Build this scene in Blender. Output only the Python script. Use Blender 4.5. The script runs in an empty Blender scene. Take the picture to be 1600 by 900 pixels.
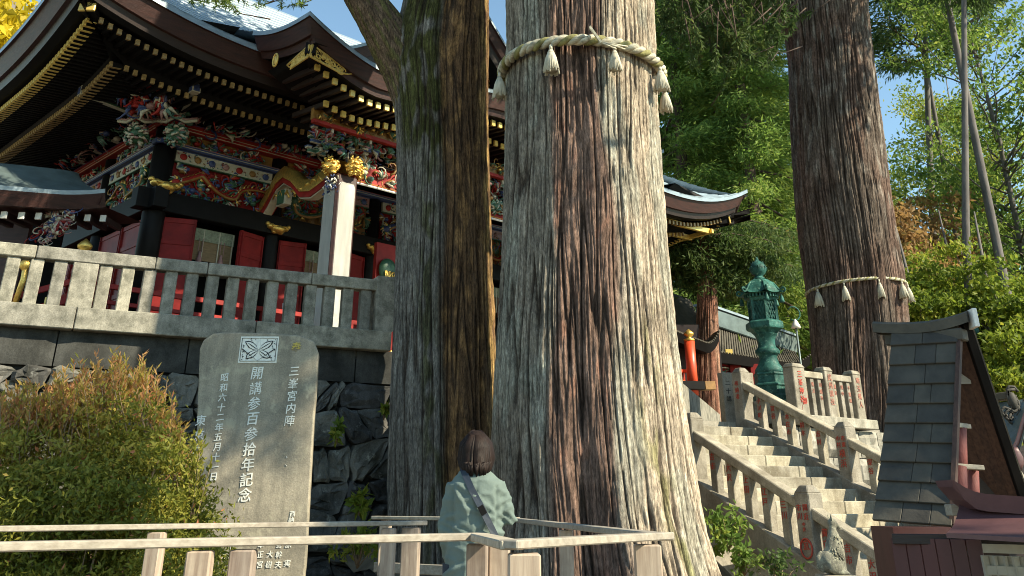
import bpy, bmesh, math, random
import numpy as np
from mathutils import Vector, Matrix
R = math.radians
rnd = random.Random(7)
SC = bpy.context.scene

# ---------------------------------------------------------------- camera
F_PX = 1440.0
PITCH = math.atan(678 / 1440.0)
CAMZ = 1.5
cam_d = bpy.data.cameras.new('camera')
cam = bpy.data.objects.new('camera', cam_d)
SC.collection.objects.link(cam)
SC.camera = cam
cam.location = (0, 0, CAMZ)
cam.rotation_euler = (math.pi / 2 + PITCH, 0, 0)
cam_d.sensor_width = 36
cam_d.lens = F_PX * 36 / 1600
cam_d.shift_y = -343 / 1600
cam_d.clip_end = 2000
cam_d.clip_start = 0.05

# ---------------------------------------------------------------- light
SUN_DIR = Vector((0.91, -0.41, 0.0)).normalized()
SUN_EL = R(36)
w = bpy.data.worlds.new('World')
SC.world = w
w.use_nodes = True
nt = w.node_tree
nt.nodes.clear()
sky = nt.nodes.new('ShaderNodeTexSky')
sky.sky_type = 'NISHITA'
sky.sun_disc = False
sky.sun_elevation = SUN_EL
sky.sun_rotation = math.atan2(SUN_DIR.x, SUN_DIR.y)
sky.altitude = 1000
sky.air_density = 1.0
sky.dust_density = 0.0
sky.ozone_density = 1.6
bg = nt.nodes.new('ShaderNodeBackground')
bg.inputs[1].default_value = 0.145
out = nt.nodes.new('ShaderNodeOutputWorld')
skm = nt.nodes.new('ShaderNodeMix'); skm.data_type = 'RGBA'; skm.blend_type = 'MULTIPLY'; skm.inputs[0].default_value = 1.0
skm.inputs[7].default_value = (0.92, 1.01, 0.97, 1)
nt.links.new(sky.outputs[0], skm.inputs[6]); nt.links.new(skm.outputs[2], bg.inputs[0])
nt.links.new(bg.outputs[0], out.inputs[0])
sun_d = bpy.data.lights.new('sun', 'SUN')
sun_d.energy = 5.0
sun_d.angle = R(0.6)
sun_d.color = (1.0, 0.93, 0.80)
sun = bpy.data.objects.new('sun', sun_d)
SC.collection.objects.link(sun)
sv = Vector((SUN_DIR.x * math.cos(SUN_EL), SUN_DIR.y * math.cos(SUN_EL), math.sin(SUN_EL)))
sun.rotation_euler = sv.to_track_quat('Z', 'Y').to_euler()
sun.location = (20, -20, 30)
SC.view_settings.view_transform = 'Standard'
SC.view_settings.look = 'None'
SC.view_settings.exposure = 1.0
SC.view_settings.gamma = 1.0
SC.view_settings.use_white_balance = True
SC.view_settings.white_balance_temperature = 7250
SC.view_settings.white_balance_tint = 4
try:
    SC.cycles.max_bounces = 6
    SC.cycles.transparent_max_bounces = 8
    SC.cycles.diffuse_bounces = 4
    SC.cycles.use_denoising = True
    SC.cycles.denoising_prefilter = 'ACCURATE'
    SC.cycles.filter_width = 1.0
except Exception:
    pass

# ---------------------------------------------------------------- helpers
CT, ST = math.cos(PITCH), math.sin(PITCH)

def at(px, py, Y):
    u = (px - 800) / F_PX
    v = (107 - py) / F_PX
    fw = CT - v * ST
    up = ST + v * CT
    return Vector((Y * u / fw, Y, CAMZ + Y * up / fw))

def atz(px, py, z):
    v = (107 - py) / F_PX
    fw = CT - v * ST
    up = ST + v * CT
    return at(px, py, (z - CAMZ) * fw / up)

class MB:
    def __init__(s):
        s.v = []; s.f = []; s.m = []; s.sm = []
    def add(s, vs, fs, mi=0, smooth=False):
        o = len(s.v)
        s.v.extend([tuple(x) for x in vs])
        for f in fs:
            s.f.append(tuple(i + o for i in f)); s.m.append(mi); s.sm.append(smooth)
    def box(s, c, d, mi=0, rz=0.0, M=None, taper=1.0):
        x, y, z = d[0] / 2, d[1] / 2, d[2] / 2
        vs = []
        for sz in (-1, 1):
            k = 1.0 if sz < 0 else taper
            for sx, sy in ((-1, -1), (1, -1), (1, 1), (-1, 1)):
                p = Vector((sx * x * k, sy * y * k, sz * z))
                if rz: p = Matrix.Rotation(rz, 3, 'Z') @ p
                if M is not None: p = M @ p
                vs.append(p + Vector(c))
        s.add(vs, [(0, 3, 2, 1), (4, 5, 6, 7), (0, 1, 5, 4), (1, 2, 6, 5), (2, 3, 7, 6), (3, 0, 4, 7)], mi)
    def beam(s, p, q, wd, ht, mi=0, upv=(0, 0, 1)):
        p = Vector(p); q = Vector(q)
        d = (q - p).normalized()
        side = d.cross(Vector(upv))
        if side.length < 1e-4: side = d.cross(Vector((0, 1, 0)))
        side.normalize()
        u = side.cross(d).normalized()
        vs = []
        for e in (p, q):
            for a, b in ((-1, -1), (1, -1), (1, 1), (-1, 1)):
                vs.append(e + side * (a * wd / 2) + u * (b * ht / 2))
        s.add(vs, [(0, 1, 2, 3), (7, 6, 5, 4), (0, 4, 5, 1), (1, 5, 6, 2), (2, 6, 7, 3), (3, 7, 4, 0)], mi)
    def tube(s, pts, rads, n=8, mi=0, cap=True, smooth=True):
        pts = [Vector(p) for p in pts]
        if not hasattr(rads, '__len__'): rads = [rads] * len(pts)
        rings = []
        prev = None
        for i, p in enumerate(pts):
            t = (pts[min(i + 1, len(pts) - 1)] - pts[max(i - 1, 0)])
            t.normalize()
            if prev is None:
                a = t.cross(Vector((0, 0, 1)))
                if a.length < 0.05: a = t.cross(Vector((1, 0, 0)))
            else:
                a = prev - t * prev.dot(t)
            a.normalize(); prev = a
            b = t.cross(a)
            rings.append([p + (a * math.cos(k * 2 * math.pi / n) + b * math.sin(k * 2 * math.pi / n)) * rads[i] for k in range(n)])
        vs = [x for r in rings for x in r]
        fs = []
        for i in range(len(rings) - 1):
            for k in range(n):
                fs.append((i * n + k, i * n + (k + 1) % n, (i + 1) * n + (k + 1) % n, (i + 1) * n + k))
        if cap:
            fs.append(tuple(reversed(range(n))))
            fs.append(tuple((len(rings) - 1) * n + k for k in range(n)))
        s.add(vs, fs, mi, smooth)
    def lathe(s, c, prof, n=16, mi=0, smooth=True, rot=0.0, sx=1.0, sy=1.0):
        vs = []
        for r, z in prof:
            for k in range(n):
                a = k * 2 * math.pi / n + rot
                vs.append(Vector((r * math.cos(a) * sx, r * math.sin(a) * sy, z)) + Vector(c))
        fs = []
        for i in range(len(prof) - 1):
            for k in range(n):
                fs.append((i * n + k, i * n + (k + 1) % n, (i + 1) * n + (k + 1) % n, (i + 1) * n + k))
        fs.append(tuple(reversed(range(n))))
        fs.append(tuple((len(prof) - 1) * n + k for k in range(n)))
        s.add(vs, fs, mi, smooth)
    def ell(s, c, d, mi=0, n=8, m=5, M=None):
        vs = [Vector((0, 0, -1))]
        for i in range(1, m):
            t = math.pi * i / m - math.pi / 2
            for k in range(n):
                a = 2 * math.pi * k / n
                vs.append(Vector((math.cos(t) * math.cos(a), math.cos(t) * math.sin(a), math.sin(t))))
        vs.append(Vector((0, 0, 1)))
        vv = []
        for p in vs:
            p = Vector((p.x * d[0], p.y * d[1], p.z * d[2]))
            if M is not None: p = M @ p
            vv.append(p + Vector(c))
        fs = []
        for k in range(n):
            fs.append((0, 1 + (k + 1) % n, 1 + k))
            fs.append((len(vs) - 1, 1 + (m - 2) * n + k, 1 + (m - 2) * n + (k + 1) % n))
        for i in range(m - 2):
            for k in range(n):
                a = 1 + i * n + k; b = 1 + i * n + (k + 1) % n
                fs.append((a, b, b + n, a + n))
        s.add(vv, fs, mi, True)
    def grid(s, P, mi=0, smooth=True, flip=False):
        nr, nc = len(P), len(P[0])
        vs = [p for r in P for p in r]
        fs = []
        for i in range(nr - 1):
            for j in range(nc - 1):
                q = (i * nc + j, i * nc + j + 1, (i + 1) * nc + j + 1, (i + 1) * nc + j)
                fs.append(tuple(reversed(q)) if flip else q)
        s.add(vs, fs, mi, smooth)
    def prism(s, outline, y0, y1, mi=0, M=None, off=(0, 0, 0)):
        """outline in (x,z) extruded along y"""
        n = len(outline)
        vs = [Vector((x, y0, z)) for x, z in outline] + [Vector((x, y1, z)) for x, z in outline]
        if M is not None: vs = [M @ v for v in vs]
        vs = [v + Vector(off) for v in vs]
        fs = [tuple(range(n)), tuple(reversed(range(n, 2 * n)))]
        for i in range(n):
            fs.append((i, i + n, (i + 1) % n + n, (i + 1) % n))
        s.add(vs, fs, mi)
    def build(s, name, mats, parent=None, bevel=0.0):
        me = bpy.data.meshes.new(name)
        me.from_pydata(s.v, [], s.f)
        if not isinstance(mats, (list, tuple)): mats = [mats]
        for m in mats: me.materials.append(m)
        me.polygons.foreach_set('material_index', s.m)
        me.polygons.foreach_set('use_smooth', s.sm)
        me.update()
        o = bpy.data.objects.new(name, me)
        SC.collection.objects.link(o)
        if parent is not None: o.parent = parent
        if bevel:
            b = o.modifiers.new('bevel', 'BEVEL'); b.width = bevel; b.segments = 1; b.limit_method = 'ANGLE'
        return o

def tag(o, label=None, cat=None, group=None, kind=None):
    if label: o['label'] = label
    if cat: o['category'] = cat
    if group: o['group'] = group
    if kind: o['kind'] = kind
    return o

def empty(name, loc, label, cat, group=None, rz=0.0):
    o = bpy.data.objects.new(name, None)
    SC.collection.objects.link(o)
    o.location = loc; o.rotation_euler = (0, 0, rz)
    o.empty_display_size = 0.2
    return tag(o, label, cat, group)

def part_copy(o, name=None, parent=None, loc=None, rot=None, scale=None):
    c = o.copy()
    if name: c.name = name
    SC.collection.objects.link(c)
    if parent is not None: c.parent = parent
    if loc is not None: c.location = loc
    if rot is not None: c.rotation_euler = rot
    if scale is not None: c.scale = scale
    return c

def copy_tree(o, parent=None):
    kids = [x for x in SC.objects if x.parent == o]
    c = o.copy(); SC.collection.objects.link(c); c.parent = parent
    for k in kids: copy_tree(k, c)
    return c

# ---------------------------------------------------------------- materials
def newmat(name):
    m = bpy.data.materials.new(name); m.use_nodes = True
    nt = m.node_tree
    b = nt.nodes['Principled BSDF']
    return m, nt, b

def N(nt, t, **kw):
    n = nt.nodes.new(t)
    for k, v in kw.items(): setattr(n, k, v)
    return n

def coords(nt, scale=(1, 1, 1)):
    tc = N(nt, 'ShaderNodeTexCoord'); mp = N(nt, 'ShaderNodeMapping')
    mp.inputs['Scale'].default_value = scale
    nt.links.new(tc.outputs['Object'], mp.inputs[0])
    return mp.outputs[0]

def ramp(nt, fac, stops):
    r = N(nt, 'ShaderNodeValToRGB')
    while len(r.color_ramp.elements) < len(stops): r.color_ramp.elements.new(0.5)
    for e, (p, c) in zip(r.color_ramp.elements, stops):
        e.position = p; e.color = (*c, 1) if len(c) == 3 else c
    nt.links.new(fac, r.inputs[0])
    return r.outputs[0]

def noise(nt, vec, scale, detail=6, rough=0.6):
    n = N(nt, 'ShaderNodeTexNoise')
    n.inputs['Scale'].default_value = scale
    n.inputs['Detail'].default_value = detail
    n.inputs['Roughness'].default_value = rough
    nt.links.new(vec, n.inputs['Vector'])
    return n.outputs[0]

def mix(nt, f, a, b, typ='MIX'):
    m = N(nt, 'ShaderNodeMix', data_type='RGBA', blend_type=typ)
    for i, x in ((0, f), (6, a), (7, b)):
        if hasattr(x, 'is_linked') or isinstance(x, bpy.types.NodeSocket): nt.links.new(x, m.inputs[i])
        else: m.inputs[i].default_value = x if i == 0 else (*x, 1)
    return m.outputs[2]

def bump(nt, b, h, strength=0.3, dist=0.02):
    n = N(nt, 'ShaderNodeBump')
    n.inputs['Strength'].default_value = strength
    n.inputs['Distance'].default_value = dist
    nt.links.new(h, n.inputs['Height'])
    nt.links.new(n.outputs[0], b.inputs['Normal'])

def rand_tone(nt, a):
    oi = N(nt, 'ShaderNodeObjectInfo')
    return ramp(nt, oi.outputs['Random'], [(0.0, (1 - a, 1 - a, 1 - a * .9)), (1.0, (1, .985, .96))])

def simple(name, col, rough=0.6, metal=0.0, var=0.25, scale=6, bmp=0.15, stretch=(1, 1, 1), col2=None, spec=None, coat=0.0, rv=0.0):
    m, nt, b = newmat(name)
    v = coords(nt, stretch)
    n = noise(nt, v, scale)
    lo = tuple(c * (1 - var) for c in col); hi = tuple(min(1, c * (1 + var)) for c in (col2 or col))
    cc = ramp(nt, n, [(0.3, lo), (0.7, hi)])
    if rv: cc = mix(nt, 1.0, cc, rand_tone(nt, rv), 'MULTIPLY')
    nt.links.new(cc, b.inputs['Base Color'])
    b.inputs['Roughness'].default_value = rough
    b.inputs['Metallic'].default_value = metal
    if spec is not None: b.inputs['Specular IOR Level'].default_value = spec
    if coat: b.inputs['Coat Weight'].default_value = coat; b.inputs['Coat Roughness'].default_value = 0.25
    if bmp:
        n2 = noise(nt, v, scale * 5, 5)
        bump(nt, b, n2, bmp, 0.01)
    return m

def stone_mat(name, base, dark, lichen, lichen_amt=0.62, scale=3.0, rough=0.92, grain=60, rv=0.3):
    m, nt, b = newmat(name)
    v = coords(nt)
    n1 = noise(nt, v, scale, 8, 0.65)
    c = ramp(nt, n1, [(0.32, dark), (0.62, base)])
    n2 = noise(nt, v, grain, 3, 0.7)
    c = mix(nt, 0.55, c, ramp(nt, n2, [(0.3, (0.35, 0.35, 0.35)), (0.7, (0.85, 0.85, 0.85))]), 'OVERLAY')
    n3 = noise(nt, v, scale * 3.1, 9, 0.72)
    f = ramp(nt, n3, [(lichen_amt - 0.04, (0, 0, 0)), (lichen_amt + 0.04, (1, 1, 1))])
    c = mix(nt, f, c, lichen)
    vs = coords(nt, (5, 5, 0.5))
    n4 = noise(nt, vs, 2.0, 5, 0.6)
    c = mix(nt, ramp(nt, n4, [(0.45, (0, 0, 0)), (0.75, (0.55, 0.55, 0.55))]), c, dark)
    c = mix(nt, 1.0, c, rand_tone(nt, rv), 'MULTIPLY')
    nt.links.new(c, b.inputs['Base Color'])
    b.inputs['Roughness'].default_value = rough
    b.inputs['Specular IOR Level'].default_value = 0.12
    bump(nt, b, n3, 0.5, 0.02)
    return m

def wood_mat(name, c1, c2, rough=0.75, axis='x', knots=True):
    m, nt, b = newmat(name)
    st = {'x': (1.2, 14, 14), 'z': (14, 14, 1.2), 'y': (14, 1.2, 14)}[axis]
    v = coords(nt, st)
    n = noise(nt, v, 3, 8, 0.62)
    c = ramp(nt, n, [(0.3, c1), (0.68, c2)])
    v2 = coords(nt)
    n2 = noise(nt, v2, 5, 4)
    c = mix(nt, ramp(nt, n2, [(0.5, (0, 0, 0)), (0.8, (0.7, 0.7, 0.7))]), c, tuple(x * 0.5 for x in c1))
    c = mix(nt, 1.0, c, rand_tone(nt, .3), 'MULTIPLY')
    nt.links.new(c, b.inputs['Base Color'])
    b.inputs['Roughness'].default_value = rough
    bump(nt, b, n, 0.35, 0.004)
    return m

def leaf_mat(name, stops, trans=0.4, rough=0.55):
    m, nt, b = newmat(name)
    a = N(nt, 'ShaderNodeAttribute', attribute_name='tint')
    c = ramp(nt, a.outputs['Fac'], stops)
    nt.links.new(c, b.inputs['Base Color'])
    b.inputs['Roughness'].default_value = rough
    b.inputs['Specular IOR Level'].default_value = 0.3
    t = N(nt, 'ShaderNodeBsdfTranslucent')
    nt.links.new(c, t.inputs[0])
    ms = N(nt, 'ShaderNodeMixShader'); ms.inputs[0].default_value = trans
    nt.links.new(b.outputs[0], ms.inputs[1]); nt.links.new(t.outputs[0], ms.inputs[2])
    nt.links.new(ms.outputs[0], nt.nodes['Material Output'].inputs[0])
    return m

def bark_mat(name, streak=1.0):
    m, nt, b = newmat(name)
    a = N(nt, 'ShaderNodeAttribute', attribute_name='bark')
    v = coords(nt, (1, 1, 0.10))
    n1 = noise(nt, v, 24, 8, 0.75)
    n2 = noise(nt, coords(nt, (1, 1, 0.22)), 60, 5, 0.75)
    c = mix(nt, 0.65, a.outputs['Color'], ramp(nt, n1, [(0.36, (0.16, 0.15, 0.15)), (0.64, (0.84, 0.83, 0.82))]), 'OVERLAY')
    c = mix(nt, 0.8, c, ramp(nt, n2, [(0.36, (0.16, 0.16, 0.16)), (0.64, (0.84, 0.84, 0.84))]), 'OVERLAY')
    n3 = noise(nt, coords(nt), 7, 6, 0.7)
    c = mix(nt, 0.5, c, ramp(nt, n3, [(0.35, (0.30, 0.29, 0.27)), (0.65, (0.72, 0.72, 0.71))]), 'OVERLAY')
    nt.links.new(c, b.inputs['Base Color'])
    b.inputs['Roughness'].default_value = 0.93
    b.inputs['Specular IOR Level'].default_value = 0.15
    h = N(nt, 'ShaderNodeMath', operation='ADD')
    nt.links.new(n1, h.inputs[0]); nt.links.new(n2, h.inputs[1])
    bump(nt, b, h.outputs[0], 0.7 * streak, 0.025)
    return m

M = {}
M['stone'] = stone_mat('granite', (0.40, 0.37, 0.31), (0.17, 0.16, 0.13), (0.44, 0.45, 0.37), 0.66)
M['stone_dark'] = stone_mat('weathered_granite', (0.37, 0.345, 0.285), (0.13, 0.125, 0.10), (0.50, 0.49, 0.41), 0.66, 5)
M['wall_stone'] = stone_mat('wall_stone', (0.20, 0.19, 0.165), (0.045, 0.045, 0.036), (0.36, 0.36, 0.31), 0.62, 2.0, rv=.6)
M['wall_band'] = stone_mat('wall_band', (0.07, 0.07, 0.066), (0.028, 0.028, 0.026), (0.45, 0.45, 0.42), 0.72, 2.5)
M['stele'] = stone_mat('stele_stone', (0.40, 0.35, 0.27), (0.17, 0.155, 0.125), (0.48, 0.43, 0.32), 0.58, 1.6)
M['stair'] = stone_mat('stair_stone', (0.45, 0.41, 0.32), (0.20, 0.17, 0.12), (0.46, 0.42, 0.32), 0.62, 2.5)
M['stonefence'] = stone_mat('fence_granite', (0.40, 0.36, 0.29), (0.19, 0.165, 0.125), (0.44, 0.43, 0.35), 0.64, 3)
M['mortar'] = simple('dark_earth_joint', (0.02, 0.02, 0.018), 0.95)
M['soil'] = simple('forest_soil', (0.13, 0.10, 0.065), 0.95, var=0.5, scale=3, bmp=0.5)
M['path'] = simple('gravel_terrace', (0.30, 0.27, 0.22), 0.95, var=0.25, scale=20, bmp=0.4)
M['white_txt'] = simple('white_lettering', (0.80, 0.79, 0.72), 0.8, var=0.1, scale=30, bmp=0)
M['yellow_txt'] = simple('ochre_lettering', (0.55, 0.42, 0.10), 0.8, var=0.1, bmp=0)
M['red_txt'] = simple('red_lettering', (0.40, 0.055, 0.035), 0.8, var=0.35, scale=40, bmp=0)
M['faint_txt'] = simple('faded_red_lettering', (0.36, 0.15, 0.11), 0.85, var=0.35, scale=40, bmp=0)
M['black_txt'] = simple('black_lettering', (0.03, 0.03, 0.03), 0.8, var=0.1, bmp=0)
M['rail_wood'] = wood_mat('weathered_handrail_wood', (0.30, 0.25, 0.19), (0.50, 0.44, 0.35), axis='x')
M['post_wood'] = wood_mat('pale_post_wood', (0.28, 0.20, 0.15), (0.50, 0.40, 0.31), axis='z')
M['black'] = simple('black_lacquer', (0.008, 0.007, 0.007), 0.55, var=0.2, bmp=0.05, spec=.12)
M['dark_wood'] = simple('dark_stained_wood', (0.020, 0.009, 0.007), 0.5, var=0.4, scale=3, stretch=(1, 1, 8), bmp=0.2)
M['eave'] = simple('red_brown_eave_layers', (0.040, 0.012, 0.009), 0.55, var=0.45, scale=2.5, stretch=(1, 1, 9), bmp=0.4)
M['copper'] = simple('pale_blue_copper_roof', (0.27, 0.34, 0.39), 0.42, 0.15, var=0.22, scale=1.6, stretch=(2, 2, 8), bmp=0.25)
M['copper_dk'] = simple('grey_green_copper_roof', (0.13, 0.17, 0.17), 0.42, 0.3, var=0.3, scale=3, bmp=0.2)
M['red'] = simple('vermilion_lacquer', (0.27, 0.02, 0.016), 0.55, var=0.3, scale=3, bmp=0.15, spec=.25)
M['red_dk'] = simple('dark_red_lacquer', (0.19, 0.012, 0.011), 0.6, var=0.35, scale=3, bmp=0.15, spec=.2)
M['verm'] = simple('bright_vermilion_paint', (0.62, 0.07, 0.025), 0.4, var=0.12, scale=3, bmp=0.05)
M['white'] = simple('white_paint', (0.72, 0.70, 0.65), 0.6, var=0.14, scale=3, stretch=(3, 3, .4), bmp=0.15)
M['gold'] = simple('gilt_metal', (0.80, 0.50, 0.13), 0.33, 0.75, var=0.3, scale=25, bmp=0.5)
M['ochre'] = simple('ochre_paint', (0.24, 0.12, 0.028), 0.5, var=0.3, scale=6)
M['goldpaint'] = simple('gold_leaf_tip', (0.78, 0.55, 0.16), 0.4, 0.35, var=0.15, scale=20, bmp=0.1)
M['goldshade'] = simple('shaded_gilt_tip', (0.34, 0.22, 0.09), 0.5, 0.2, var=0.35, scale=20, bmp=0.1)  # gilt darkened for the unlit rafter rows, shade put into the colour
M['green'] = simple('green_paint', (0.035, 0.095, 0.05), 0.5, var=0.3, scale=14)
M['blue'] = simple('blue_paint', (0.035, 0.055, 0.15), 0.5, var=0.3, scale=14)
M['pink'] = simple('pale_pink_paint', (0.27, 0.14, 0.13), 0.5, var=0.2, scale=14)
M['cream'] = simple('cream_paint', (0.42, 0.38, 0.29), 0.55, var=0.15, scale=14)
M['teal'] = simple('teal_paint', (0.07, 0.16, 0.13), 0.5, var=0.25, scale=14)
M['bamboo'] = simple('bamboo_blind', (0.20, 0.13, 0.065), 0.7, var=0.3, scale=8, stretch=(1, 1, 12), bmp=0.4)
M['blindcloth'] = simple('patterned_blind_cloth', (0.20, 0.22, 0.15), 0.8, var=0.35, scale=25, bmp=0.1)
M['straw'] = simple('straw_rope', (0.30, 0.265, 0.195), 0.9, var=0.35, scale=9, stretch=(1, 1, 3), bmp=0.6, col2=(0.50, 0.46, 0.35))
M['straw_moss'] = simple('mossy_rope', (0.22, 0.20, 0.08), 0.95, var=0.5, scale=9, bmp=0.8)
M['tassel'] = simple('hemp_tassel', (0.52, 0.48, 0.38), 0.9, var=0.25, scale=30, stretch=(1, 1, 0.1), bmp=0.8)
M['verd'] = stone_mat('verdigris_bronze', (0.05, 0.17, 0.14), (0.010, 0.035, 0.028), (0.17, 0.33, 0.26), 0.60, 5, rough=0.5)
M['slate'] = simple('blue_grey_copper_sheet', (0.076, 0.066, 0.050), 0.75, 0.0, var=0.35, scale=7, bmp=0.3, rv=0.45)
M['maroon'] = simple('maroon_painted_wall', (0.075, 0.020, 0.020), 0.55, var=0.25, scale=4, stretch=(1, 1, 0.3))
M['maroon_roof'] = simple('maroon_metal_roof', (0.11, 0.050, 0.052), 0.5, 0.1, var=0.25, scale=4)
M['brown_board'] = wood_mat('brown_soffit_boards', (0.045, 0.020, 0.014), (0.12, 0.06, 0.04), axis='z')
M['red_log'] = simple('reddish_round_post', (0.22, 0.06, 0.05), 0.7, var=0.4, scale=12, stretch=(1, 1, 0.3), bmp=0.5)
M['paper'] = simple('weathered_screen', (0.36, 0.33, 0.27), 0.9, var=0.25, scale=5)
M['wolf'] = stone_mat('carved_stone_wolf', (0.33, 0.31, 0.24), (0.09, 0.09, 0.075), (0.46, 0.45, 0.33), 0.58, 9, grain=90)
M['skin'] = simple('skin', (0.55, 0.34, 0.24), 0.5, var=0.05, bmp=0.03)
M['hair'] = simple('dark_brown_hair', (0.015, 0.008, 0.006), 0.6, var=0.6, scale=14, stretch=(5, 5, 0.3), bmp=0.3, spec=0.2)
M['jacket'] = simple('sage_green_jacket_cloth', (0.118, 0.155, 0.138), 0.85, var=0.16, scale=6, bmp=0.35)
M['strap'] = simple('navy_strap', (0.012, 0.02, 0.035), 0.6, var=0.2, bmp=0.2)
M['trouser'] = simple('dark_trousers', (0.03, 0.03, 0.035), 0.8)
M['twig'] = simple('twig_bark', (0.22, 0.15, 0.09), 0.9, var=0.3)
M['thin_bark'] = simple('grey_tree_bark', (0.12, 0.105, 0.10), 0.9, var=0.4, scale=7, stretch=(1, 1, 0.25), bmp=0.6)
M['dark_bark'] = simple('brown_tree_bark', (0.10, 0.065, 0.05), 0.95, var=0.45, scale=7, stretch=(1, 1, 0.2), bmp=0.8)
M['bark'] = bark_mat('cedar_bark')
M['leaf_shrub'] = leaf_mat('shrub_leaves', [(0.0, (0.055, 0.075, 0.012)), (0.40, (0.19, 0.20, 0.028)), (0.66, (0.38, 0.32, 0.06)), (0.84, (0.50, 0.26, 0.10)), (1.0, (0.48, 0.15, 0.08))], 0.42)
M['leaf_con'] = leaf_mat('cedar_foliage', [(0.0, (0.07, 0.13, 0.03)), (0.55, (0.19, 0.29, 0.06)), (1.0, (0.42, 0.46, 0.10))], 0.55)
M['leaf_dark'] = leaf_mat('dark_conifer_foliage', [(0.0, (0.035, 0.07, 0.022)), (0.6, (0.09, 0.145, 0.04)), (0.93, (0.17, 0.21, 0.06)), (1.0, (0.22, 0.12, 0.04))], 0.5)
M['leaf_dec'] = leaf_mat('light_green_leaves', [(0.0, (0.08, 0.13, 0.02)), (0.6, (0.24, 0.30, 0.04)), (1.0, (0.50, 0.44, 0.07))], 0.55)
M['leaf_yel'] = leaf_mat('golden_autumn_leaves', [(0.0, (0.30, 0.24, 0.02)), (0.6, (0.60, 0.46, 0.03)), (1.0, (0.75, 0.60, 0.06))], 0.5)
M['leaf_org'] = leaf_mat('orange_maple_leaves', [(0.0, (0.20, 0.12, 0.04)), (0.6, (0.36, 0.21, 0.09)), (1.0, (0.45, 0.36, 0.10))], 0.5)

# ---------------------------------------------------------------- noise in numpy
def perlin(x, y, perx, seed):
    rg = np.random.RandomState(seed)
    G = rg.rand(256, 256) * 2 * np.pi
    xi = np.floor(x).astype(int); yi = np.floor(y).astype(int)
    xf = x - xi; yf = y - yi
    def g(ix, iy, dx, dy):
        a = G[(ix % perx) % 256, iy % 256]
        return np.cos(a) * dx + np.sin(a) * dy
    u = xf * xf * xf * (xf * (xf * 6 - 15) + 10); v = yf * yf * yf * (yf * (yf * 6 - 15) + 10)
    n00 = g(xi, yi, xf, yf); n10 = g(xi + 1, yi, xf - 1, yf)
    n01 = g(xi, yi + 1, xf, yf - 1); n11 = g(xi + 1, yi + 1, xf - 1, yf - 1)
    return ((n00 * (1 - u) + n10 * u) * (1 - v) + (n01 * (1 - u) + n11 * u) * v) * 1.4

def np_mesh(name, V, Fq, mat, attrs=None, smooth=True, parent=None):
    me = bpy.data.meshes.new(name)
    nv, nf = len(V), len(Fq)
    k = Fq.shape[1]
    me.vertices.add(nv); me.loops.add(nf * k); me.polygons.add(nf)
    me.vertices.foreach_set('co', np.asarray(V, dtype=np.float32).ravel())
    me.loops.foreach_set('vertex_index', Fq.astype(np.int32).ravel())
    me.polygons.foreach_set('loop_start', np.arange(0, nf * k, k, dtype=np.int32))
    me.polygons.foreach_set('use_smooth', np.full(nf, smooth))
    for an, (typ, arr) in (attrs or {}).items():
        a = me.attributes.new(an, typ, 'POINT')
        a.data.foreach_set('color' if typ == 'FLOAT_COLOR' else 'value', np.asarray(arr, dtype=np.float32).ravel())
    me.materials.append(mat)
    me.update(calc_edges=True)
    me.validate()
    o = bpy.data.objects.new(name, me)
    SC.collection.objects.link(o)
    if parent is not None: o.parent = parent
    return o

def sstep(a, b, x):
    t = np.clip((x - a) / (b - a), 0, 1); return t * t * (3 - 2 * t)

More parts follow.
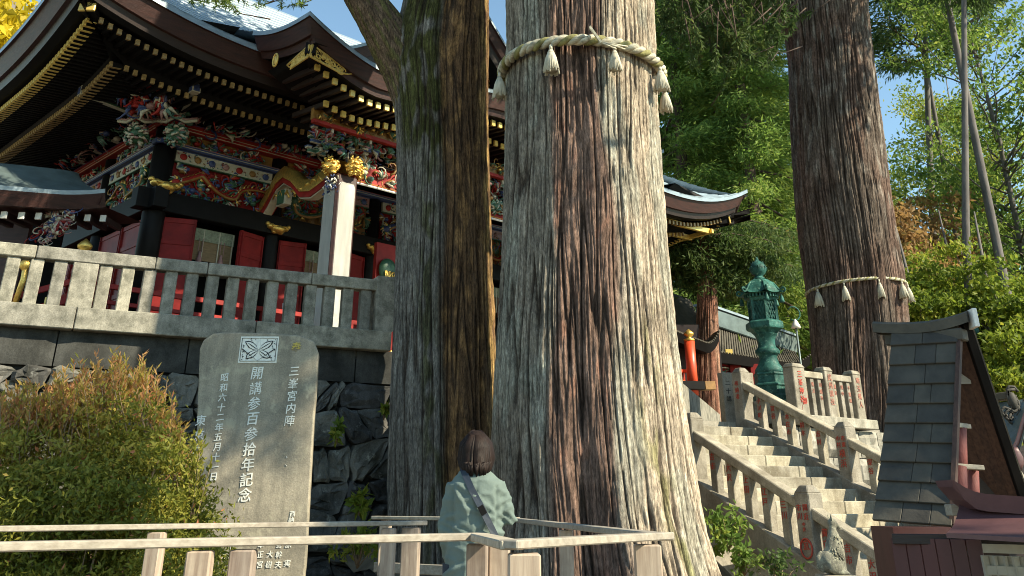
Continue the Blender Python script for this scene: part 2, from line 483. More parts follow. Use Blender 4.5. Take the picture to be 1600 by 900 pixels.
def trunk_mesh(name, secs, nth, nz, colfun, lobefun, cells, amp, seed, parent, zf=0.5):
    """secs: list (z, cx, cy, r); bark fissures cut in the mesh"""
    secs = sorted(secs)
    Z = np.array([s[0] for s in secs])
    cut = min(Z[-1], Z[0] + 11.0) if Z[-1] > 15 else Z[-1]
    z = np.linspace(Z[0], cut, nz) if cut == Z[-1] else np.concatenate([np.linspace(Z[0], cut, nz), np.linspace(cut, Z[-1], 26)[1:]])
    nz = len(z)
    def it(k):
        y = np.array([s[k] for s in secs]); r = np.interp(z, Z, y)
        kn = np.ones(9) / 9; rp = np.pad(r, 4, mode='edge')
        return np.convolve(rp, kn, 'valid')
    cx, cy, rr = it(1), it(2), it(3)
    th = np.linspace(0, 2 * np.pi, nth, endpoint=False)
    TH, ZZ = np.meshgrid(th, z)
    a = TH / (2 * np.pi)
    warp = perlin(a * 12, ZZ * 0.35, 12, seed) * 0.009 + perlin(a * 30, ZZ * 0.9, 30, seed + 1) * 0.0018
    aw = a + warp
    n1 = perlin(aw * cells, ZZ * 0.55 * zf, cells, seed + 2)
    n2 = perlin(aw * cells * 2, ZZ * 1.5 * zf + 9, cells * 2, seed + 3)
    n3 = perlin(aw * cells * 4, ZZ * 3.5 * zf + 3, cells * 4, seed + 4)
    g1 = np.exp(-(n1 / 0.085) ** 2) * sstep(-.75, -.2, perlin(aw * 20, ZZ * 1.3, 20, seed + 8) + .25); g2 = np.exp(-(n2 / 0.10) ** 2)
    big = perlin(a * 9, ZZ * 0.35, 9, seed + 5)
    h = -1.0 * g1 - 0.45 * g2 + 0.35 * n3 + 0.6 * np.abs(n1) + 0.5 * big
    # flaking plates: cross breaks here and there
    n4 = perlin(aw * cells, ZZ * 7, cells, seed + 6)
    h += 0.20 * n4
    n5 = perlin(aw * cells, ZZ * 1.1 + 5, cells, seed + 7)
    n6 = perlin(a * 16, ZZ * 1.6, 16, seed + 12)
    RR = rr[:, None] * lobefun(TH, ZZ) + amp * h
    V = np.stack([cx[:, None] + RR * np.sin(TH), cy[:, None] - RR * np.cos(TH), ZZ], -1).reshape(-1, 3)
    i = np.arange(nz - 1)[:, None] * nth; j = np.arange(nth)[None, :]
    j2 = (j + 1) % nth
    Fq = np.stack([i + j, i + j2, i + nth + j2, i + nth + j], -1).reshape(-1, 4)
    col = colfun(TH, ZZ, a, seed)
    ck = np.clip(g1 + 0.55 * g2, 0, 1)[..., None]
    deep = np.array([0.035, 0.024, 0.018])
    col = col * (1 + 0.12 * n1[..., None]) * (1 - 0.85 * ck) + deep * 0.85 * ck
    col = col * (1 + 0.22 * n3[..., None]) * (1 + .26 * n5[..., None]) * (1 + .22 * n6[..., None])
    C4 = np.concatenate([np.clip(col, 0.01, 0.9), np.ones(col.shape[:2] + (1,))], -1)
    return np_mesh(name, V, Fq, M['bark'], {'bark': ('FLOAT_COLOR', C4)}, True, parent)

def wrap(d):
    return (d + np.pi) % (2 * np.pi) - np.pi

def px_sections(rows, Y, extra_low=None, extra_high=None):
    s = []
    for y, xl, xr in rows:
        a, b = at(xl, y, Y), at(xr, y, Y)
        s.append((a.z, (a.x + b.x) / 2, Y, (b.x - a.x) / 2 * 0.985))
    s.sort()
    if extra_low: s = extra_low(s) + s
    if extra_high: s = s + extra_high(s)
    return s

# ---------------------------------------------------------------- foliage
def leaf_points(rg, C, Rd, n_per, flat=1.0, shell=False):
    C = np.asarray(C, float); Rd = np.asarray(Rd, float)
    K = len(C)
    P = rg.normal(size=(K, n_per, 3)) * 0.46
    P = C[:, None, :] + P * Rd[:, None, :]
    clump = rg.rand(K)[:, None].repeat(n_per, 1)
    return P.reshape(-1, 3), clump.reshape(-1)

def leaves(name, P, clump, L, Wd, mat, rg, parent=None, droop=0.2, tintfun=None, dirs=None, spread=1.0):
    n = len(P)
    d = rg.normal(size=(n, 3))
    if dirs is not None: d = dirs + d * spread
    d[:, 2] -= droop
    d /= np.linalg.norm(d, axis=1)[:, None] + 1e-9
    q = rg.normal(size=(n, 3))
    s = np.cross(d, q); s /= np.linalg.norm(s, axis=1)[:, None] + 1e-9
    ll = L * (0.6 + 0.8 * rg.rand(n))[:, None]; ww = Wd * (0.6 + 0.8 * rg.rand(n))[:, None]
    nn = np.cross(d, s)
    V = np.stack([P, P + d * ll * 0.45 + s * ww * 0.5 + nn * ww * 0.15, P + d * ll, P + d * ll * 0.45 - s * ww * 0.5 + nn * ww * 0.15], 1).reshape(-1, 3)
    Fq = np.arange(n * 4).reshape(-1, 4)
    t = tintfun(P, clump, rg) if tintfun else 0.45 * clump + 0.55 * rg.rand(n)
    return np_mesh(name, V, Fq, mat, {'tint': ('FLOAT', np.repeat(np.clip(t, 0, 1), 4))}, False, parent)

# ---------------------------------------------------------------- lettering
_gl = {}
def glyph(ch):
    if ch in _gl: return _gl[ch]
    c = bpy.data.curves.new('glyph', 'FONT'); c.body = ch; c.extrude = 0.02; c.resolution_u = 2; c.offset = 0.0 if ch in '峯陣講實樹幹' else 0.008
    o = bpy.data.objects.new('glyph', c); SC.collection.objects.link(o)
    bpy.context.view_layer.update()
    me = bpy.data.meshes.new_from_object(o.evaluated_get(bpy.context.evaluated_depsgraph_get()))
    V = [v.co.copy() for v in me.vertices]; Fc = [tuple(p.vertices) for p in me.polygons]
    if V:
        x0 = min(v.x for v in V); x1 = max(v.x for v in V); y0 = min(v.y for v in V); y1 = max(v.y for v in V)
        V = [Vector((v.x - (x0 + x1) / 2, v.y - (y0 + y1) / 2, v.z)) for v in V]
    bpy.data.objects.remove(o); bpy.data.curves.remove(c); bpy.data.meshes.remove(me)
    _gl[ch] = (V, Fc)
    return _gl[ch]

def put_text(mb, items, M4, mi=0, slant=0.10, seed=3):
    """items: (char, x, z, size) in the plane frame M4 (x right, z up, -y toward reader)"""
    r = random.Random(seed)
    for ch, x, z, sz in items:
        V, Fc = glyph(ch)
        a = r.uniform(-0.06, 0.06)
        vs = []
        for v in V:
            px = v.x * math.cos(a) - v.y * math.sin(a) + v.y * slant * 0.3
            py = v.x * math.sin(a) + v.y * math.cos(a) + v.x * slant
            vs.append(M4 @ Vector((x + px * sz * 1.02, -0.003 - v.z * 0.15 - 0.002, z + py * sz * 1.02)))
        mb.add(vs, Fc, mi)

def frame(o, xdir, up=(0, 0, 1)):
    x = Vector(xdir).normalized(); z = Vector(up).normalized(); y = z.cross(x).normalized(); z = x.cross(y)
    m = Matrix((x, y, z)).transposed().to_4x4(); m.translation = Vector(o)
    return m

# ---------------------------------------------------------------- ground, terraces
def sheet(name, pts, z, mat, thick=None):
    mb = MB()
    if thick: mb.prism([(p[0], p[1]) for p in pts], 0, 1)
    vs = [(x, y, z) for x, y in pts]
    mb = MB(); mb.add(vs, [tuple(range(len(vs)))])
    if thick:
        n = len(vs); mb.add([(x, y, z) for x, y in pts] + [(x, y, z - thick) for x, y in pts], [(i, i + n, (i + 1) % n + n, (i + 1) % n) for i in range(n)])
    o = mb.build(name, mat); tag(o, kind='structure'); return o

sheet('ground', [(-400, -200), (400, -200), (400, 600), (-400, 600)], 0.0, M['soil'])

TOPZ = 5.0
bp0 = atz(-40, 376, TOPZ); bp1 = atz(598, 440, TOPZ)
bp0.z = bp1.z = 0
bd = (bp1 - bp0).normalized(); bn = Vector((bd.y, -bd.x, 0))    # toward the viewer
BASEB = 3.88
wend = bp1 + bd * 6.2
HZ = R(44)
eu = Vector((math.cos(HZ), math.sin(HZ), 0)); ev = Vector((-math.sin(HZ), math.cos(HZ), 0))
HC = Vector((-7.4, 18.5, 0))
a0 = bp0 - bd * 9 - bn * 0.35; a1 = wend - bn * 0.35
sheet('upper_terrace', [(a0.x, a0.y), (a1.x, a1.y), (9.5, 40), (-25, 40)], 3.86, M['stone_dark'], thick=3.9)

# stair frame
SA = R(60)
sdv = Vector((-math.cos(SA), math.sin(SA), 0)); sn = Vector((sdv.y, -sdv.x, 0))
SP = Vector((3.77, 13.0, 0)); SK = 0.48; SW = 3.25
def stp(s, w_, z): 
    p = SP + sdv * s + sn * w_; return Vector((p.x, p.y, z))
LZ = 2.86
q = [stp(4.55, -3.2, 0), stp(4.55, 9, 0), stp(26, 16, 0), stp(26, -3.2, 0)]
sheet('shrine_landing', [(p.x, p.y) for p in q], LZ, M['path'], thick=2.86)

# wooded hillside behind
def hill_z(x, y):
    return 2.0 + max(0, y - 42) * 0.16 + 1.2 * math.sin(x * 0.11 + y * 0.07)
mb = MB()
P = [[Vector((x, y, hill_z(x, y) if y > 38 else 0.5)) for x in range(-120, 161, 10)] for y in [36, 42, 50, 60, 72, 86, 102, 120, 150]]
mb.grid(P)
tag(mb.build('hillside', M['soil']), kind='structure')
rg = np.random.RandomState(5)
C = []; 
for k in range(420):
    y = rg.uniform(44, 95); x = rg.uniform(-0.75, 0.75) * y + 5
    C.append((x, y, hill_z(x, y) + rg.uniform(0.3, 2.4)))
P_, cl = leaf_points(rg, C, np.full((len(C), 3), 2.2) * np.array([1.2, 1.2, .7]), 130)
tag(leaves('undergrowth', P_, cl, 0.36, 0.17, M['leaf_dec'], rg), 'green undergrowth covering the forest slope behind the trees', 'undergrowth', kind='stuff')

# bank below the stairs
mb = MB()
P = []
for i in range(14):
    row = []
    for j in range(14):
        s_ = -2.5 + i * 0.6; w_ = -0.35 - j * 0.3
        zz = max(0.02, 0.25 + SK * max(0, s_) * 0.95) * (1 - 0.055 * j) + 0.09 * math.sin(i * 2.1 + j * 1.3) - (0.15 if j == 0 else 0)
        row.append(stp(s_, w_, zz))
    P.append(row)
mb.grid(P, flip=True)
tag(mb.build('earth_bank', M['soil']), kind='structure')

# ---------------------------------------------------------------- retaining wall
rw = empty('retaining_wall', bp0 + bd * 4, 'dark wall of rough dry stones under the stone balustrade, behind the inscribed stele', 'wall')
rw_inv = Matrix.Translation(-rw.location)
def wl(s, z, off): return (bp0 - bd * 6 + bd * s + bn * off) + Vector((0, 0, z)) - Vector(rw.location)
LW = (wend - bp0).length + 6
mb = MB()
mb.add([wl(0, -.1, -.12), wl(LW, -.1, -.12), wl(LW, 3.6, -.12), wl(0, 3.6, -.12), wl(0, -.1, -.6), wl(LW, -.1, -.6), wl(LW, 3.84, -.6), wl(0, 3.84, -.6)],
       [(0, 1, 2, 3), (5, 4, 7, 6), (3, 2, 6, 7), (1, 5, 6, 2), (0, 3, 7, 4)])
mb.build('joint_fill', M['mortar'], rw)
# upper band of long dressed blocks
s = 0
while s < LW - 0.3:
    ln = min(rnd.uniform(1.1, 1.9), LW - s)
    mb = MB(); 
    nx, nz = 8, 4
    P = [[wl(s + 0.01 + (ln - 0.02) * i / nx, 3.30 + 0.53 * j / nz, 0.02 + (0.02 * rnd.random() if 0 < i < nx and 0 < j < nz else -0.03)) for i in range(nx + 1)] for j in range(nz + 1)]
    mb.grid(P)
    mb.add([wl(s + .01, 3.30, -.01), wl(s + ln - .01, 3.30, -.01), wl(s + ln - .01, 3.30, -.5), wl(s + .01, 3.30, -.5)], [(3, 2, 1, 0)])
    mb.build('stone_block', M['wall_band'], rw)
    s += ln
nr = 7; hz = 3.29 / nr
ncol = int(LW / 0.56)
J = [[None] * (ncol + 1) for _ in range(nr + 1)]
for i in range(nr + 1):
    for j in range(ncol + 1):
        jz = 0 if i in (0, nr) else rnd.uniform(-0.18, 0.18)
        J[i][j] = ((j + (0.5 if i % 2 else 0) * 0.6 + rnd.uniform(-.42, .42)) * LW / ncol, i * hz + jz)
quads = []
for i in range(nr):
    for j in range(ncol):
        quad0 = [J[i][j], J[i][j + 1], J[i + 1][j + 1], J[i + 1][j]]
        if quad0[0][0] > LW: continue
        quads.append(quad0)
def lerp2(p, q_, t): return (p[0] + (q_[0] - p[0]) * t, p[1] + (q_[1] - p[1]) * t)
split_quads = []
for q4 in quads:
    a_, b_, c_, d_ = q4
    r_ = rnd.random(); t1, t2 = rnd.uniform(.35, .65), rnd.uniform(.35, .65)
    if r_ < .28:
        m1, m2 = lerp2(a_, b_, t1), lerp2(d_, c_, t2); split_quads += [[a_, m1, m2, d_], [m1, b_, c_, m2]]
    elif r_ < .5:
        m1, m2 = lerp2(a_, d_, t1), lerp2(b_, c_, t2); split_quads += [[a_, b_, m2, m1], [m1, m2, c_, d_]]
    else: split_quads.append(q4)
for quad in split_quads:
    if True:
        cxq = sum(p[0] for p in quad) / 4; czq = sum(p[1] for p in quad) / 4
        ring = []
        for k in range(4):
            p, p2 = quad[k], quad[(k + 1) % 4]
            for t in (0.12, 0.5, 0.88):
                ring.append((p[0] + (p2[0] - p[0]) * t + rnd.uniform(-.035, .035), p[1] + (p2[1] - p[1]) * t + rnd.uniform(-.035, .035)))
        def ins(p, k): return (cxq + (p[0] - cxq) * k, czq + (p[1] - czq) * k)
        bulge = rnd.uniform(0.0, 0.10); tx = rnd.uniform(-.12, .12); tz = rnd.uniform(-.1, .1)
        vs = []
        for kk, off in ((0.98, -0.11), (0.94, bulge * 0.55), (0.74, bulge), (0.35, bulge * 1.05)):
            for p in ring:
                a = ins(p, kk)
                vs.append(wl(a[0], a[1], off + (rnd.uniform(-.03, .03) + (a[0] - cxq) * tx + (a[1] - czq) * tz if kk < .94 else 0)))
        n = len(ring); fs = []
        for r_ in range(3):
            for k in range(n): fs.append((r_ * n + k, r_ * n + (k + 1) % n, (r_ + 1) * n + (k + 1) % n, (r_ + 1) * n + k))
        fs.append(tuple(3 * n + k for k in range(n)))
        mb = MB(); mb.add(vs, fs, 0, False)
        mb.build('stone', M['wall_stone'], rw)

# ---------------------------------------------------------------- stone balustrade on the wall
bal = empty('stone_balustrade', (bp0 + bp1) / 2 + Vector((0, 0, BASEB)), 'grey granite balustrade of flat uprights on top of the wall, before the shrine hall', 'balustrade')
BL = (bp1 - bp0).length
def bl(s, z, off=0): return bp0 + bd * s + bn * off + Vector((0, 0, z)) - Vector(bal.location)
def bbeam(nm, s0, s1, z0, z1, th, mat=M['stone_dark'], bev=0.012, off=0, parent=bal):
    mb = MB(); mb.beam(bl(s0, (z0 + z1) / 2, off), bl(s1, (z0 + z1) / 2, off), th, z1 - z0)
    return mb.build(nm, mat, parent, bevel=bev)
cuts = [-6, -3.2, -0.6, 1.55, 4.2, BL + 0.15]
for i in range(len(cuts) - 1): bbeam('base_stone', cuts[i] + .006, cuts[i + 1] - .006, BASEB - .07, BASEB + .25, .42)
cuts2 = [-6, -2.5, 0.85, 2.55, 3.35, 5.05, BL - .1]
for i in range(len(cuts2) - 1): bbeam('top_rail', cuts2[i] + .005, cuts2[i + 1] - .005, TOPZ - .19, TOPZ, .24)
def upright(s, wd, nm='baluster', z1=TOPZ - .19, th=.16):
    mb = MB(); mb.box(bl(s, (BASEB + .25 + z1) / 2), (wd, th, z1 - BASEB - .25), rz=math.atan2(bd.y, bd.x))
    return mb.build(nm, M['stone_dark'], bal, bevel=.012)
pxs = [-30, 26, 66, 105, None, 202, 240, 265, 303, 336, 369, 401, 432, 467, 496, 528, 557]
nb = 19
for k in range(nb):
    s_ = 0.25 + k * (BL - 0.55) / (nb - 1)
    if k == 4: upright(s_ + .03, .36, 'post', th=.22)
    else: upright(s_, .185)
for k in range(12): upright(-0.12 - k * .37, .185)
upright(BL + .02, .33, 'post', z1=TOPZ + .06, th=.34)

# ---------------------------------------------------------------- the giant cedars
def lobes_big(TH, ZZ):
    d = wrap(TH - 0.02)
    g = -0.075 * np.exp(-((d + 0.16) / 0.22) ** 2)
    g += -0.05 * np.exp(-((wrap(TH - 0.30)) / 0.07) ** 2)
    g += 0.02 * np.sin(3 * TH + 1) + 0.015 * np.sin(5 * TH + ZZ * 0.2)
    fl = sstep(2.2, 0.0, ZZ)
    g += fl * (0.05 * np.sin(7 * TH + .6) + 0.04 * np.sin(12 * TH))
    return 1 + g
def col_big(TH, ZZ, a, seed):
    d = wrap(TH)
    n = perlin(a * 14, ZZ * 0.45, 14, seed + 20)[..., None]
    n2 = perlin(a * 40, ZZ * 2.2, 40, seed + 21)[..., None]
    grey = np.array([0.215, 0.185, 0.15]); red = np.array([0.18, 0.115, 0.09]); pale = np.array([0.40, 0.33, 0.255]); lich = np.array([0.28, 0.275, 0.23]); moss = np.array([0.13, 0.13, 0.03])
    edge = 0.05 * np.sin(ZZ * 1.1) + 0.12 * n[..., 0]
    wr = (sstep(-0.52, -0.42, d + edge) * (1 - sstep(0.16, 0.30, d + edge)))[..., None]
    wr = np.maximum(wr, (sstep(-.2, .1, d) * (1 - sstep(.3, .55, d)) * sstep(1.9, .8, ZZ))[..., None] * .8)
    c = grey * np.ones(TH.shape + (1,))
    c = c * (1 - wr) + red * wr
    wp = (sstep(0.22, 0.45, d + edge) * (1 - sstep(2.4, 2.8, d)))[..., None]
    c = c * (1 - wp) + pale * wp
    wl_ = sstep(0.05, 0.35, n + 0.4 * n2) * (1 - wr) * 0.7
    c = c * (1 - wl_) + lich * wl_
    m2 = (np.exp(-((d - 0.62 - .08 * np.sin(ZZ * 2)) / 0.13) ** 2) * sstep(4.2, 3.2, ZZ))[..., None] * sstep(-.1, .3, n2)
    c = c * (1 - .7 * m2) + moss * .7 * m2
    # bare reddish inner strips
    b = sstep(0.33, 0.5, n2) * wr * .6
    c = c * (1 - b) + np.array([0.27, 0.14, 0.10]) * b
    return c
rows = [(-60, 790, 1018), (0, 791, 1022), (100, 791, 1026), (200, 790, 1030), (300, 788, 1036), (400, 784, 1044), (500, 777, 1054), (600, 771, 1066), (700, 767, 1080), (800, 766, 1097), (860, 764, 1112), (900, 762, 1124)]
TB_Y = 12.7
def hi(s, top=24):
    z, cx, cy, r = s[-1]
    dz = s[-1][0] - s[-5][0]; kx = (s[-1][1] - s[-5][1]) / dz
    return [(z + k * 2.0, cx + kx * k * 2.0, cy, max(.15, r * (1 - k * 0.055))) for k in range(1, int((top - z) / 2))]
def lo(s):
    z, cx, cy, r = s[0]
    return [(-0.15, cx + .05, cy, r * 1.28), (z * .5, cx + .02, cy, r * 1.1)]
secs_big = px_sections(rows, TB_Y, lo, hi)
tb = empty('giant_cedar', (secs_big[1][1], TB_Y, 0), 'broadest cedar trunk in the middle, pale and deeply fissured, girdled by a thick tasselled rope', 'tree')
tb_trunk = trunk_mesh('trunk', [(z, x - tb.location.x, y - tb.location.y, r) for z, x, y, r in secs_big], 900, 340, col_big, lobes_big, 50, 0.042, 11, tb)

def lobes_l(TH, ZZ):
    d = wrap(TH - 0.10)
    g = -0.17 * np.exp(-((d) / 0.13) ** 2) - 0.10 * np.exp(-(wrap(TH - math.pi) / .3) ** 2)
    g += 0.02 * np.sin(4 * TH + 2) + 0.05 * np.exp(-(wrap(TH - .55) / .2) ** 2) - 0.05 * np.exp(-(wrap(TH - .85) / .06) ** 2)
    g += sstep(2.5, 0, ZZ) * 0.05 * np.sin(9 * TH)
    return 1 + g
def col_l(TH, ZZ, a, seed):
    d = wrap(TH - 0.02)
    n = perlin(a * 12, ZZ * 0.6, 12, seed + 20)[..., None]; n2 = perlin(a * 34, ZZ * 2.4, 34, seed + 21)[..., None]
    grey = np.array([0.17, 0.158, 0.14]); br = np.array([0.12, 0.07, 0.038]); moss = np.array([0.062, 0.064, 0.022]); wb = np.array([0.30, 0.17, 0.075])
    w1 = sstep(-0.05, 0.12, d + .1 * n[..., 0])[..., None] * (1 - sstep(2.6, 3.0, d))[..., None]
    c = grey * (1 - w1) + br * w1
    w2 = sstep(.1, .35, n2 + .5 * n) * w1 * .6
    c = c * (1 - w2) + wb * w2
    mo = np.exp(-((d + 0.22 - .1 * np.sin(ZZ)) / 0.20) ** 2)[..., None] * sstep(-.25, .15, n2 + .3 * n)
    up = (sstep(6.6, 7.0, ZZ) * sstep(-1.2, -.9, d) * (1 - sstep(-.1, .1, d)))[..., None]
    mo = np.clip(mo * .8 + up * sstep(-.45, -.1, n2), 0, 1)
    c = c * (1 - mo) + moss * mo
    rm = (np.exp(-((d - 1.25) / 0.25) ** 2))[..., None] * sstep(-.3, .2, n2) * .7
    c = c * (1 - rm) + np.array([0.24, 0.16, 0.06]) * rm
    return c
rows = [(-60, 636, 764), (0, 632, 762), (60, 618, 762), (100, 610, 762), (160, 616, 762), (230, 621, 763), (300, 621, 765), (400, 619, 768), (500, 615, 772), (600, 611, 776), (700, 608, 780), (800, 606, 786), (900, 602, 795)]
TL_Y = 14.9
secs_l = px_sections(rows, TL_Y, lo, hi)
tl = empty('cedar_with_fork', (secs_l[1][1], TL_Y, 0), 'left cedar with grey and mossy brown twin trunk and a limb forking left', 'tree')
trunk_mesh('trunk', [(z, x - tl.location.x, y - tl.location.y, r) for z, x, y, r in secs_l], 620, 280, col_l, lobes_l, 36, 0.036, 31, tl)
# forking limb
def limb(name, pts, rads, parent, seed, colour, nth=120):
    pts = [Vector(p) - Vector(parent.location) for p in pts]
    # resample
    P = []; Rr = []
    for i in range(len(pts) - 1):
        for k in range(14):
            t = k / 14; P.append(pts[i].lerp(pts[i + 1], t)); Rr.append(rads[i] + (rads[i + 1] - rads[i]) * t)
    for _ in range(6):
        P = [P[0]] + [(P[i - 1] + P[i] * 2 + P[i + 1]) / 4 for i in range(1, len(P) - 1)] + [P[-1]]
    n = len(P); V = []; prev = None
    a = np.linspace(0, 1, nth, endpoint=False)
    col = []
    for i, p in enumerate(P):
        t = (P[min(i + 1, n - 1)] - P[max(i - 1, 0)]).normalized()
        x = (t.cross(Vector((0, 1, 0))) if prev is None else prev - t * prev.dot(t)).normalized(); prev = x
        y = t.cross(x)
        zz = np.full(nth, i * 0.12)
        n1 = perlin(a * 26, zz * .6, 26, seed); n2 = perlin(a * 52, zz * 2, 52, seed + 1)
        g = np.exp(-(n1 / .12) ** 2) * .8 + np.exp(-(n2 / .12) ** 2) * .4
        rr = Rr[i] * (1 + .06 * n1) - 0.02 * g
        for k in range(nth):
            an = a[k] * 2 * math.pi
            V.append(p + (x * math.cos(an) + y * math.sin(an)) * rr[k])
            cc = colour * (1 - .6 * min(1, g[k])) * (1 + .4 * n2[k])
            mz = 1 if (n1[k] + n2[k] * .6) > .18 else 0
            cc = cc * (1 - .6 * mz) + np.array([.09, .10, .025]) * .6 * mz
            col.append((*np.clip(cc, .01, .9), 1))
    V = np.array([tuple(v) for v in V])
    i = np.arange(n - 1)[:, None] * nth; j = np.arange(nth)[None, :]; j2 = (j + 1) % nth
    Fq = np.stack([i + j, i + j2, i + nth + j2, i + nth + j], -1).reshape(-1, 4)
    return np_mesh(name, V, Fq, M['bark'], {'bark': ('FLOAT_COLOR', np.array(col))}, True, parent)
pl = [at(660, 190, TL_Y), at(638, 110, TL_Y - .1), at(600, 45, TL_Y - .2), at(560, -15, TL_Y - .35), at(525, -90, TL_Y - .5), at(480, -220, TL_Y - .8)]
limb('limb', pl, [.40, .44, .40, .33, .30, .22], tl, 71, np.array([.16, .11, .075]))

def lobes_r(TH, ZZ):
    return 1 + .025 * np.sin(3 * TH) + .02 * np.sin(6 * TH + ZZ * .2) + sstep(5, 2.8, ZZ) * .04 * np.sin(8 * TH)
def col_r(TH, ZZ, a, seed):
    d = wrap(TH)
    n = perlin(a * 12, ZZ * 0.5, 12, seed + 20)[..., None]; n2 = perlin(a * 50, ZZ * 2.0, 50, seed + 21)[..., None]
    br = np.array([0.115, 0.090, 0.075]); rd = np.array([0.13, 0.085, 0.068]); gr = np.array([0.22, 0.195, 0.17])
    w1 = sstep(-.2, .4, n)
    c = br * (1 - w1) + rd * w1
    w2 = sstep(.12, .42, n2) * sstep(3.0, 7.5, ZZ)[..., None] * .75
    w2 = np.clip(w2 + sstep(.2, .5, n2) * (sstep(.4, 1.0, d))[..., None] * .6, 0, 1)
    return c * (1 - w2) + gr * w2
rows = [(-60, 1216, 1345), (0, 1224, 1352), (60, 1233, 1357), (120, 1236, 1364), (200, 1238, 1375), (300, 1245, 1387), (400, 1256, 1402), (440, 1262, 1409), (500, 1268, 1414), (580, 1274, 1418), (640, 1276, 1424), (700, 1276, 1430)]
TR_Y = 21.5
secs_r = px_sections(rows, TR_Y, lambda s: [], lambda s: hi(s, 30))
tr = empty('roped_cedar', (secs_r[0][1], TR_Y, LZ), 'dark reddish cedar on the right behind the stair fence, wearing a thin rope', 'tree')
trunk_mesh('trunk', [(z - tr.location.z, x - tr.location.x, y - tr.location.y, r) for z, x, y, r in [(LZ - .3,) + secs_r[0][1:]] + [q_ for q_ in secs_r if q_[0] > LZ]], 580, 225, col_r, lobes_r, 58, 0.040, 51, tr)
limb('limb', [at(1262, 170, TR_Y), at(1246, 60, TR_Y), at(1222, 5, TR_Y - .1), at(1180, -45, TR_Y - .4), at(1120, -90, TR_Y - .8)], [.3, .32, .3, .24, .16], tr, 91, np.array([.13, .07, .055]), 80)

# ---------------------------------------------------------------- ropes with tassels
def sec_at(secs, z):
    Z = [s[0] for s in secs]
    return [float(np.interp(z, Z, [s[k] for s in secs])) for k in (1, 2, 3)]
def tassel(c, h, r, parent, seed):
    rr = random.Random(seed); mb = MB()
    mb.tube([Vector(c) + Vector((0, 0, h * .22)), Vector(c)], [r * .22, r * .25], 8)
    n = 30
    for k in range(n):
        a = k * 2 * math.pi / n; a2 = a + rr.uniform(-.1, .1)
        hh = h * rr.uniform(.84, 1.07)
        mb.tube([Vector(c) + Vector((math.cos(a) * r * .2, math.sin(a) * r * .2, 0)), Vector(c) + Vector((math.cos(a) * r * .62, math.sin(a) * r * .62, -h * .35)), Vector(c) + Vector((math.cos(a2) * r, math.sin(a2) * r, -hh))], [r * .10, r * .12, r * .13], 4)
    mb.lathe(c, [(r * .2, 0.01), (r * .3, -.04 * h), (r * .62, -h * .35), (r * .9, -h * .9)], 12)
    mb.lathe((c[0], c[1], c[2] - h * .1), [(r * .42, .03 * h), (r * .46, 0), (r * .44, -.03 * h)], 12)
    return mb.build('tassel', M['tassel'], parent)
def rope(secs, z0, rad, tilt, label, angs, th, tr_, seed, moss):
    cx, cy, r = sec_at(secs, z0)
    o = empty('sacred_rope', (cx, cy, z0), label, 'rope')
    R0 = r + rad * 1.0
    strands = []
    for st in range(3):
        mb = MB(); pts = []
        n = 200
        tw = int(2 * math.pi * R0 / (rad * 5.2))
        for k in range(n * 2 + 1):
            a = k / (n * 2) * 2 * math.pi
            ph = tw * a + st * 2 * math.pi / 3
            rr_ = R0 + math.cos(ph) * rad * .52
            zz = math.sin(ph) * rad * .52 + tilt(a)
            pts.append((rr_ * math.sin(a), -rr_ * math.cos(a), zz))
        mb.tube(pts, rad * .60, 8, cap=False)
        mb.build('strand', M['straw_moss'] if moss and st == 2 else M['straw'], o)
    for i, a in enumerate(angs):
        vv = random.Random(seed + i); tassel(((R0 + rad * .7) * math.sin(a), -(R0 + rad * .7) * math.cos(a), tilt(a) - rad * 1.1 - th * .22), th * vv.uniform(.88, 1.12), tr_ * vv.uniform(.85, 1.12), o, seed + i)
    return o
zr = at(905, 72, TB_Y - 1.05).z
cx, cy, rb = sec_at(secs_big, zr)
def tilt_b(a): return 0.02 * math.cos(a) - 0.06 * math.sin(a)
ro = rope(secs_big, zr, .075, tilt_b, 'thick twisted straw rope with big hemp tassels round the broadest cedar', [-1.42, -0.42, 0.30, 1.05, 1.62, 2.6, -2.4], .33, .10, 5, True)
# frayed loose end of the rope sticking up
mb = MB(); A_ = Vector((.05, -1.02 * rb - .17, 0)); 
mb.beam(A_ + Vector((-.02, 0, .16)), A_ + Vector((.13, -.02, -.1)), .06, .03)
for k in range(7): mb.tube([A_ + Vector((.1, -.02, -.08)), A_ + Vector((.25 + k * .04, -.03, -.16 - .02 * (k % 3)))], .012, 5)
mb.build('rope_end', M['straw'], ro)
zr2 = at(1335, 437, TR_Y - 1.1).z
rope(secs_r, zr2, .034, lambda a: .03 * math.cos(a) + .05 * math.sin(a), 'thin mossy rope with small white tassels round the dark cedar on the right', [-1.15, -.55, .12, .72, 1.1, 2.3, -2.4], .33, .095, 40, True)

# ---------------------------------------------------------------- inscribed stele
ST_Y = 12.0
stl = empty('inscribed_stele', (at(390, 700, ST_Y).x, ST_Y + .1, 0), 'tall upright stone slab with white brush lettering and a square emblem, standing beside the shrub', 'stone monument')
tl_, tr__ = at(318, 540, ST_Y), at(498, 545, ST_Y)
def sl(px, py): p = at(px, py, ST_Y); return (p.x - stl.location.x, p.z)
outl = [(sl(302, 900)[0] - .02, 0.0), (sl(476, 900)[0] - .02, 0.0), sl(478, 880), sl(488, 700), sl(498, 552), sl(491, 533), sl(470, 524), sl(420, 520), sl(350, 519), sl(333, 521), sl(318, 531), sl(312, 545), sl(306, 700), sl(301, 880)]
bm = bmesh.new()
nseg = []
fr = [bm.verts.new((x, -.1, z)) for x, z in outl]
bk = [bm.verts.new((x - .05 if x < 0 else x - .05, .22, z)) for x, z in outl]
bm.faces.new(fr); bm.faces.new(list(reversed(bk)))
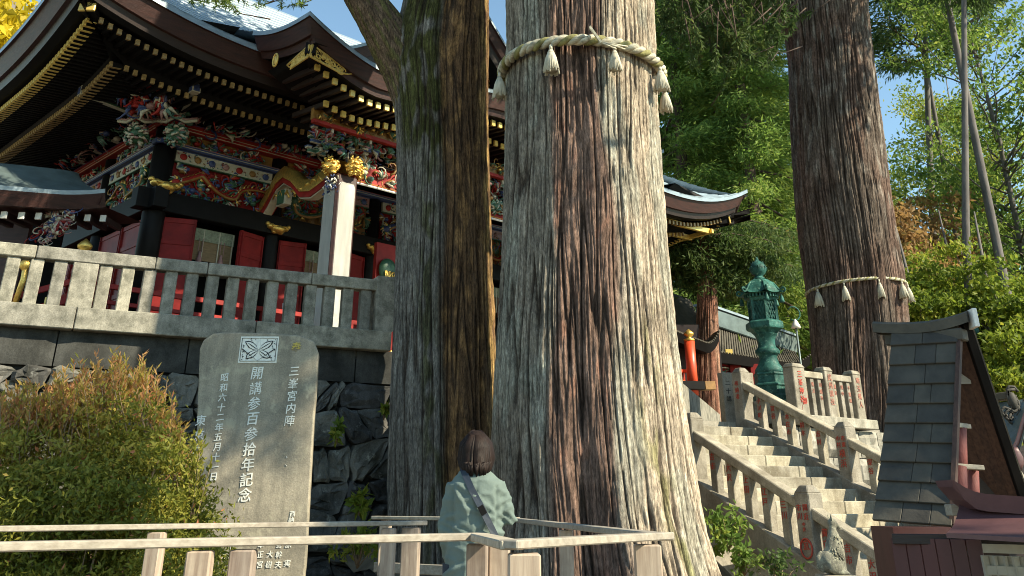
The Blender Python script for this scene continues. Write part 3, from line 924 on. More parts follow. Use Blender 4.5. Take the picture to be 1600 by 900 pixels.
for i in range(len(fr)): bm.faces.new((fr[i], bk[i], bk[(i + 1) % len(fr)], fr[(i + 1) % len(fr)]))
bmesh.ops.recalc_face_normals(bm, faces=bm.faces)
me = bpy.data.meshes.new('slab'); bm.to_mesh(me); me.materials.append(M['stele'])
o = bpy.data.objects.new('slab', me); SC.collection.objects.link(o); o.parent = stl
b_ = o.modifiers.new('bevel', 'BEVEL'); b_.width = .02; b_.segments = 2
SM = Matrix.Translation((0, -.1, 0))
def pcol(text, p0, p1, sz):
    n = len(text); it = []
    for i, ch in enumerate(text):
        t = i / max(1, n - 1); x, z = sl(p0[0] + (p1[0] - p0[0]) * t, p0[1] + (p1[1] - p0[1]) * t)
        it.append((ch, x, z, sz))
    return it
def inscr(items, nm='inscription', mat=None, seed=3, parent=stl, M4=SM, slant=.10):
    mb = MB(); put_text(mb, items, M4, 0, slant, seed); return mb.build(nm, mat or M['white_txt'], parent)
inscr(pcol('開講参百参拾年記念', (402, 583), (383, 773), .158), seed=1)
inscr(pcol('昭和六十二年五月十一日', (351, 590), (334, 745), .10), seed=2)
inscr(pcol('東京九', (314, 657), (308, 703), .125), seed=3)
inscr(pcol('三峯宮内陣', (460, 580), (453, 657), .128), seed=4)
inscr(pcol('奉', (463, 542), (463, 542), .12), mat=M['yellow_txt'], seed=5)
inscr(pcol('ゝヽ', (448, 714), (447, 727), .04) + pcol('西納', (457, 803), (455, 812), .065), seed=6)
for tx, x, y0, y1 in (('原実', 451, 851, 880), ('野幹夫', 437, 851, 882), ('大樹', 422, 866, 882), ('本正宮', 408, 851, 882), ('木久喜', 361, 852, 885), ('仙三', 347, 868, 885)):
    inscr(pcol(tx, (x, y0), (x - 2, y1), .075), seed=x)
# emblem : framed square with four leaves meeting in a lozenge
mb = MB()
ex0, ez1 = sl(377, 526); ex1, ez0 = sl(432, 567)
cxe, cze = (ex0 + ex1) / 2, (ez0 + ez1) / 2; hw, hh = (ex1 - ex0) / 2, (ez1 - ez0) / 2
def plate(pts, y, mi=0, th=.006):
    n = len(pts)
    mb.add([(x, y, z) for x, z in pts] + [(x, y + th, z) for x, z in pts], [tuple(range(n))] + [(i, i + n, (i + 1) % n + n, (i + 1) % n) for i in range(n)], mi)
plate([(ex0, ez0), (ex1, ez0), (ex1, ez1), (ex0, ez1)], -.108, 0)
for sx, sz in ((1, 1), (-1, 1), (1, -1), (-1, -1)):
    for k, (r0, w0) in enumerate(((.95, .27), (.86, .20), (.80, .035))):
        a = math.atan2(sz * hh * .8, sx * hw * .85)
        L_ = hw * (.92 if sz > 0 else .80) * r0
        c_, s_ = math.cos(a), math.sin(a)
        pts = []
        for t in (0.04, .3, .6, .85, 1): pts.append((t * L_, w0 * hh * math.sin(math.pi * min(1, t * .95))))
        poly = pts + [(x, -y) for x, y in reversed(pts[:-1])]
        plate([(cxe + x * c_ - y * s_, cze - hh * .05 + x * s_ + y * c_) for x, y in poly], -.112 - k * .004, k != 1)
for sx in (1, -1):
    plate([(cxe, cze - hh * .85), (cxe + sx * hw * .05, cze - hh * .8), (cxe + sx * hw * .88, cze + hh * .02), (cxe + sx * hw * .84, cze + hh * .08)], -.118, 1)
    plate([(cxe, cze + hh * .9), (cxe + sx * hw * .10, cze + hh * .2), (cxe, cze)], -.1205, 0)
rr = random.Random(4)
for k in range(60):
    x, z = rr.uniform(ex0 + .03, ex1 - .03), rr.uniform(ez0 + .03, ez1 - .03)
    if abs(x - cxe) / hw + abs(z - cze) / hh < .85: continue
    a = rr.uniform(0, 6.28); l_ = rr.uniform(.008, .02)
    plate([(x + l_ * math.cos(a), z + l_ * math.sin(a)), (x + .005 * math.cos(a + 1.57), z + .005 * math.sin(a + 1.57)), (x - l_ * math.cos(a), z - l_ * math.sin(a)), (x - .005 * math.cos(a + 1.57), z - .005 * math.sin(a + 1.57))][::-1], -.1125, 1)
for t in (.02, .035):
    for (a, b2) in (((ex0 + t, ez0 + t), (ex1 - t, ez0 + t)), ((ex1 - t, ez0 + t), (ex1 - t, ez1 - t)), ((ex1 - t, ez1 - t), (ex0 + t, ez1 - t)), ((ex0 + t, ez1 - t), (ex0 + t, ez0 + t))):
        if t == .02: mb.beam((a[0], -.111, a[1]), (b2[0], -.111, b2[1]), .006, .006, 1)
mb.build('emblem', [M['white_txt'], M['black_txt']], stl)

# ---------------------------------------------------------------- autumn shrub
sh = empty('autumn_shrub', (at(130, 800, 9.6).x, 9.6, 0), 'big rounded shrub with yellow-green leaves and sunlit reddish tips, left of the stele', 'shrub')
rg = np.random.RandomState(12)
C = []; D = []
top_px = [(-60, 640), (0, 622), (40, 612), (90, 606), (120, 588), (150, 584), (190, 566), (215, 580), (250, 622), (285, 690), (310, 735), (325, 720), (345, 765), (350, 800), (335, 850), (320, 900)]
tw = MB()
def topline(px):
    xs = [p[0] for p in top_px[:11]]; ys = [p[1] for p in top_px[:11]]
    return float(np.interp(px, xs, ys))
for k in range(500):
    px = rg.uniform(-90, 325)
    ty = topline(px) if px < 295 else 715 + (px - 295) * 2.0
    f = rg.rand() ** 0.8
    py = ty + 22 + rg.rand() * 26 + f * (960 - ty)
    dep = 9.0 + rg.rand() * 1.6 - .5 * min(1, (py - ty) / 200)
    p = at(px, py, dep)
    C.append(tuple(p))
C = np.array(C) - np.array(sh.location)
P_, cl = leaf_points(rg, C, np.full((len(C), 3), .22) * np.array([1.3, 1.1, .5]), 150)
ztop = np.array([at(px, topline(px), 9.4).z for px in (0, 100, 200, 300)]).mean()
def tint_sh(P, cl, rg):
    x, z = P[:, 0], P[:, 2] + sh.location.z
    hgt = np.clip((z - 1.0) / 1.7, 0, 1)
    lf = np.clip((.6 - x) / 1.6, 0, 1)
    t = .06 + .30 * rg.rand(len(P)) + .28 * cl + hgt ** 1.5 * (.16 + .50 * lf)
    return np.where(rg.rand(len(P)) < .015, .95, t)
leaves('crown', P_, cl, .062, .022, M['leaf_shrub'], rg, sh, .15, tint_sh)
# upright shoots with narrow leaves
Pp = []; Dd = []; Cl = []
for k in range(230):
    px = rg.uniform(-60, 312); ty = topline(px)
    if k < 60: px = rg.choice([0, 15, 40, 92, 100, 112, 150, 165, 180, 190, 200, 213, 238, 262, 292, 300]) + rg.normal() * 9; ty = topline(px)
    y0 = ty + 60 + rg.rand() * 50; y1 = ty - 12 + rg.rand() * 40 - (16 if rg.rand() < .25 else 0)
    dep = 9.1 + rg.rand() * 1.0
    a = at(px, y0, dep); b2 = at(px + rg.normal() * 12, y1, dep + .05)
    a = a - Vector(sh.location); b2 = b2 - Vector(sh.location)
    tw.tube([a, a.lerp(b2, .5) + Vector((rg.normal() * .02, 0, 0)), b2], [.006, .004, .002], 4)
    for q_ in range(34):
        t = .25 + .75 * rg.rand(); Pp.append(tuple(a.lerp(b2, t))); ang = rg.rand() * 6.28
        Dd.append((math.cos(ang) * .6, math.sin(ang) * .6, .9)); Cl.append(.5 + .5 * rg.rand())
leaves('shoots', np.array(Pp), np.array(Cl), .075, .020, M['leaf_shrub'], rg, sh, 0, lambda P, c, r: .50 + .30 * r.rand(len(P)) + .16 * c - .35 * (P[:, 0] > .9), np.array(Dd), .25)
for k in range(70):
    a = Vector((rg.normal() * .25, rg.normal() * .2, 0)); b2 = Vector(C[rg.randint(len(C))])
    tw.tube([a, a.lerp(b2, .5) + Vector((rg.normal() * .15, rg.normal() * .15, -.1)), b2], [.02, .013, .004], 5)
tw.build('branches', M['twig'], sh)

# ---------------------------------------------------------------- wooden handrail and deck
RZ = 1.372
wr_ = empty('wooden_handrail', (-.3, 5.5, .32), 'pale weathered timber handrail with flat top planks zigzagging round the viewing deck', 'handrail')
def RP(px, py): p = atz(px, py, RZ); return Vector((p.x, p.y, RZ))
A0, A1, A2, A3, A4, A5 = RP(-80, 848), RP(747, 832.5), RP(800, 844), RP(1036, 832), RP(802, 808.5), RP(590, 806.3)
B0, B1 = RP(-80, 823.5), RP(660, 814)
wo = Vector(wr_.location)
def rail(p, q, wd=.09, th=.032, z=0.0, nm='rail', ext=0.0):
    d = (q - p).normalized(); mb = MB()
    mb.beam(p - d * ext - wo + Vector((0, 0, z - th / 2)), q + d * ext - wo + Vector((0, 0, z - th / 2)), wd, th)
    return mb.build(nm, M['rail_wood'], wr_, bevel=.005)
rail(A0, A1, ext=.02); rail(A1, A2, z=-.001, ext=.01); rail(A2, A3, z=.002, ext=.03); rail(A3, A4, z=-.002, ext=.02); rail(A4, A5, z=.001, ext=.05); rail(B0, B1, z=.003, ext=.02)
def rpost(p, wd=.095, dz=0, nm='post'):
    mb = MB(); mb.box((p.x - wo.x, p.y - wo.y, (RZ - .045) / 2 + .0 - wo.z + .0), (wd, wd, RZ - .045), rz=.1 * math.sin(p.x * 9))
    return mb.build(nm, M['post_wood'], wr_, bevel=.006)
def onrail(P, Q, px):
    # point on the rail axis that shows at this column
    best = min((abs(800 + F_PX * (P.lerp(Q, t / 200)).x / ((P.lerp(Q, t / 200)).y * CT + (RZ - CAMZ) * ST) - px), t) for t in range(201))
    return P.lerp(Q, best[1] / 200)
for px in (318, 385, 756, -40): rpost(onrail(A0, A1, px))
rpost(A1 + Vector((.10, .05, 0)))
rpost(A2 + Vector((.045, .03, 0)), .12)
rpost(onrail(A2, A3, 1010) , .12)
rpost(onrail(A3, A4, 884) ); rpost(A5 + Vector((.09, 0, 0)), .12)
rpost(B1 - Vector((.08, 0, 0)), .13); rpost(onrail(B0, B1, 250)); rpost(onrail(B0, B1, 610))
for P_0, Q_0 in ((A3, A4), (A4, A5), (A0, A1), (B0, B1)):
    rail(P_0, Q_0, .04, .09, -.42, 'lower_rail')
mbk = MB()
for px in (700, 722, 748):
    pass
dk = empty('viewing_deck', (-1, 6, .28), 'low deck of grey planks under the timber handrail where the visitor stands', 'deck')
d0 = MB(); d0.box((0, 0, 0), (.142, 3.0, .04))
pk = None
for k in range(34):
    x = -3.1 + k * .15
    if pk is None: pk = d0.build('plank', M['rail_wood'], dk); pk.location = (x - dk.location.x, 0, .02)
    else: part_copy(pk, 'plank', dk, (x - dk.location.x, 0, .02))
mb = MB()
for y in (4.8, 6, 7.2): mb.box((-1.0 + 0.4, y - 6, -.09), (5.2, .1, .16))
mb.build('joist', M['post_wood'], dk)

# ---------------------------------------------------------------- stairs
sta = empty('stone_stairs', stp(1.5, SW / 2, 0), 'sunlit stone staircase climbing to the shrine landing between two inscribed stone railings', 'stairs')
so = Vector(sta.location)
RUN = .36; RISE = RUN * SK
ns = 22
smin = -3.2
for k in range(ns):
    s0 = smin + k * RUN
    zt = 0.72 + SK * (s0 + RUN * .5)
    if s0 > 4.35: break
    wds = [0, 1.15 + .5 * math.sin(k * 2.3) * .5, SW]
    wds = [0.12, 1.2 + .3 * math.sin(k * 2.3), 2.35 + .25 * math.sin(k * 1.7), SW - .12]
    for i in range(3):
        mb = MB(); c = stp(s0 + RUN / 2 + .02, (wds[i] + wds[i + 1]) / 2, zt - RISE / 2 - .12) - so
        mb.box(c, (wds[i + 1] - wds[i] - .008, RUN + .04, RISE + .24 + .002 * i), rz=math.atan2(sn.y, sn.x))
        mb.build('step', M['stair'], sta, bevel=.012)
SZ0 = .72
def sfence(w_, s0, s1, posts, nbal, label, texts, seed, post_texts):
    """sloping stone railing"""
    o = empty('stair_railing', stp((s0 + s1) / 2, w_, SZ0), label, 'railing', 'inscribed stone railings of the stairs')
    oo = Vector(o.location); rz = math.atan2(sdv.y, sdv.x)
    def pt(s, z): return stp(s, w_, z) - oo
    def zb(s): return SZ0 + .10 + SK * s
    m = MB(); m.beam(pt(s0, zb(s0) - .17), pt(s1, zb(s1) - .17), .27, .36); m.build('string_stone', M['stonefence'], o, bevel=.015)
    m = MB(); m.beam(pt(s0, zb(s0) + .62), pt(s1, zb(s1) + .62), .20, .12); m.build('top_rail', M['stonefence'], o, bevel=.012)
    X = sn * -1.0   # reading direction on the faces that look down the stairs
    rr = random.Random(seed)
    ss = [s0 + (s1 - s0) * (i + .5) / nbal for i in range(nbal)]
    for i, s in enumerate(ss):
        if any(abs(s - p) < .22 for p in posts): continue
        m = MB(); c = pt(s, zb(s) + .28)
        m.box(c, (.13, .125, .68), rz=rz)
        b = m.build('baluster', M['stonefence'], o, bevel=.008)
        tx = texts[i % len(texts)]
        fm2 = frame(Vector(c) - sn * .064, -sdv)
        inscr([(ch, 0, .20 - j * .125, .10) for j, ch in enumerate(texts[(i + 2) % len(texts)])], 'inscription', M['red_txt'], seed + i, b, fm2, .03)
    for j, s in enumerate(posts):
        m = MB(); c = pt(s, zb(s) + .30)
        m.box(c, (.25, .25, 1.0), rz=rz); m.box(c + Vector((0, 0, .545)), (.25, .25, .09), rz=rz, taper=.55)
        b = m.build('post', M['stonefence'], o, bevel=.012)
        for fm in (frame(Vector(c) - sn * .127, -sdv),):
            it = []
            for a, colx in enumerate(post_texts[j % len(post_texts)]):
                for q_, ch in enumerate(colx[0]): it.append((ch, colx[1], colx[2] - q_ * colx[3] * 1.15, colx[3]))
            inscr(it, 'inscription', M['red_txt'], seed, b, fm, .03)
            if j == 0 and seed == 100:
                mm = MB()
                prev = None
                ring = [Vector((math.cos(t * math.pi / 12) * .095, -.008, -.13 + math.sin(t * math.pi / 12) * .11)) for t in range(25)]
                mm.tube([fm @ p for p in ring], .011, 6, cap=False)
                mm.build('emblem_ring', M['red_txt'], b)
    return o
sfence(0, -2.4, 2.15, [-.02, 2.12, -2.3], 14, 'near sloping stone railing with red lettering, its lower post carrying a circled emblem', ['吉市', '黄道', '松京', '三川', '江戸', '上田', '大沢'], 100,
       [[('市川', -.055, .33, .085), ('岡近', .055, .33, .085), ('中井', .0, .14, .05), ('宜', 0, -.085, .12)], [('奉納', 0, .3, .1)]])
sfence(SW, -1.2, 4.45, [2.1, 4.42, -1.1], 17, 'far sloping stone railing running up the other side of the stairs towards the bronze lantern', ['横浜市', '志村', '鈴木', '本庄市', '深谷', '小川町'], 200,
       [[('中村', -.05, .33, .085), ('市東', .055, .33, .085), ('横浜', 0, .10, .13)], [('奉納者', 0, .3, .1)]])

# level fence on the landing
def lfence(O, dr, n_seg, seg, z0, label, seed, hgt=.86):
    o = empty('landing_fence', O + Vector((0, 0, z0)), label, 'fence')
    rz = math.atan2(dr.y, dr.x)
    pn = Vector((dr.y, -dr.x, 0))
    nm = ['大阪市', '秩父', '川越市', '浦和', '講中', '千葉県', '栃木']
    def ps(s, z, off=0): return dr * s + pn * off + Vector((0, 0, z))
    for k in range(n_seg + 1):
        m = MB(); wd = .26 if k else .36
        m.box(ps(k * seg, hgt / 2), (wd, .24, hgt), rz=rz); m.box(ps(k * seg, hgt + .04), (wd + .03, .27, .08), rz=rz, taper=.7)
        b = m.build('post', M['stonefence'], o, bevel=.012)
        fm = frame(ps(k * seg, hgt / 2, .123), dr)
        t = ['三峯神社御', '武州講社', '埼玉県人'][k % 3]
        inscr([(ch, 0, hgt * .36 - j * .15, .13) for j, ch in enumerate(t[:5])], 'inscription', M['red_txt'] if k == 0 else M['faint_txt'], seed + k, b, fm, .03)
    for k in range(n_seg):
        m = MB(); m.beam(ps(k * seg + .13, hgt - .10), ps((k + 1) * seg - .13, hgt - .10), .16, .12); m.build('top_rail', M['stonefence'], o, bevel=.01)
        for j in range(3):
            s = k * seg + seg * (j + 1) / 4
            m = MB(); m.box(ps(s, (hgt - .16) / 2), (.105, .10, hgt - .16), rz=rz)
            b = m.build('baluster', M['stonefence'], o, bevel=.006)
            fm = frame(ps(s, (hgt - .16) / 2, .052), dr)
            inscr([(ch, 0, .24 - i * .12, .085) for i, ch in enumerate(nm[(k * 3 + j) % 7])], 'inscription', M['faint_txt'], seed, b, fm, .03)
    m = MB(); m.beam(ps(-.3, -.09), ps(n_seg * seg + .3, -.09), .5, .18); m.build('base_stone', M['stone'], o, bevel=.015)
    return o
FO = atz(1249, 652, 2.95); FO.z = 0
fdir = Vector((.80, .60, 0)).normalized()
seg = .93
lf = lfence(FO, fdir, 2, seg, 2.98, 'level fence of inscribed stone posts on the landing between bronze lantern and roped cedar', 300)
# rough masonry under the fence
mw = empty('landing_wall', FO + fdir * .9 + Vector((0, 0, 1.4)), 'rough sunlit masonry carrying the level stone fence beside the stairs', 'wall')
fn = Vector((fdir.y, -fdir.x, 0))
for i in range(4):
    for j in range(6):
        s0_ = -1.1 + j * .62 + (i % 2) * .3; z0_ = .75 + i * .51
        mb = MB(); nx = 5
        P = [[fdir * (s0_ - .9 + .6 * a / nx) + fn * (.16 + .05 * math.sin(a * 2 + b2 + i) + rnd.uniform(-.035, .035) if 0 < a < nx and 0 < b2 < 4 else .10 * fn * 0 + fn * .08) + Vector((0, 0, z0_ - 1.4 + .49 * b2 / 4)) if False else
              (fdir * (s0_ - .9 + .6 * a / nx) + fn * ((.18 + rnd.uniform(-.035, .035)) if (0 < a < nx and 0 < b2 < 4) else .09) + Vector((0, 0, z0_ - 1.4 + .49 * b2 / 4))) for a in range(nx + 1)] for b2 in range(5)]
        mb.grid(P, smooth=False)
        mb.build('stone', M['stone'], mw)
mb = MB(); mb.beam(-fdir * 1.6 - fn * .12 + Vector((0, 0, .25)), fdir * 3.0 - fn * .12 + Vector((0, 0, .25)), .4, 2.2); mb.build('joint_fill', M['mortar'], mw)

# tall inscribed slab posts left of the lantern
for i, (px, Yp, tx, lb) in enumerate(((1143, 19.6, '二十講', 'pale inscribed stone post standing nearest the red-barked trunk'), (1168, 20.4, '金伍', 'pale inscribed stone post half hidden behind the green lantern'))):
    p = at(px, 655, Yp)
    o = empty('inscribed_post', (p.x, p.y, LZ), lb, 'stone post')
    top = at(px, 583, Yp).z - LZ
    m = MB(); m.box((0, 0, top / 2), (.36, .2, top), rz=.3); m.build('slab', M['stonefence'], o, bevel=.01)
    fm = frame((-.03 + .03, -.10, top * .75), (math.cos(.3), math.sin(.3), 0))
    fm.translation = Vector((math.sin(.3) * .101, -math.cos(.3) * .101, top * .8))
    inscr([(ch, -.07, -j * .15, .11) for j, ch in enumerate(tx)] + [(ch, .08, -j * .15, .11) for j, ch in enumerate(tx[::-1])], 'inscription', M['black_txt'], 9, o, fm, .02)

# ---------------------------------------------------------------- bronze lantern
LY = 19.2
lp = at(1208, 628, LY)
ltn = empty('bronze_lantern', (lp.x, lp.y, lp.z), 'tall verdigris green bronze lantern with curled roof corners, beside the top of the stairs', 'lantern')
H_ = at(1192, 412, LY).z - lp.z
k_ = H_ / 2.62
def Lz(z): return z * k_
def lpart(nm, prof, n=6, c=(0, 0, 0), rot=R(30), smooth=False, sx=1, mat=M['verd'], par=ltn):
    m = MB(); m.lathe(c, [(r * k_, z * k_) for r, z in prof], n, 0, smooth, rot); return m.build(nm, mat, par, bevel=.006)
m = MB(); m.lathe((0, 0, LZ - lp.z - .0), [(.52, 0), (.5, lp.z - LZ - .01)], 6, 0, False, R(30)); m.build('pedestal', M['stone_dark'], ltn)
lpart('base', [(.38, 0), (.38, .10), (.35, .12), (.345, .26), (.37, .28), (.36, .31), (.32, .33), (.31, .46), (.33, .48), (.31, .52)])
lpart('stem', [(.28, .52), (.27, .58), (.20, .68), (.17, .78), (.18, .84), (.225, .87), (.235, .91), (.22, .95), (.18, .98), (.16, 1.04), (.17, 1.14), (.21, 1.22), (.23, 1.24)], 24, smooth=True)
lpart('platform', [(.22, 1.23), (.29, 1.30), (.36, 1.33), (.37, 1.36), (.37, 1.45), (.34, 1.47), (.30, 1.49)])
# lattice box
m = MB(); m.lathe((0, 0, 0), [(.235 * k_, 1.49 * k_), (.235 * k_, 1.86 * k_)], 6, 0, False, R(30)); m.build('fire_box', M['verd'], ltn)
mb = MB()
for a in range(6):
    a0_ = R(30 + 60 * a); a1_ = R(90 + 60 * a)
    p0 = Vector((math.cos(a0_), math.sin(a0_), 0)) * .262 * k_; p1 = Vector((math.cos(a1_), math.sin(a1_), 0)) * .262 * k_
    mb.beam(p0 + Vector((0, 0, 1.49 * k_)), p0 + Vector((0, 0, 1.87 * k_)), .05 * k_, .05 * k_, upv=(1, 0, .1))
    for t in range(-2, 5):
        for sgn in (1, -1):
            q0, q1 = (t / 4, t / 4 + .5) if sgn > 0 else (t / 4 + .5, t / 4)
            z0_, z1_ = 1.52, 1.84
            c0, c1 = max(0, min(1, q0)), max(0, min(1, q1))
            if c0 == c1: continue
            za = z0_ + (z1_ - z0_) * (c0 - q0) / (q1 - q0); zb_ = z0_ + (z1_ - z0_) * (c1 - q0) / (q1 - q0)
            mb.beam(p0.lerp(p1, c0) * .97 + Vector((0, 0, za * k_)), p0.lerp(p1, c1) * .97 + Vector((0, 0, zb_ * k_)), .016, .016, upv=(0.3, .2, 1))
mb.build('lattice', M['verd'], ltn)
lpart('cornice', [(.27, 1.86), (.29, 1.88), (.30, 1.92), (.34, 1.94)])
mb = MB()
for a in range(30):
    an = a * 2 * math.pi / 30; mb.box((math.cos(an) * .31 * k_, math.sin(an) * .31 * k_, 1.965 * k_), (.05 * k_, .028 * k_, .08 * k_), rz=an)
mb.build('dentils', M['verd'], ltn)
mb = MB()
# ribbed bell roof with curled corners
for a in range(6):
    a0_ = R(30 + 60 * a); a1_ = R(90 + 60 * a)
    P = []
    for i, (r, z) in enumerate([(.40, 2.0), (.375, 2.02), (.34, 2.09), (.28, 2.20), (.18, 2.28), (.08, 2.31)]):
        row = []
        for t in range(7):
            tt = t / 6; d_ = Vector((math.cos(a0_), math.sin(a0_), 0)).lerp(Vector((math.cos(a1_), math.sin(a1_), 0)), tt)
            bl_ = 1 + .06 * math.sin(math.pi * tt) * (1 if i > 1 else 0)
            zz = z + (.05 * (abs(tt - .5) * 2) ** 3 if i < 2 else 0)
            row.append(Vector((d_.x * r * bl_, d_.y * r * bl_, zz)) * k_)
        P.append(row)
    mb.grid(P)
mb.lathe((0, 0, 0), [(.44 * k_, 1.99 * k_), (.1 * k_, 2.0 * k_)], 6, 0, False, R(30))
rf = mb.build('roof', M['verd'], ltn)
for a in range(6):
    a0_ = R(30 + 60 * a); d_ = Vector((math.cos(a0_), math.sin(a0_), 0)); mb = MB(); pts = []
    for t in range(16):
        th = t / 15 * 4.6; rr_ = .05 * (1 - t / 24)
        pts.append((d_ * (.40 + .04 + math.sin(th) * rr_ * 1.1) + Vector((0, 0, 2.04 + .03 - math.cos(th) * rr_))) * k_)
    mb.tube([(d_ * .10 + Vector((0, 0, 2.30))) * k_, (d_ * .27 + Vector((0, 0, 2.2))) * k_, (d_ * .34 + Vector((0, 0, 2.10))) * k_, (d_ * .40 + Vector((0, 0, 2.03))) * k_] + pts, .022 * k_, 6)
    mb.build('curl', M['verd'], rf)
    if a in (0, 1, 2, 4, 5):
        mb = MB(); c = (d_ * .40 * k_)
        mb.lathe((c.x, c.y, 0), [(.008, 1.98 * k_), (.015, 1.95 * k_), (.03, 1.93 * k_), (.045, 1.86 * k_), (.055, 1.82 * k_)], 10); mb.build('bell', M['verd'], rf)
lpart('finial', [(.10, 2.29), (.12, 2.32), (.09, 2.35), (.07, 2.37), (.13, 2.41), (.165, 2.48), (.16, 2.56), (.11, 2.63), (.04, 2.68), (.01, 2.76)], 16, smooth=True)
mb = MB(); rr = random.Random(2)
for k in range(7):
    an = k * .9; c = Vector((math.cos(an) * .13, math.sin(an) * .13, 2.48)) * k_
    mb.tube([c, c + Vector((math.cos(an) * .04, math.sin(an) * .04, .05)) * k_, c + Vector((-math.cos(an) * .02, -math.sin(an) * .02, .12)) * k_, c + Vector((math.cos(an + 1) * .01, math.sin(an + 1) * .01, .17)) * k_], [.018, .02, .014, .004], 5)
mb.build('flame_ornament', M['verd'], ltn)

# curved lamp standard with a hanging bell-shaped shade behind the lantern
p = at(1250, 560, 27)
lmp = empty('bell_standard', (p.x, 27, LZ), 'slim crook-topped metal standard holding a small pale bell, right of the bronze lantern', 'lamp post')
zt = at(1250, 478, 27).z - LZ
mb = MB(); pts = [(0.0, 0, 0), (0, 0, zt - .5)]
mb.tube(pts, .03, 6); mb.build('pole', M['copper_dk'], lmp)
mb = MB(); mb.tube([(.18 * math.cos(t / 8 * math.pi * 1.5 - 2.2) - .02, 0, zt - .22 + .2 * math.sin(t / 8 * math.pi * 1.5 - 2.2)) for t in range(9)], .022, 6); mb.build('crook', M['verd'], lmp)
mb = MB(); mb.lathe((0, 0, zt - .62), [(.14, 0), (.11, .08), (.07, .16), (.03, .22), (.01, .25)], 12); mb.build('bell', M['white'], lmp)

# ---------------------------------------------------------------- guardian wolf
WY = 10.6
wp0 = at(1306, 898, WY)
sc_ = (at(1306, 805, WY).z - wp0.z)
wf = empty('guardian_wolf', (wp0.x, WY, wp0.z), 'small stone guardian wolf sitting upright on its pedestal in front of the stair post', 'statue', rz=R(12))
def skin_obj(name, verts, edges, radii, mat, parent, sub=2, root=0, M4=None):
    me = bpy.data.meshes.new(name)
    me.from_pydata([tuple(v) for v in verts], edges, [])
    o = bpy.data.objects.new(name, me); SC.collection.objects.link(o); o.parent = parent
    o.modifiers.new('skin', 'SKIN')
    for i, r in enumerate(radii):
        sv_ = me.skin_vertices[0].data[i]; sv_.radius = (r, r) if not hasattr(r, '__len__') else r
        sv_.use_root = (i == root)
    s_ = o.modifiers.new('sub', 'SUBSURF'); s_.levels = sub; s_.render_levels = sub
    o.data.materials.append(mat)
    for p in me.polygons: p.use_smooth = True
    return o
g = sc_
def bake(o, name, mats, parent, rem=None, smooth=True, noise_amp=0, seed=1, sm_iter=0):
    """evaluate modifiers, optional voxel remesh, return one mesh object"""
    if rem:
        r_ = o.modifiers.new('rem', 'REMESH'); r_.mode = 'VOXEL'; r_.voxel_size = rem
    if sm_iter:
        q_ = o.modifiers.new('sm', 'SMOOTH'); q_.iterations = sm_iter; q_.factor = .5
    bpy.context.view_layer.update()
    me = bpy.data.meshes.new_from_object(o.evaluated_get(bpy.context.evaluated_depsgraph_get()))
    bpy.data.objects.remove(o)
    me.materials.clear()
    for m in (mats if isinstance(mats, list) else [mats]): me.materials.append(m)
    for p in me.polygons: p.use_smooth = smooth; p.material_index = 0
    n = bpy.data.objects.new(name, me); SC.collection.objects.link(n); n.parent = parent
    return n
mb = MB()
# sitting wolf, facing right (+x), units of statue height
def E_(c, d, ry=0): mb.ell(tuple(x * g for x in c), tuple(x * g for x in d), n=16, m=10, M=Matrix.Rotation(R(ry), 3, 'Y'))
E_((-.06, 0, .22), (.23, .17, .22)); E_((.02, 0, .42), (.17, .145, .25), 12); E_((.05, 0, .60), (.12, .10, .16), 14)
E_((.045, 0, .74), (.075, .07, .14), 8); E_((.06, 0, .87), (.095, .075, .085)); E_((.145, 0, .835), (.085, .045, .045), 38); E_((.20, 0, .785), (.05, .034, .032), 38)
for s in (-1, 1):
    E_((-.04, .12 * s, .15), (.17, .075, .15)); E_((.08, .15 * s, .035), (.13, .05, .035))
    mb.tube([(.09 * g, .08 * s * g, .45 * g), (.14 * g, .085 * s * g, .25 * g), (.15 * g, .085 * s * g, .06 * g), (.16 * g, .085 * s * g, .0)], [.07 * g, .05 * g, .042 * g, .045 * g], 10)
    E_((.19, .085 * s, .025), (.07, .045, .03))
mb.tube([(-.22 * g, .02 * g, .06 * g), (-.30 * g, .04 * g, .12 * g), (-.30 * g, .03 * g, .28 * g), (-.24 * g, .02 * g, .40 * g)], [.05 * g, .06 * g, .06 * g, .02 * g], 10)
o = mb.build('tmp', M['wolf'])
body = bake(o, 'body', M['wolf'], wf, rem=.012, sm_iter=4)
bpy.context.view_layer.update()
mb = MB(); rr = random.Random(9)
for k in range(230):   # carved locks of fur on breast and back
    z = rr.uniform(.22, .68); a = rr.uniform(0, 6.28)
    rx, ry = (.19 - .10 * max(0, z - .35) / .33, .155 - .07 * max(0, z - .35) / .33)
    cx_ = -.03 + .09 * min(1, max(0, z - .2) / .4)
    p = Vector((cx_ + math.cos(a) * rx, math.sin(a) * ry, z)) * g
    nrm = Vector((math.cos(a), math.sin(a), .1))
    t = Vector((-math.sin(a) * rr.uniform(-.5, .5), math.cos(a) * rr.uniform(-.5, .5), -1)).normalized()
    mb.tube([p - nrm * .01, p + t * .03 * g + nrm * .012 * g, p + t * .075 * g + nrm * .002], [.010 * g, .016 * g, .004 * g], 5)
mb.build('fur_locks', M['wolf'], wf)['kind'] = 'stuff'
for s in (-1, 1):
    mb = MB(); c = Vector((.03, .055 * s, .93)) * g
    mb.add([c + Vector((-.03, -.02 * s, 0)) * g, c + Vector((.035, -.02 * s, -.01)) * g, c + Vector((.0, .025 * s, -.02)) * g, c + Vector((-.01, .015 * s, .10)) * g], [(0, 1, 3), (1, 2, 3), (2, 0, 3), (0, 2, 1)])
    mb.build('ear', M['wolf'], wf)
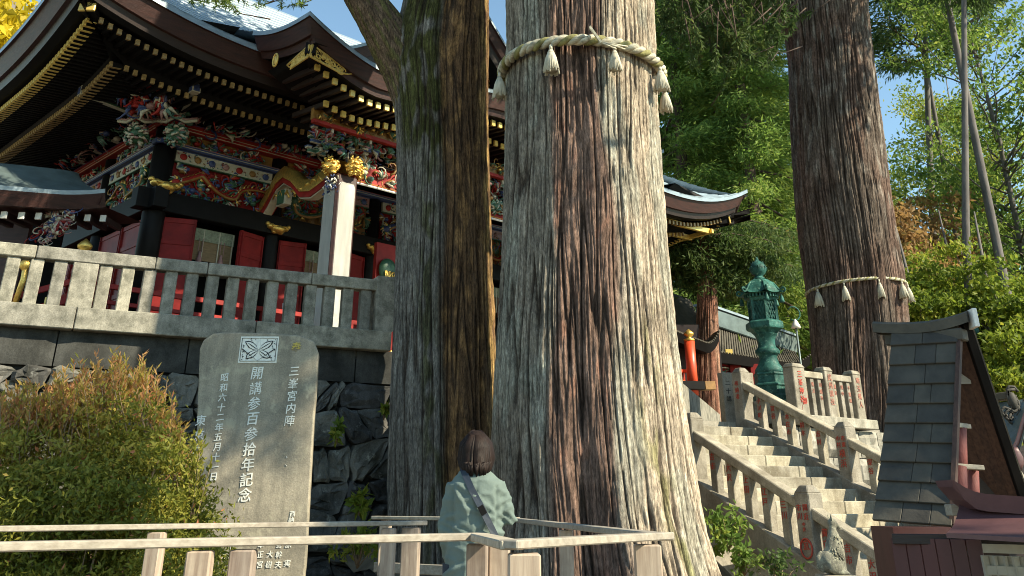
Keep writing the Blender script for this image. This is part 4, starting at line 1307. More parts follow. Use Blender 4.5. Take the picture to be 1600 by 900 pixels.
mb = MB(); mb.tube([(.24 * g, 0, .765 * g), (.20 * g, -.001, .755 * g), (.14 * g, 0, .79 * g)], [.012 * g, .018 * g, .01 * g], 6); mb.build('jaw', M['wolf'], wf)
mb = MB(); mb.box((0, 0, -.03), (.62 * g, .5 * g, .06)); mb.box((0, 0, -.06 - wp0.z / 2 + .03), (.5 * g, .42 * g, wp0.z - .06)); mb.build('pedestal', M['stonefence'], wf, bevel=.01)

def ats(px, py, Y): return at(px, py, Y * .82)
# ---------------------------------------------------------------- steep little roof on the right (amulet shelter)
shl = empty('amulet_shelter', ats(1440, 820, 8.8), 'small shelter with steep blue-grey sheet-clad roof in front of the stairs', 'shelter')
oo = Vector(shl.location)
TL_, TR_ = ats(1394, 508, 9.3), ats(1497, 501, 8.95)
BL_, BR_ = ats(1364, 812, 8.75), ats(1488, 822, 8.35)
nrow = 10
nrm = (BR_ - TR_).cross(TL_ - TR_).normalized()
if nrm.y > 0: nrm = -nrm
def rp(t, s):
    k = t ** 0.94
    p = TL_.lerp(BL_, k).lerp(TR_.lerp(BR_, k), s)
    sag = -.05 * math.sin(math.pi * min(1, t))
    return p + nrm * sag
rr = random.Random(3)
for r_ in range(nrow):
    t0, t1 = r_ / nrow, (r_ + 1) / nrow
    cuts_ = [0, rr.uniform(.3, .45), rr.uniform(.62, .8), 1] if r_ % 2 else [0, rr.uniform(.45, .6), 1]
    for i in range(len(cuts_) - 1):
        s0_, s1_ = cuts_[i], cuts_[i + 1] - (.004 if i < len(cuts_) - 2 else 0)
        lift = .022
        a, b2, c, d = rp(t0, s0_), rp(t0, s1_), rp(t1 + .004, s1_) + nrm * lift, rp(t1 + .004, s0_) + nrm * lift
        e = [p - nrm * .03 for p in (a, b2, c, d)]
        mb = MB(); vs = [p - oo for p in (a, b2, c, d)] + [p - oo for p in e]
        mb.add(vs, [(3, 2, 1, 0), (4, 5, 6, 7), (0, 1, 5, 4), (1, 2, 6, 5), (2, 3, 7, 6), (3, 0, 4, 7)])
        mb.build('roof_sheet', M['slate'], shl, bevel=.004)
# far slope, seen from inside, with verge board
FA, FB = ats(1500, 508, 8.97), ats(1594, 790, 9.9)
rdir = (TL_ - TR_) * 1.0
mb = MB()
dn = Vector((.5, -.2, .6)).normalized()
for i in range(7):
    a = FA + rdir * (i / 7) * .9; b2 = FA + rdir * ((i + 1) / 7 * .9 - .006)
    a2 = FB + rdir * (i / 7) * .9; b3 = FB + rdir * ((i + 1) / 7 * .9 - .006)
    vs = [p - oo for p in (a, b2, b3, a2)] + [p - oo + dn * .03 for p in (a, b2, b3, a2)]
    m_ = MB(); m_.add(vs, [(0, 1, 2, 3), (7, 6, 5, 4), (0, 4, 5, 1), (1, 5, 6, 2), (2, 6, 7, 3), (3, 7, 4, 0)]); m_.build('soffit_board', M['brown_board'], shl)
m_ = MB(); m_.beam(FA - oo + dn * .03 - rdir * .03, FB - oo + dn * .03 - rdir * .03, .05, .07, upv=dn); m_.build('verge_board', M['black'], shl, bevel=.005)
m_ = MB(); m_.beam(FA - oo + dn * .075 - rdir * .035, FB - oo + dn * .075 - rdir * .035, .045, .012, upv=dn); m_.build('verge_flashing', M['slate'], shl)
m_ = MB(); m_.beam(TR_.lerp(BR_, .03) - oo + Vector((.02, .02, -.02)), BR_ - oo + Vector((.01, .02, 0)), .03, .06, upv=nrm); m_.build('verge_board', M['brown_board'], shl)
# ridge
mb = MB(); P = []
R0_, R1_ = ats(1367, 503, 9.45), ats(1514, 492, 8.9)
rd_ = (R1_ - R0_); rs_ = Vector((rd_.y, -rd_.x, 0)).normalized()
sec = [(-.08, -.07), (-.085, .0), (-.035, .022), (.035, .022), (.085, 0), (.08, -.07)]
for i in range(13):
    t = i / 12; c = R0_.lerp(R1_, t) + Vector((0, 0, -.03 + .055 * (2 * t - 1) ** 2 * (1 if t > .5 else .5) - .02)) - oo
    P.append([c + rs_ * a + Vector((0, 0, b2)) for a, b2 in sec])
mb.grid(P, smooth=False); mb.add(P[0], [tuple(range(6))]); mb.add(P[-1], [tuple(reversed(range(6)))])
mb.build('ridge_cap', M['slate'], shl)
m_ = MB(); m_.beam(R0_ - oo + Vector((.08, 0, -.15)), R1_ - oo + Vector((-.06, 0, -.15)), .12, .09); m_.build('ridge_board', M['slate'], shl, bevel=.01)
m_ = MB(); e_ = R1_ - oo; m_.box(e_ + Vector((.012, 0, -.035)), (.035, .2, .14), rz=-.1); m_.build('ridge_end_cap', M['white'], shl, bevel=.005)
m_ = MB(); m_.tube([at(1513, 513, 9.4) - oo, ats(1524, 516, 9.6) - oo], .03, 10); m_.build('ridge_roll', M['verd'], shl)
# interior: round posts and pale cross pieces
for px_, y0_, y1_, Yd in ((1500, 668, 760, 9.3), (1519, 735, 800, 9.45), (1500, 728, 800, 9.2)):
    m_ = MB(); a = ats(px_, y0_, Yd) - oo; b2 = ats(px_ + 2, y1_, Yd) - oo; m_.tube([a, b2], .048, 14); m_.build('round_post', M['red_log'], shl)
for y_, xa, xb in ((664, 1488, 1510), (728, 1486, 1532)):
    m_ = MB(); m_.beam(ats(xa, y_, 9.25) - oo, ats(xb, y_ + 3, 9.35) - oo, .09, .035); m_.build('cross_piece', M['rail_wood'], shl, bevel=.004)
m_ = MB(); m_.beam(ats(1497, 552, 9.3) - oo, ats(1507, 600, 9.3) - oo, .02, .10); m_.build('gable_ornament', M['rail_wood'], shl)
m_ = MB(); m_.add([at(1486, 560, 9.75) - oo, ats(1500, 545, 9.75) - oo, ats(1585, 800, 10.0) - oo, ats(1486, 800, 9.9) - oo], [(0, 1, 2, 3)]); m_.build('back_boarding', M['dark_wood'], shl)
m_ = MB(); c0 = ats(1440, 818, 9.2) - oo; m_.box((c0.x, c0.y, (c0.z - oo.z) / 2 - .02), (.6, .45, oo.z + c0.z + .0)); m_.build('base_box', M['maroon'], shl)

# maroon hut
ht = empty('maroon_hut', (ats(1520, 880, 8.1).x, 6.8, 0), 'low maroon hut with lattice screen and upturned maroon metal roof, bottom right corner', 'hut')
oo = Vector(ht.location)
m_ = MB(); a, b2 = ats(1391, 822, 8.35), ats(1532, 826, 8.0); 
P0_, P1_ = Vector((a.x, a.y, 0)), Vector((b2.x, b2.y, 0))
nb_ = 6
for i in range(nb_):
    m_ = MB(); p, q_ = P0_.lerp(P1_, i / nb_), P0_.lerp(P1_, (i + 1) / nb_ - .006)
    zt_ = 1.5 - .213
    m_.beam(p - oo + Vector((0, .02, zt_ / 2)), q_ - oo + Vector((0, .02, zt_ / 2)), .03, zt_); m_.build('wall_board', M['maroon'], ht, bevel=.003)
m_ = MB(); m_.beam(P0_ - oo + Vector((0, 0, 1.282)), P1_ - oo + Vector((.6, -.1, 1.282)), .09, .06); m_.build('head_rail', M['dark_wood'], ht, bevel=.004)
# screen
Q0, Q1 = ats(1532, 838, 7.95), ats(1680, 842, 7.5)
Q0 = Vector((Q0.x, Q0.y, 0)); Q1 = Vector((Q1.x, Q1.y, 0))
m_ = MB(); m_.beam(Q0 - oo + Vector((0, .03, .6)), Q1 - oo + Vector((0, .03, .6)), .02, 1.2); m_.build('screen_paper', M['paper'], ht)
for i in range(10):
    m_ = MB(); p = Q0.lerp(Q1, i / 9); m_.box((p.x - oo.x, p.y - oo.y, .6), (.035 if i % 3 == 0 else .016, .03, 1.2)); m_.build('screen_bar', M['paper'], ht)
for z in (1.24, 1.12, 1.0, .8, .5, .2):
    m_ = MB(); m_.beam(Q0 - oo + Vector((0, -.005, z)), Q1 - oo + Vector((0, -.005, z)), .022, .014 if z < 1.1 else .05); m_.build('screen_bar', M['paper'], ht)
# roof: concave front slope, ridge band, upturned left tip
mb = MB(); P = []
EA, EB = ats(1478, 833, 7.6), ats(1690, 845, 7.0)
UA, UB = ats(1500, 784, 8.15), ats(1700, 788, 7.7)
for i in range(7):
    t = i / 6; row = []
    for j in range(9):
        s_ = j / 8; p = EA.lerp(EB, s_).lerp(UA.lerp(UB, s_), t); p = p + Vector((0, 0, -.035 * math.sin(math.pi * t)))
        row.append(p - oo)
    P.append(row)
mb.grid(P)
P2 = [[q_ + Vector((0, 0, -.025)) for q_ in r] for r in P]
mb.grid(P2, flip=True); mb.grid([P[0], P2[0]], flip=True); mb.grid([[r[0] for r in P], [r[0] for r in P2]])
mb.build('roof', M['maroon_roof'], ht)
mb = MB(); P = []
KA, KB = ats(1476, 757, 8.1), ats(1700, 772, 7.65)
for j in range(15):
    s_ = j / 14; u_ = .07 * max(0, 1 - s_ * 4.5) ** 2
    p = KA.lerp(KB, s_) + Vector((0, 0, u_ - .045)) - oo; d_ = Vector((0, .14, 0))
    lo_ = .10 if s_ > .12 else .10 - .06 * (1 - s_ / .12)
    P.append([p - d_ + Vector((0, 0, 0)), p - d_ * .8 - Vector((0, 0, lo_)), p + d_ * .8 - Vector((0, 0, lo_)), p + d_, p - d_])
mb.grid(P, smooth=False); mb.add(P[0][:4], [(0, 1, 2, 3)]); mb.build('ridge_band', M['maroon_roof'], ht)
m_ = MB(); m_.box(ats(1490, 797, 8.25) - oo, (.075, .1, .07)); m_.build('beam_end', M['rail_wood'], ht, bevel=.005)

# ornate small shrine roof at the right edge
osr = empty('ornate_small_shrine', at(1580, 740, 13.5), 'small grey ribbed shrine roof with carved ridge-end ornament at the right edge', 'shrine')
oo = Vector(osr.location)
mb = MB(); rows_ = []
for i in range(12):
    t = i / 11; row = []
    for j in range(15):
        s_ = j / 14
        a = at(1538 + 60 * s_, 632 - 8 * s_, 14.2 - s_ * .5); b2 = at(1550 + 58 * s_ ** .8, 742 - 4 * s_ - 95 * s_ ** 3.0, 13.2 - s_ * .5)
        p = a.lerp(b2, t); row.append(p - oo + Vector((0, 0, -.14 * math.sin(math.pi * t))) + (Vector((0, 0, .018)) if i % 2 else Vector((0, 0, 0))))
    rows_.append(row)
mb.grid(rows_, smooth=False, flip=True); mb.build('roof', M['copper_dk'], osr)
m_ = MB(); m_.beam(at(1533, 624, 14.2) - oo, at(1580, 618, 13.9) - oo, .2, .10); m_.build('ridge', M['slate'], osr, bevel=.01)
m_ = MB(); rr = random.Random(5)
for k in range(9):
    c = at(1578 + rr.uniform(-7, 8), 612 + k * 5.5, 13.6) - oo
    m_.tube([c + Vector((.09 * math.cos(t * .9 + k), 0, .09 * math.sin(t * .9 + k))) * (1 - t * .1) for t in range(7)], .022, 5)
m_.ell(at(1582, 626, 13.6) - oo, (.07, .05, .12)); m_.build('ridge_ornament', M['slate'], osr)
m_ = MB(); pts = [at(1556, 742, 13.0) - oo, at(1575, 720, 12.95) - oo, at(1590, 690, 12.9) - oo, at(1600, 655, 12.85) - oo, at(1612, 620, 12.8) - oo]
m_.tube(pts, .03, 6); m_.build('verge', M['pink'], osr)
m_ = MB(); c = at(1590, 715, 12.8) - oo; m_.lathe(c, [(.01, -.16), (.06, -.08), (.075, 0), (.05, .07), (.03, .12)], 8, sy=.3); m_.build('gable_pendant', M['maroon_roof'], osr)
m_ = MB(); m_.box(at(1600, 800, 13.6) - oo, (1.0, .8, 1.6)); m_.build('wall', M['dark_wood'], osr)
m_ = MB(); m_.lathe(at(1588, 775, 13.0) - oo, [(.2, -.5), (.22, -.1), (.16, .2), (.1, .35)], 9, smooth=False); m_.build('carved_stone', M['stone'], osr)

# ---------------------------------------------------------------- visitor
prs = empty('person', (-.215, 6.0, .32), 'woman in a sage green jacket seen from behind, black bag strap across her back', 'person')
S_ = 1.0
mb = MB()
def E2(c, d, M4=None): mb.ell(c, d, n=18, m=12, M=M4)
tilt = Matrix.Rotation(R(-22), 3, 'X')   # chin up (facing +y)
hc = Vector((.0, .01, 1.455))
def hd(x, y, z): return hc + tilt.inverted() @ Vector((x, y, z))
E2(tuple(hd(0, 0, .02)), (.073, .088, .092), tilt.inverted()); E2(tuple(hd(0, .035, -.045)), (.055, .058, .062), tilt.inverted())
E2(tuple(hd(0, .098, -.018)), (.012, .016, .022)); E2(tuple(hd(0, .083, -.058)), (.024, .012, .009)); E2(tuple(hd(0, .07, -.095)), (.024, .02, .018))
for s in (-1, 1): E2(tuple(hd(.074 * s, -.005, -.01)), (.010, .02, .03)); E2(tuple(hd(.03 * s, .082, .02)), (.012, .008, .006))
mb.tube([(0, -.01, 1.30), (0, -.005, 1.36), tuple(hd(0, -.01, -.05))], [.062, .052, .05], 14)
mb.tube([(0, 0, .86), (0, 0, .98), (0, 0, 1.1), (0, 0, 1.25), (0, 0, 1.33)], [.11, .095, .095, .09, .06], 16)
SHL = [((-.122, 0, 1.272), (-.168, -.005, 1.03), (-.135, .11, .84)), ((.122, 0, 1.272), (.196, .0, 1.10), (.05, .20, 1.10))]
for a, b2, c in SHL:
    mb.tube([a, Vector(a).lerp(Vector(b2), .5), b2, Vector(b2).lerp(Vector(c), .5), c], [.045, .042, .035, .033, .024], 12)
for s in (-1, 1):
    mb.tube([(.085 * s, 0, .86), (.09 * s, .0, .65), (.09 * s, .01, .46), (.09 * s, -.01, .26), (.09 * s, -.01, .08)], [.085, .075, .052, .05, .036], 14)
    mb.ell((.09 * s, .05, .045), (.045, .12, .04), n=12, m=8)
def hand(w0, d, side, up):
    w0 = Vector(w0); d = Vector(d).normalized(); side = Vector(side).normalized(); nrm_ = d.cross(side)
    mb.tube([w0 - d * .02, w0 + d * .03, w0 + d * .085], [.022, .030, .028], 10)
    for i, (o_, L) in enumerate(((-.027, .058), (-.009, .070), (.009, .066), (.027, .052))):
        b_0 = w0 + d * .075 + side * o_
        mb.tube([b_0, b_0 + d * L * .45 + nrm_ * .004, b_0 + d * L * .75 + nrm_ * .016, b_0 + d * L * .9 + nrm_ * .034], [.0095, .009, .008, .0065], 8)
    t0_ = w0 + d * .03 - side * .025
    mb.tube([w0 + d * .015 - side * .012, t0_ - side * .012 + d * .015, t0_ - side * .03 + d * .045 + nrm_ * .01], [.013, .011, .008], 8)
hand((-.135, .11, .84), (.15, .5, -.85), (0, .85, .5), 0)
hand((.05, .20, 1.10), (-.75, .35, .55), (.2, -.3, .9), 0)
o = mb.build('tmp', M['skin'])
body = bake(o, 'body', [M['skin']], prs, rem=.0075, sm_iter=3)
# jacket
mb = MB()
def loft(secs, n=28):
    vs = []
    for z, cx, cy, rx, ry in secs:
        for k in range(n):
            a = k * 2 * math.pi / n
            vs.append((cx + rx * math.copysign(abs(math.cos(a)) ** .85, math.cos(a)), cy + ry * math.sin(a), z))
    fs = []
    for i in range(len(secs) - 1):
        for k in range(n): fs.append((i * n + k, i * n + (k + 1) % n, (i + 1) * n + (k + 1) % n, (i + 1) * n + k))
    fs.append(tuple(reversed(range(n)))); fs.append(tuple((len(secs) - 1) * n + k for k in range(n)))
    mb.add(vs, fs, 0, True)
loft([(.62, 0, 0, .190, .15), (.8, 0, 0, .180, .145), (.95, 0, 0, .165, .138), (1.08, 0, -.005, .162, .132), (1.2, 0, -.01, .168, .128), (1.27, 0, -.01, .168, .115), (1.318, 0, -.008, .130, .092), (1.355, 0, -.005, .085, .07), (1.375, 0, 0, .06, .056)])
for i_, (a, b2, c) in enumerate(SHL):
    a = Vector(a); b2 = Vector(b2); c = Vector(c)
    mb.tube([a, a.lerp(b2, .35), a.lerp(b2, .7), b2, b2.lerp(c, .35), b2.lerp(c, .92)], [.052, .056, .053, .052, .050, .040], 16)
o = mb.build('tmp', M['jacket'])
jk = bake(o, 'jacket', [M['jacket']], prs, rem=.010, sm_iter=3)
# soft folds in the cloth
me = jk.data
n = len(me.vertices); co = np.empty(n * 3, np.float32); me.vertices.foreach_get('co', co); co = co.reshape(-1, 3)
nr_ = np.empty(n * 3, np.float32); me.vertices.foreach_get('normal', nr_); nr_ = nr_.reshape(-1, 3)
x, y, z = co.T
w1 = perlin((x * 5 + z * 9 + 20), (z * 5 - x * 7 + 20), 200, 3); w2 = perlin(x * 14 + z * 10 + 40, z * 22 - x * 6 + 40, 200, 4)
f = np.exp(-((x - .15) ** 2 + (z - 1.08) ** 2) / .02)
amp_ = .008 * (1 - abs(w1) * 5).clip(-.6, 1) * .6 + .003 * w2 + f * .006 * np.sin((z * 1.2 + x) * 70 + 5 * w1)
amp_ += -.007 * np.exp(-((x - .01) / .006) ** 2) * (z < 1.3) * (y < 0)
for sx, wx in ((-.132, -1), (.128, 1)):     # crease where each sleeve meets the back
    xc = sx + wx * .012 * (1.2 - z)
    amp_ += -.013 * np.exp(-((x - xc) / .010) ** 2) * (y < .02) * sstep(.9, 1.0, z) * (z < 1.27)
for (x0, z0, ax, az, ln) in ((.02, 1.20, .8, -.6, .16), (.05, 1.12, .9, -.35, .15), (-.10, 1.22, .6, -.8, .10), (.10, 1.02, 1, .1, .10), (-.06, 1.02, .9, -.5, .16), (.0, .92, .95, -.3, .2), (-.08, .85, .9, .3, .14), (.17, 1.14, .8, .6, .06), (.17, 1.19, .9, .4, .06), (-.16, 1.10, .9, .4, .05), (-.16, 1.03, .9, -.4, .05)):
    q1 = (x - x0) * ax + (z - z0) * az; q2 = -(x - x0) * az + (z - z0) * ax + .12 * q1 ** 2 / ln
    amp_ += (.008 * np.exp(-(q2 / .011) ** 2) - .005 * np.exp(-((q2 - .02) / .010) ** 2)) * np.exp(-(q1 / ln) ** 4)
co2 = co + nr_ * amp_[:, None]
me.vertices.foreach_set('co', co2.ravel()); me.update()
# collar
mb = MB(); mb.tube([(0.062 * math.cos(t), .062 * math.sin(t) - .005, 1.375 + .006 * math.sin(t * 1)) for t in [k * math.pi / 10 for k in range(21)]], .013, 8, cap=False); mb.build('collar', M['jacket'], prs)
# trousers, shoes
mb = MB()
for s in (-1, 1): mb.tube([(.085 * s, 0, .86), (.09 * s, 0, .65), (.09 * s, .01, .4), (.09 * s, 0, .09)], [.10, .088, .072, .062], 16)
mb.build('trousers', M['trouser'], prs)
mb = MB()
for s in (-1, 1): mb.ell((.09 * s, .05, .045), (.052, .135, .052), n=14, m=8)
mb.build('shoes', M['black'], prs)
# bobbed hair: cap plus many locks
mb = MB()
mb.ell(tuple(hd(0, -.014, .03)), (.088, .098, .098), n=22, m=14, M=tilt.inverted())
rr = random.Random(8)
for k in range(150):
    a = rr.uniform(-2.75, 2.75) - math.pi / 2   # all but the face
    x0_, y0_ = math.cos(a), math.sin(a)
    top = hd(x0_ * .035, y0_ * .045 - .015, .118)
    m1 = hd(x0_ * .088, y0_ * .10 - .012, .05); m2 = hd(x0_ * .101, y0_ * .104 - .016, -.03)
    zl = 1.328 + rr.uniform(-.014, .014)
    e = Vector((x0_ * .072 + rr.uniform(-.006, .006), y0_ * .070 - .028, zl)); e2 = Vector((x0_ * .086, y0_ * .086 - .03, zl + .05))
    mb.tube([top, m1, m2, e2, e], [.008, .013, .015, .013, .004], 5)
mb.build('hair', M['hair'], prs)
# strap and bag
mb = MB()
pts = [(-.062, .03, 1.372), (-.075, -.04, 1.375), (-.068, -.085, 1.345), (-.02, -.132, 1.25), (.035, -.148, 1.16), (.085, -.150, 1.07), (.135, -.142, .98), (.175, -.10, .89), (.205, -.02, .82)]
pts = [Vector(p) for p in pts]
L = []; 
for i, p in enumerate(pts):
    t = (pts[min(i + 1, len(pts) - 1)] - pts[max(0, i - 1)]).normalized(); nn_ = Vector((p.x * .4, p.y - .02, .05)).normalized(); sd = t.cross(nn_).normalized()
    L.append([p + sd * .019, p + sd * .019 + nn_ * .005, p - sd * .019 + nn_ * .005, p - sd * .019, p + sd * .019])
mb.grid(L, smooth=False); mb.build('bag_strap', M['strap'], prs)
mb = MB(); mb.box((.045, -.157, 1.14), (.05, .014, .035), rz=.0, M=Matrix.Rotation(R(60), 3, 'Y')); mb.build('strap_buckle', M['black'], prs)
mb = MB(); mb.box((.235, .02, .74), (.07, .24, .18)); mb.build('shoulder_bag', M['strap'], prs, bevel=.02)

# ---------------------------------------------------------------- main shrine hall
hall = empty('shrine_hall', (HC.x, HC.y, 0), 'large ornate shrine hall with copper roof, red doors and multicoloured carvings behind the balustrade', 'shrine hall', rz=HZ)
HW, HD = 14.7, 9.0
FZ = 4.35
BAY = 2.73
def hp(name, mb, mats, bevel=0, kind=None, parent=hall):
    o = mb.build(name, mats, parent, bevel=bevel)
    if kind: o['kind'] = kind
    return o
PAL = [M['red'], M['green'], M['blue'], M['cream'], M['gold'], M['ochre'], M['pink'], M['teal'], M['black'], M['red_dk'], M['white']]
RED, GRN, BLU, CRM, GLD, OCH, PNK, TEA, BLK, RDK, WHT = range(11)

def side_frame(side):
    """maps (s, out, z) to hall coordinates: s along the facade, out = away from the wall"""
    if side == 'f': return lambda s, o_, z: Vector((s, -o_, z))
    if side == 'l': return lambda s, o_, z: Vector((-o_, s, z))
    if side == 'k': return lambda s, o_, z: Vector((s, -3.1 - o_, z))
    return lambda s, o_, z: Vector((HW + o_, s, z))

def carve(fr, s0, s1, z0, z1, off, dep, n, size, pal, seed, nm='carving', parent=hall, edge=None):
    r = random.Random(seed); mb = MB()
    for k in range(n):
        s_, z = r.uniform(s0, s1), r.uniform(z0, z1)
        c = r.choice(pal); typ = r.random(); sz = size * r.uniform(.5, 1.25); o_ = off + r.uniform(0, dep)
        if typ < .42:      # curl
            a = r.uniform(0, 6.28); turn = r.choice((-1, 1)) * r.uniform(2.5, 5); pts = []
            x, y = s_, z; hd_ = a
            for t in range(8):
                pts.append(fr(x, o_ + dep * .3 * math.sin(t * .6), y)); hd_ += turn / 8 * (1 + t * .12); st = sz * .34 * (1 - t * .07)
                x += math.cos(hd_) * st; y += math.sin(hd_) * st
            mb.tube(pts, [sz * .10 * (1 - .09 * t) for t in range(8)], 5, mi=c)
        elif typ < .75:    # petals / feathers
            a = r.uniform(0, 6.28); m = r.randint(3, 6)
            for j in range(m):
                b_ = a + (j - m / 2) * .38; d_ = Vector((math.cos(b_), 0, math.sin(b_)))
                p0 = fr(s_, o_, z); p1 = fr(s_ + d_.x * sz * .6, o_ + dep * .3, z + d_.z * sz * .6); p2 = fr(s_ + d_.x * sz, o_, z + d_.z * sz)
                mb.tube([p0, p1, p2], [sz * .07, sz * .15, sz * .03], 4, mi=c if j % 2 else r.choice(pal))
        else:
            mb.ell(fr(s_, o_, z), (sz * .3, sz * .3, sz * .22), c, 7, 5)
    return hp(nm, mb, PAL, kind='stuff', parent=parent)

def dragon(fr, s0, s1, zc, amp, off, col, seed):
    """one serpentine carved beast with crest, claws and head"""
    r = random.Random(seed); mb = MB(); n = 34; pts = []; ph = r.uniform(0, 6)
    for i in range(n):
        t = i / (n - 1); pts.append(fr(s0 + (s1 - s0) * t + .10 * math.sin(t * 15 + ph), off + .03 * math.cos(t * 19), zc + amp * math.sin(t * 9.5 + ph) * (1 - .2 * t)))
    mb.tube(pts, [.075 * (1 - .6 * i / n) for i in range(n)], 8, mi=col)
    mb.tube([p + Vector((0, 0, -.02)) + (fr(0, .035, 0) - fr(0, 0, 0)) for p in pts], [.045 * (1 - .6 * i / n) for i in range(n)], 6, mi=OCH)
    for i in range(1, n - 1):
        up = Vector((0, 0, 1)); mb.tube([pts[i], pts[i] + up * .085 + (pts[i] - pts[i - 1]) * .6, pts[i] + up * .10 + (pts[i] - pts[i - 1]) * 1.3], [.022, .018, .004], 4, mi=[GLD, OCH][i % 2])
    for i in (6, 12, 20, 27):
        for q in range(3): mb.tube([pts[i], pts[i] + (fr(.04, .05, -.07) - fr(0, 0, 0)), pts[i] + (fr(.10 - q * .05, .06, -.12) - fr(0, 0, 0))], [.02, .016, .004], 4, mi=GLD)
    mb.ell(pts[0], (.12, .12, .10), col, 10, 7)
    for q in range(12):
        a = q * .52; mb.tube([pts[0], pts[0] + (fr(math.cos(a) * .12, .06, math.sin(a) * .12) - fr(0, 0, 0)), pts[0] + (fr(math.cos(a + .4) * .19, .04, math.sin(a + .4) * .17) - fr(0, 0, 0))], [.03, .024, .005], 5, mi=[GLD, CRM, GRN][q % 3])
    return hp('carved_beast', mb, PAL)

def fbeam(fr, s0, s1, o_, z0, z1, th, mi, name='beam', bevel=0, lines=None):
    mb = MB(); mb.beam(fr(s0, o_, (z0 + z1) / 2), fr(s1, o_, (z0 + z1) / 2), th, z1 - z0, mi)
    if lines:
        for (a, b_, c) in lines:  # (rel z low, rel z high, colour)
            mb.beam(fr(s0 + .01, o_ + .006, z0 + (z1 - z0) * (a + b_) / 2), fr(s1 - .01, o_ + .006, z0 + (z1 - z0) * (a + b_) / 2), th + .004, (z1 - z0) * (b_ - a), c)
    return hp(name, mb, PAL, bevel)

def bracket(fr, s_, z, k=1.0, seed=0, parent=hall, out0=0.0):
    """three stepped tiers of arms and bearing blocks with pale outlined edges"""
    r = random.Random(seed); mb = MB()
    for t in range(3):
        zz = z + t * .25 * k; o_ = out0 + .12 + t * .30 * k
        col = [GRN, BLU, RED, TEA][(t + seed) % 4]
        W_ = (.34 + .11 * t) * k
        # arm along the wall, arm outwards
        for (a, b_) in ((fr(s_ - W_, o_, zz), fr(s_ + W_, o_, zz)), (fr(s_, o_ - .25 * k, zz), fr(s_, o_ + .26 * k, zz))):
            mb.beam(a, b_, .10 * k, .11 * k, col); mb.beam(a + Vector((0, 0, -.058 * k)), b_ + Vector((0, 0, -.058 * k)), .108 * k, .016 * k, CRM)
            mb.beam(a + Vector((0, 0, .058 * k)), b_ + Vector((0, 0, .058 * k)), .108 * k, .012 * k, CRM)
        for dx in (-W_ * .95, 0, W_ * .95):
            c2 = [CRM, GRN, PNK, BLU, RED][r.randint(0, 4)]
            mb.box(fr(s_ + dx, o_, zz + .10 * k), (.17 * k, .17 * k, .055 * k), c2); mb.box(fr(s_ + dx, o_, zz + .14 * k), (.20 * k, .20 * k, .035 * k), CRM if c2 != CRM else BLU)
        mb.box(fr(s_, o_ + .27 * k, zz + .02), (.09 * k, .09 * k, .14 * k), CRM)
    return hp('bracket_complex', mb, PAL, parent=parent)

def column(u, v, z0, z1, r_, name='column', mat=None):
    mb = MB(); mb.lathe((u, v, 0), [(r_, z0), (r_, z1)], 20, 0); return hp(name, mb, mat or M['black'])

def goldcloud(fr, s_, o_, z, sc=1.0, seed=1):
    r = random.Random(seed); mb = MB()
    for dx, dz, w_, h_ in ((0, 0, .19, .10), (-.18, .05, .11, .07), (.18, .05, .11, .07), (-.27, .10, .06, .05), (.27, .10, .06, .05), (-.08, -.06, .07, .05), (.08, -.06, .07, .05)):
        mb.ell(fr(s_ + dx * sc, o_, z + dz * sc), (w_ * sc if True else 0, w_ * sc, h_ * sc), 0, 10, 6)
    for k in range(10):
        a = r.uniform(0, 6.28); mb.tube([fr(s_ + r.uniform(-.2, .2) * sc + .05 * math.cos(a + t) * sc, o_ + .12 * sc, z + .02 + .04 * math.sin(a + t) * sc) for t in range(5)], .012 * sc, 4)
    return hp('gilt_fitting', mb, M['gold'])

# floor, veranda
mb = MB(); mb.box((HW / 2, HD / 2, FZ - .1), (HW + 3.0, HD + 3.0, .2)); hp('veranda_floor', mb, M['black'], .01)
for u in [-1.3 + k * 1.6 for k in range(11)]:
    mb = MB(); mb.box((u, -1.3, 4.06), (.16, .16, .42)); hp('floor_post', mb, M['red_dk'])
for v in [.3 + k * 1.6 for k in range(5)]:
    mb = MB(); mb.box((-1.3, v, 4.06), (.16, .16, .42)); hp('floor_post', mb, M['red_dk'])
rvr = []
for (p0, p1) in (((-1.35, -1.35), (2.0, -1.35)), ((-1.35, -1.35), (-1.35, 8.5)), ((HW + 1.35, -1.35), (HW + 1.35, 8)), ((10.5, -1.35), (HW + 1.35, -1.35)), ((2.0, -1.35), (5.2, -1.35))):
    P0_, P1_ = Vector((*p0, 0)), Vector((*p1, 0)); Ln = (P1_ - P0_).length; dd = (P1_ - P0_).normalized()
    for zz, th in ((.16, .10), (.40, .07), (.68, .09)):
        mb = MB(); mb.beam(P0_ - dd * (.35 if zz > .6 else .05) + Vector((0, 0, FZ + zz)), P1_ + Vector((0, 0, FZ + zz)), .08, th); hp('veranda_rail', mb, M['verm' if p0[0] > 9 else 'red'], .006)
    nn = int(Ln / .8)
    for k in range(nn + 1):
        p = P0_ + dd * Ln * k / nn
        mb = MB(); mb.box((p.x, p.y, FZ + .34), (.09, .09, .66)); hp('veranda_post', mb, M['verm' if p0[0] > 9 else 'red'], .006)
        mb = MB(); mb.ell((p.x, p.y - .05, FZ + .16), (.04, .04, .04), 0, 8, 6); mb.ell((p.x - .03, p.y - .02, FZ + .40), (.03, .04, .03), 0, 8, 6); hp('gilt_stud', mb, M['gold'])
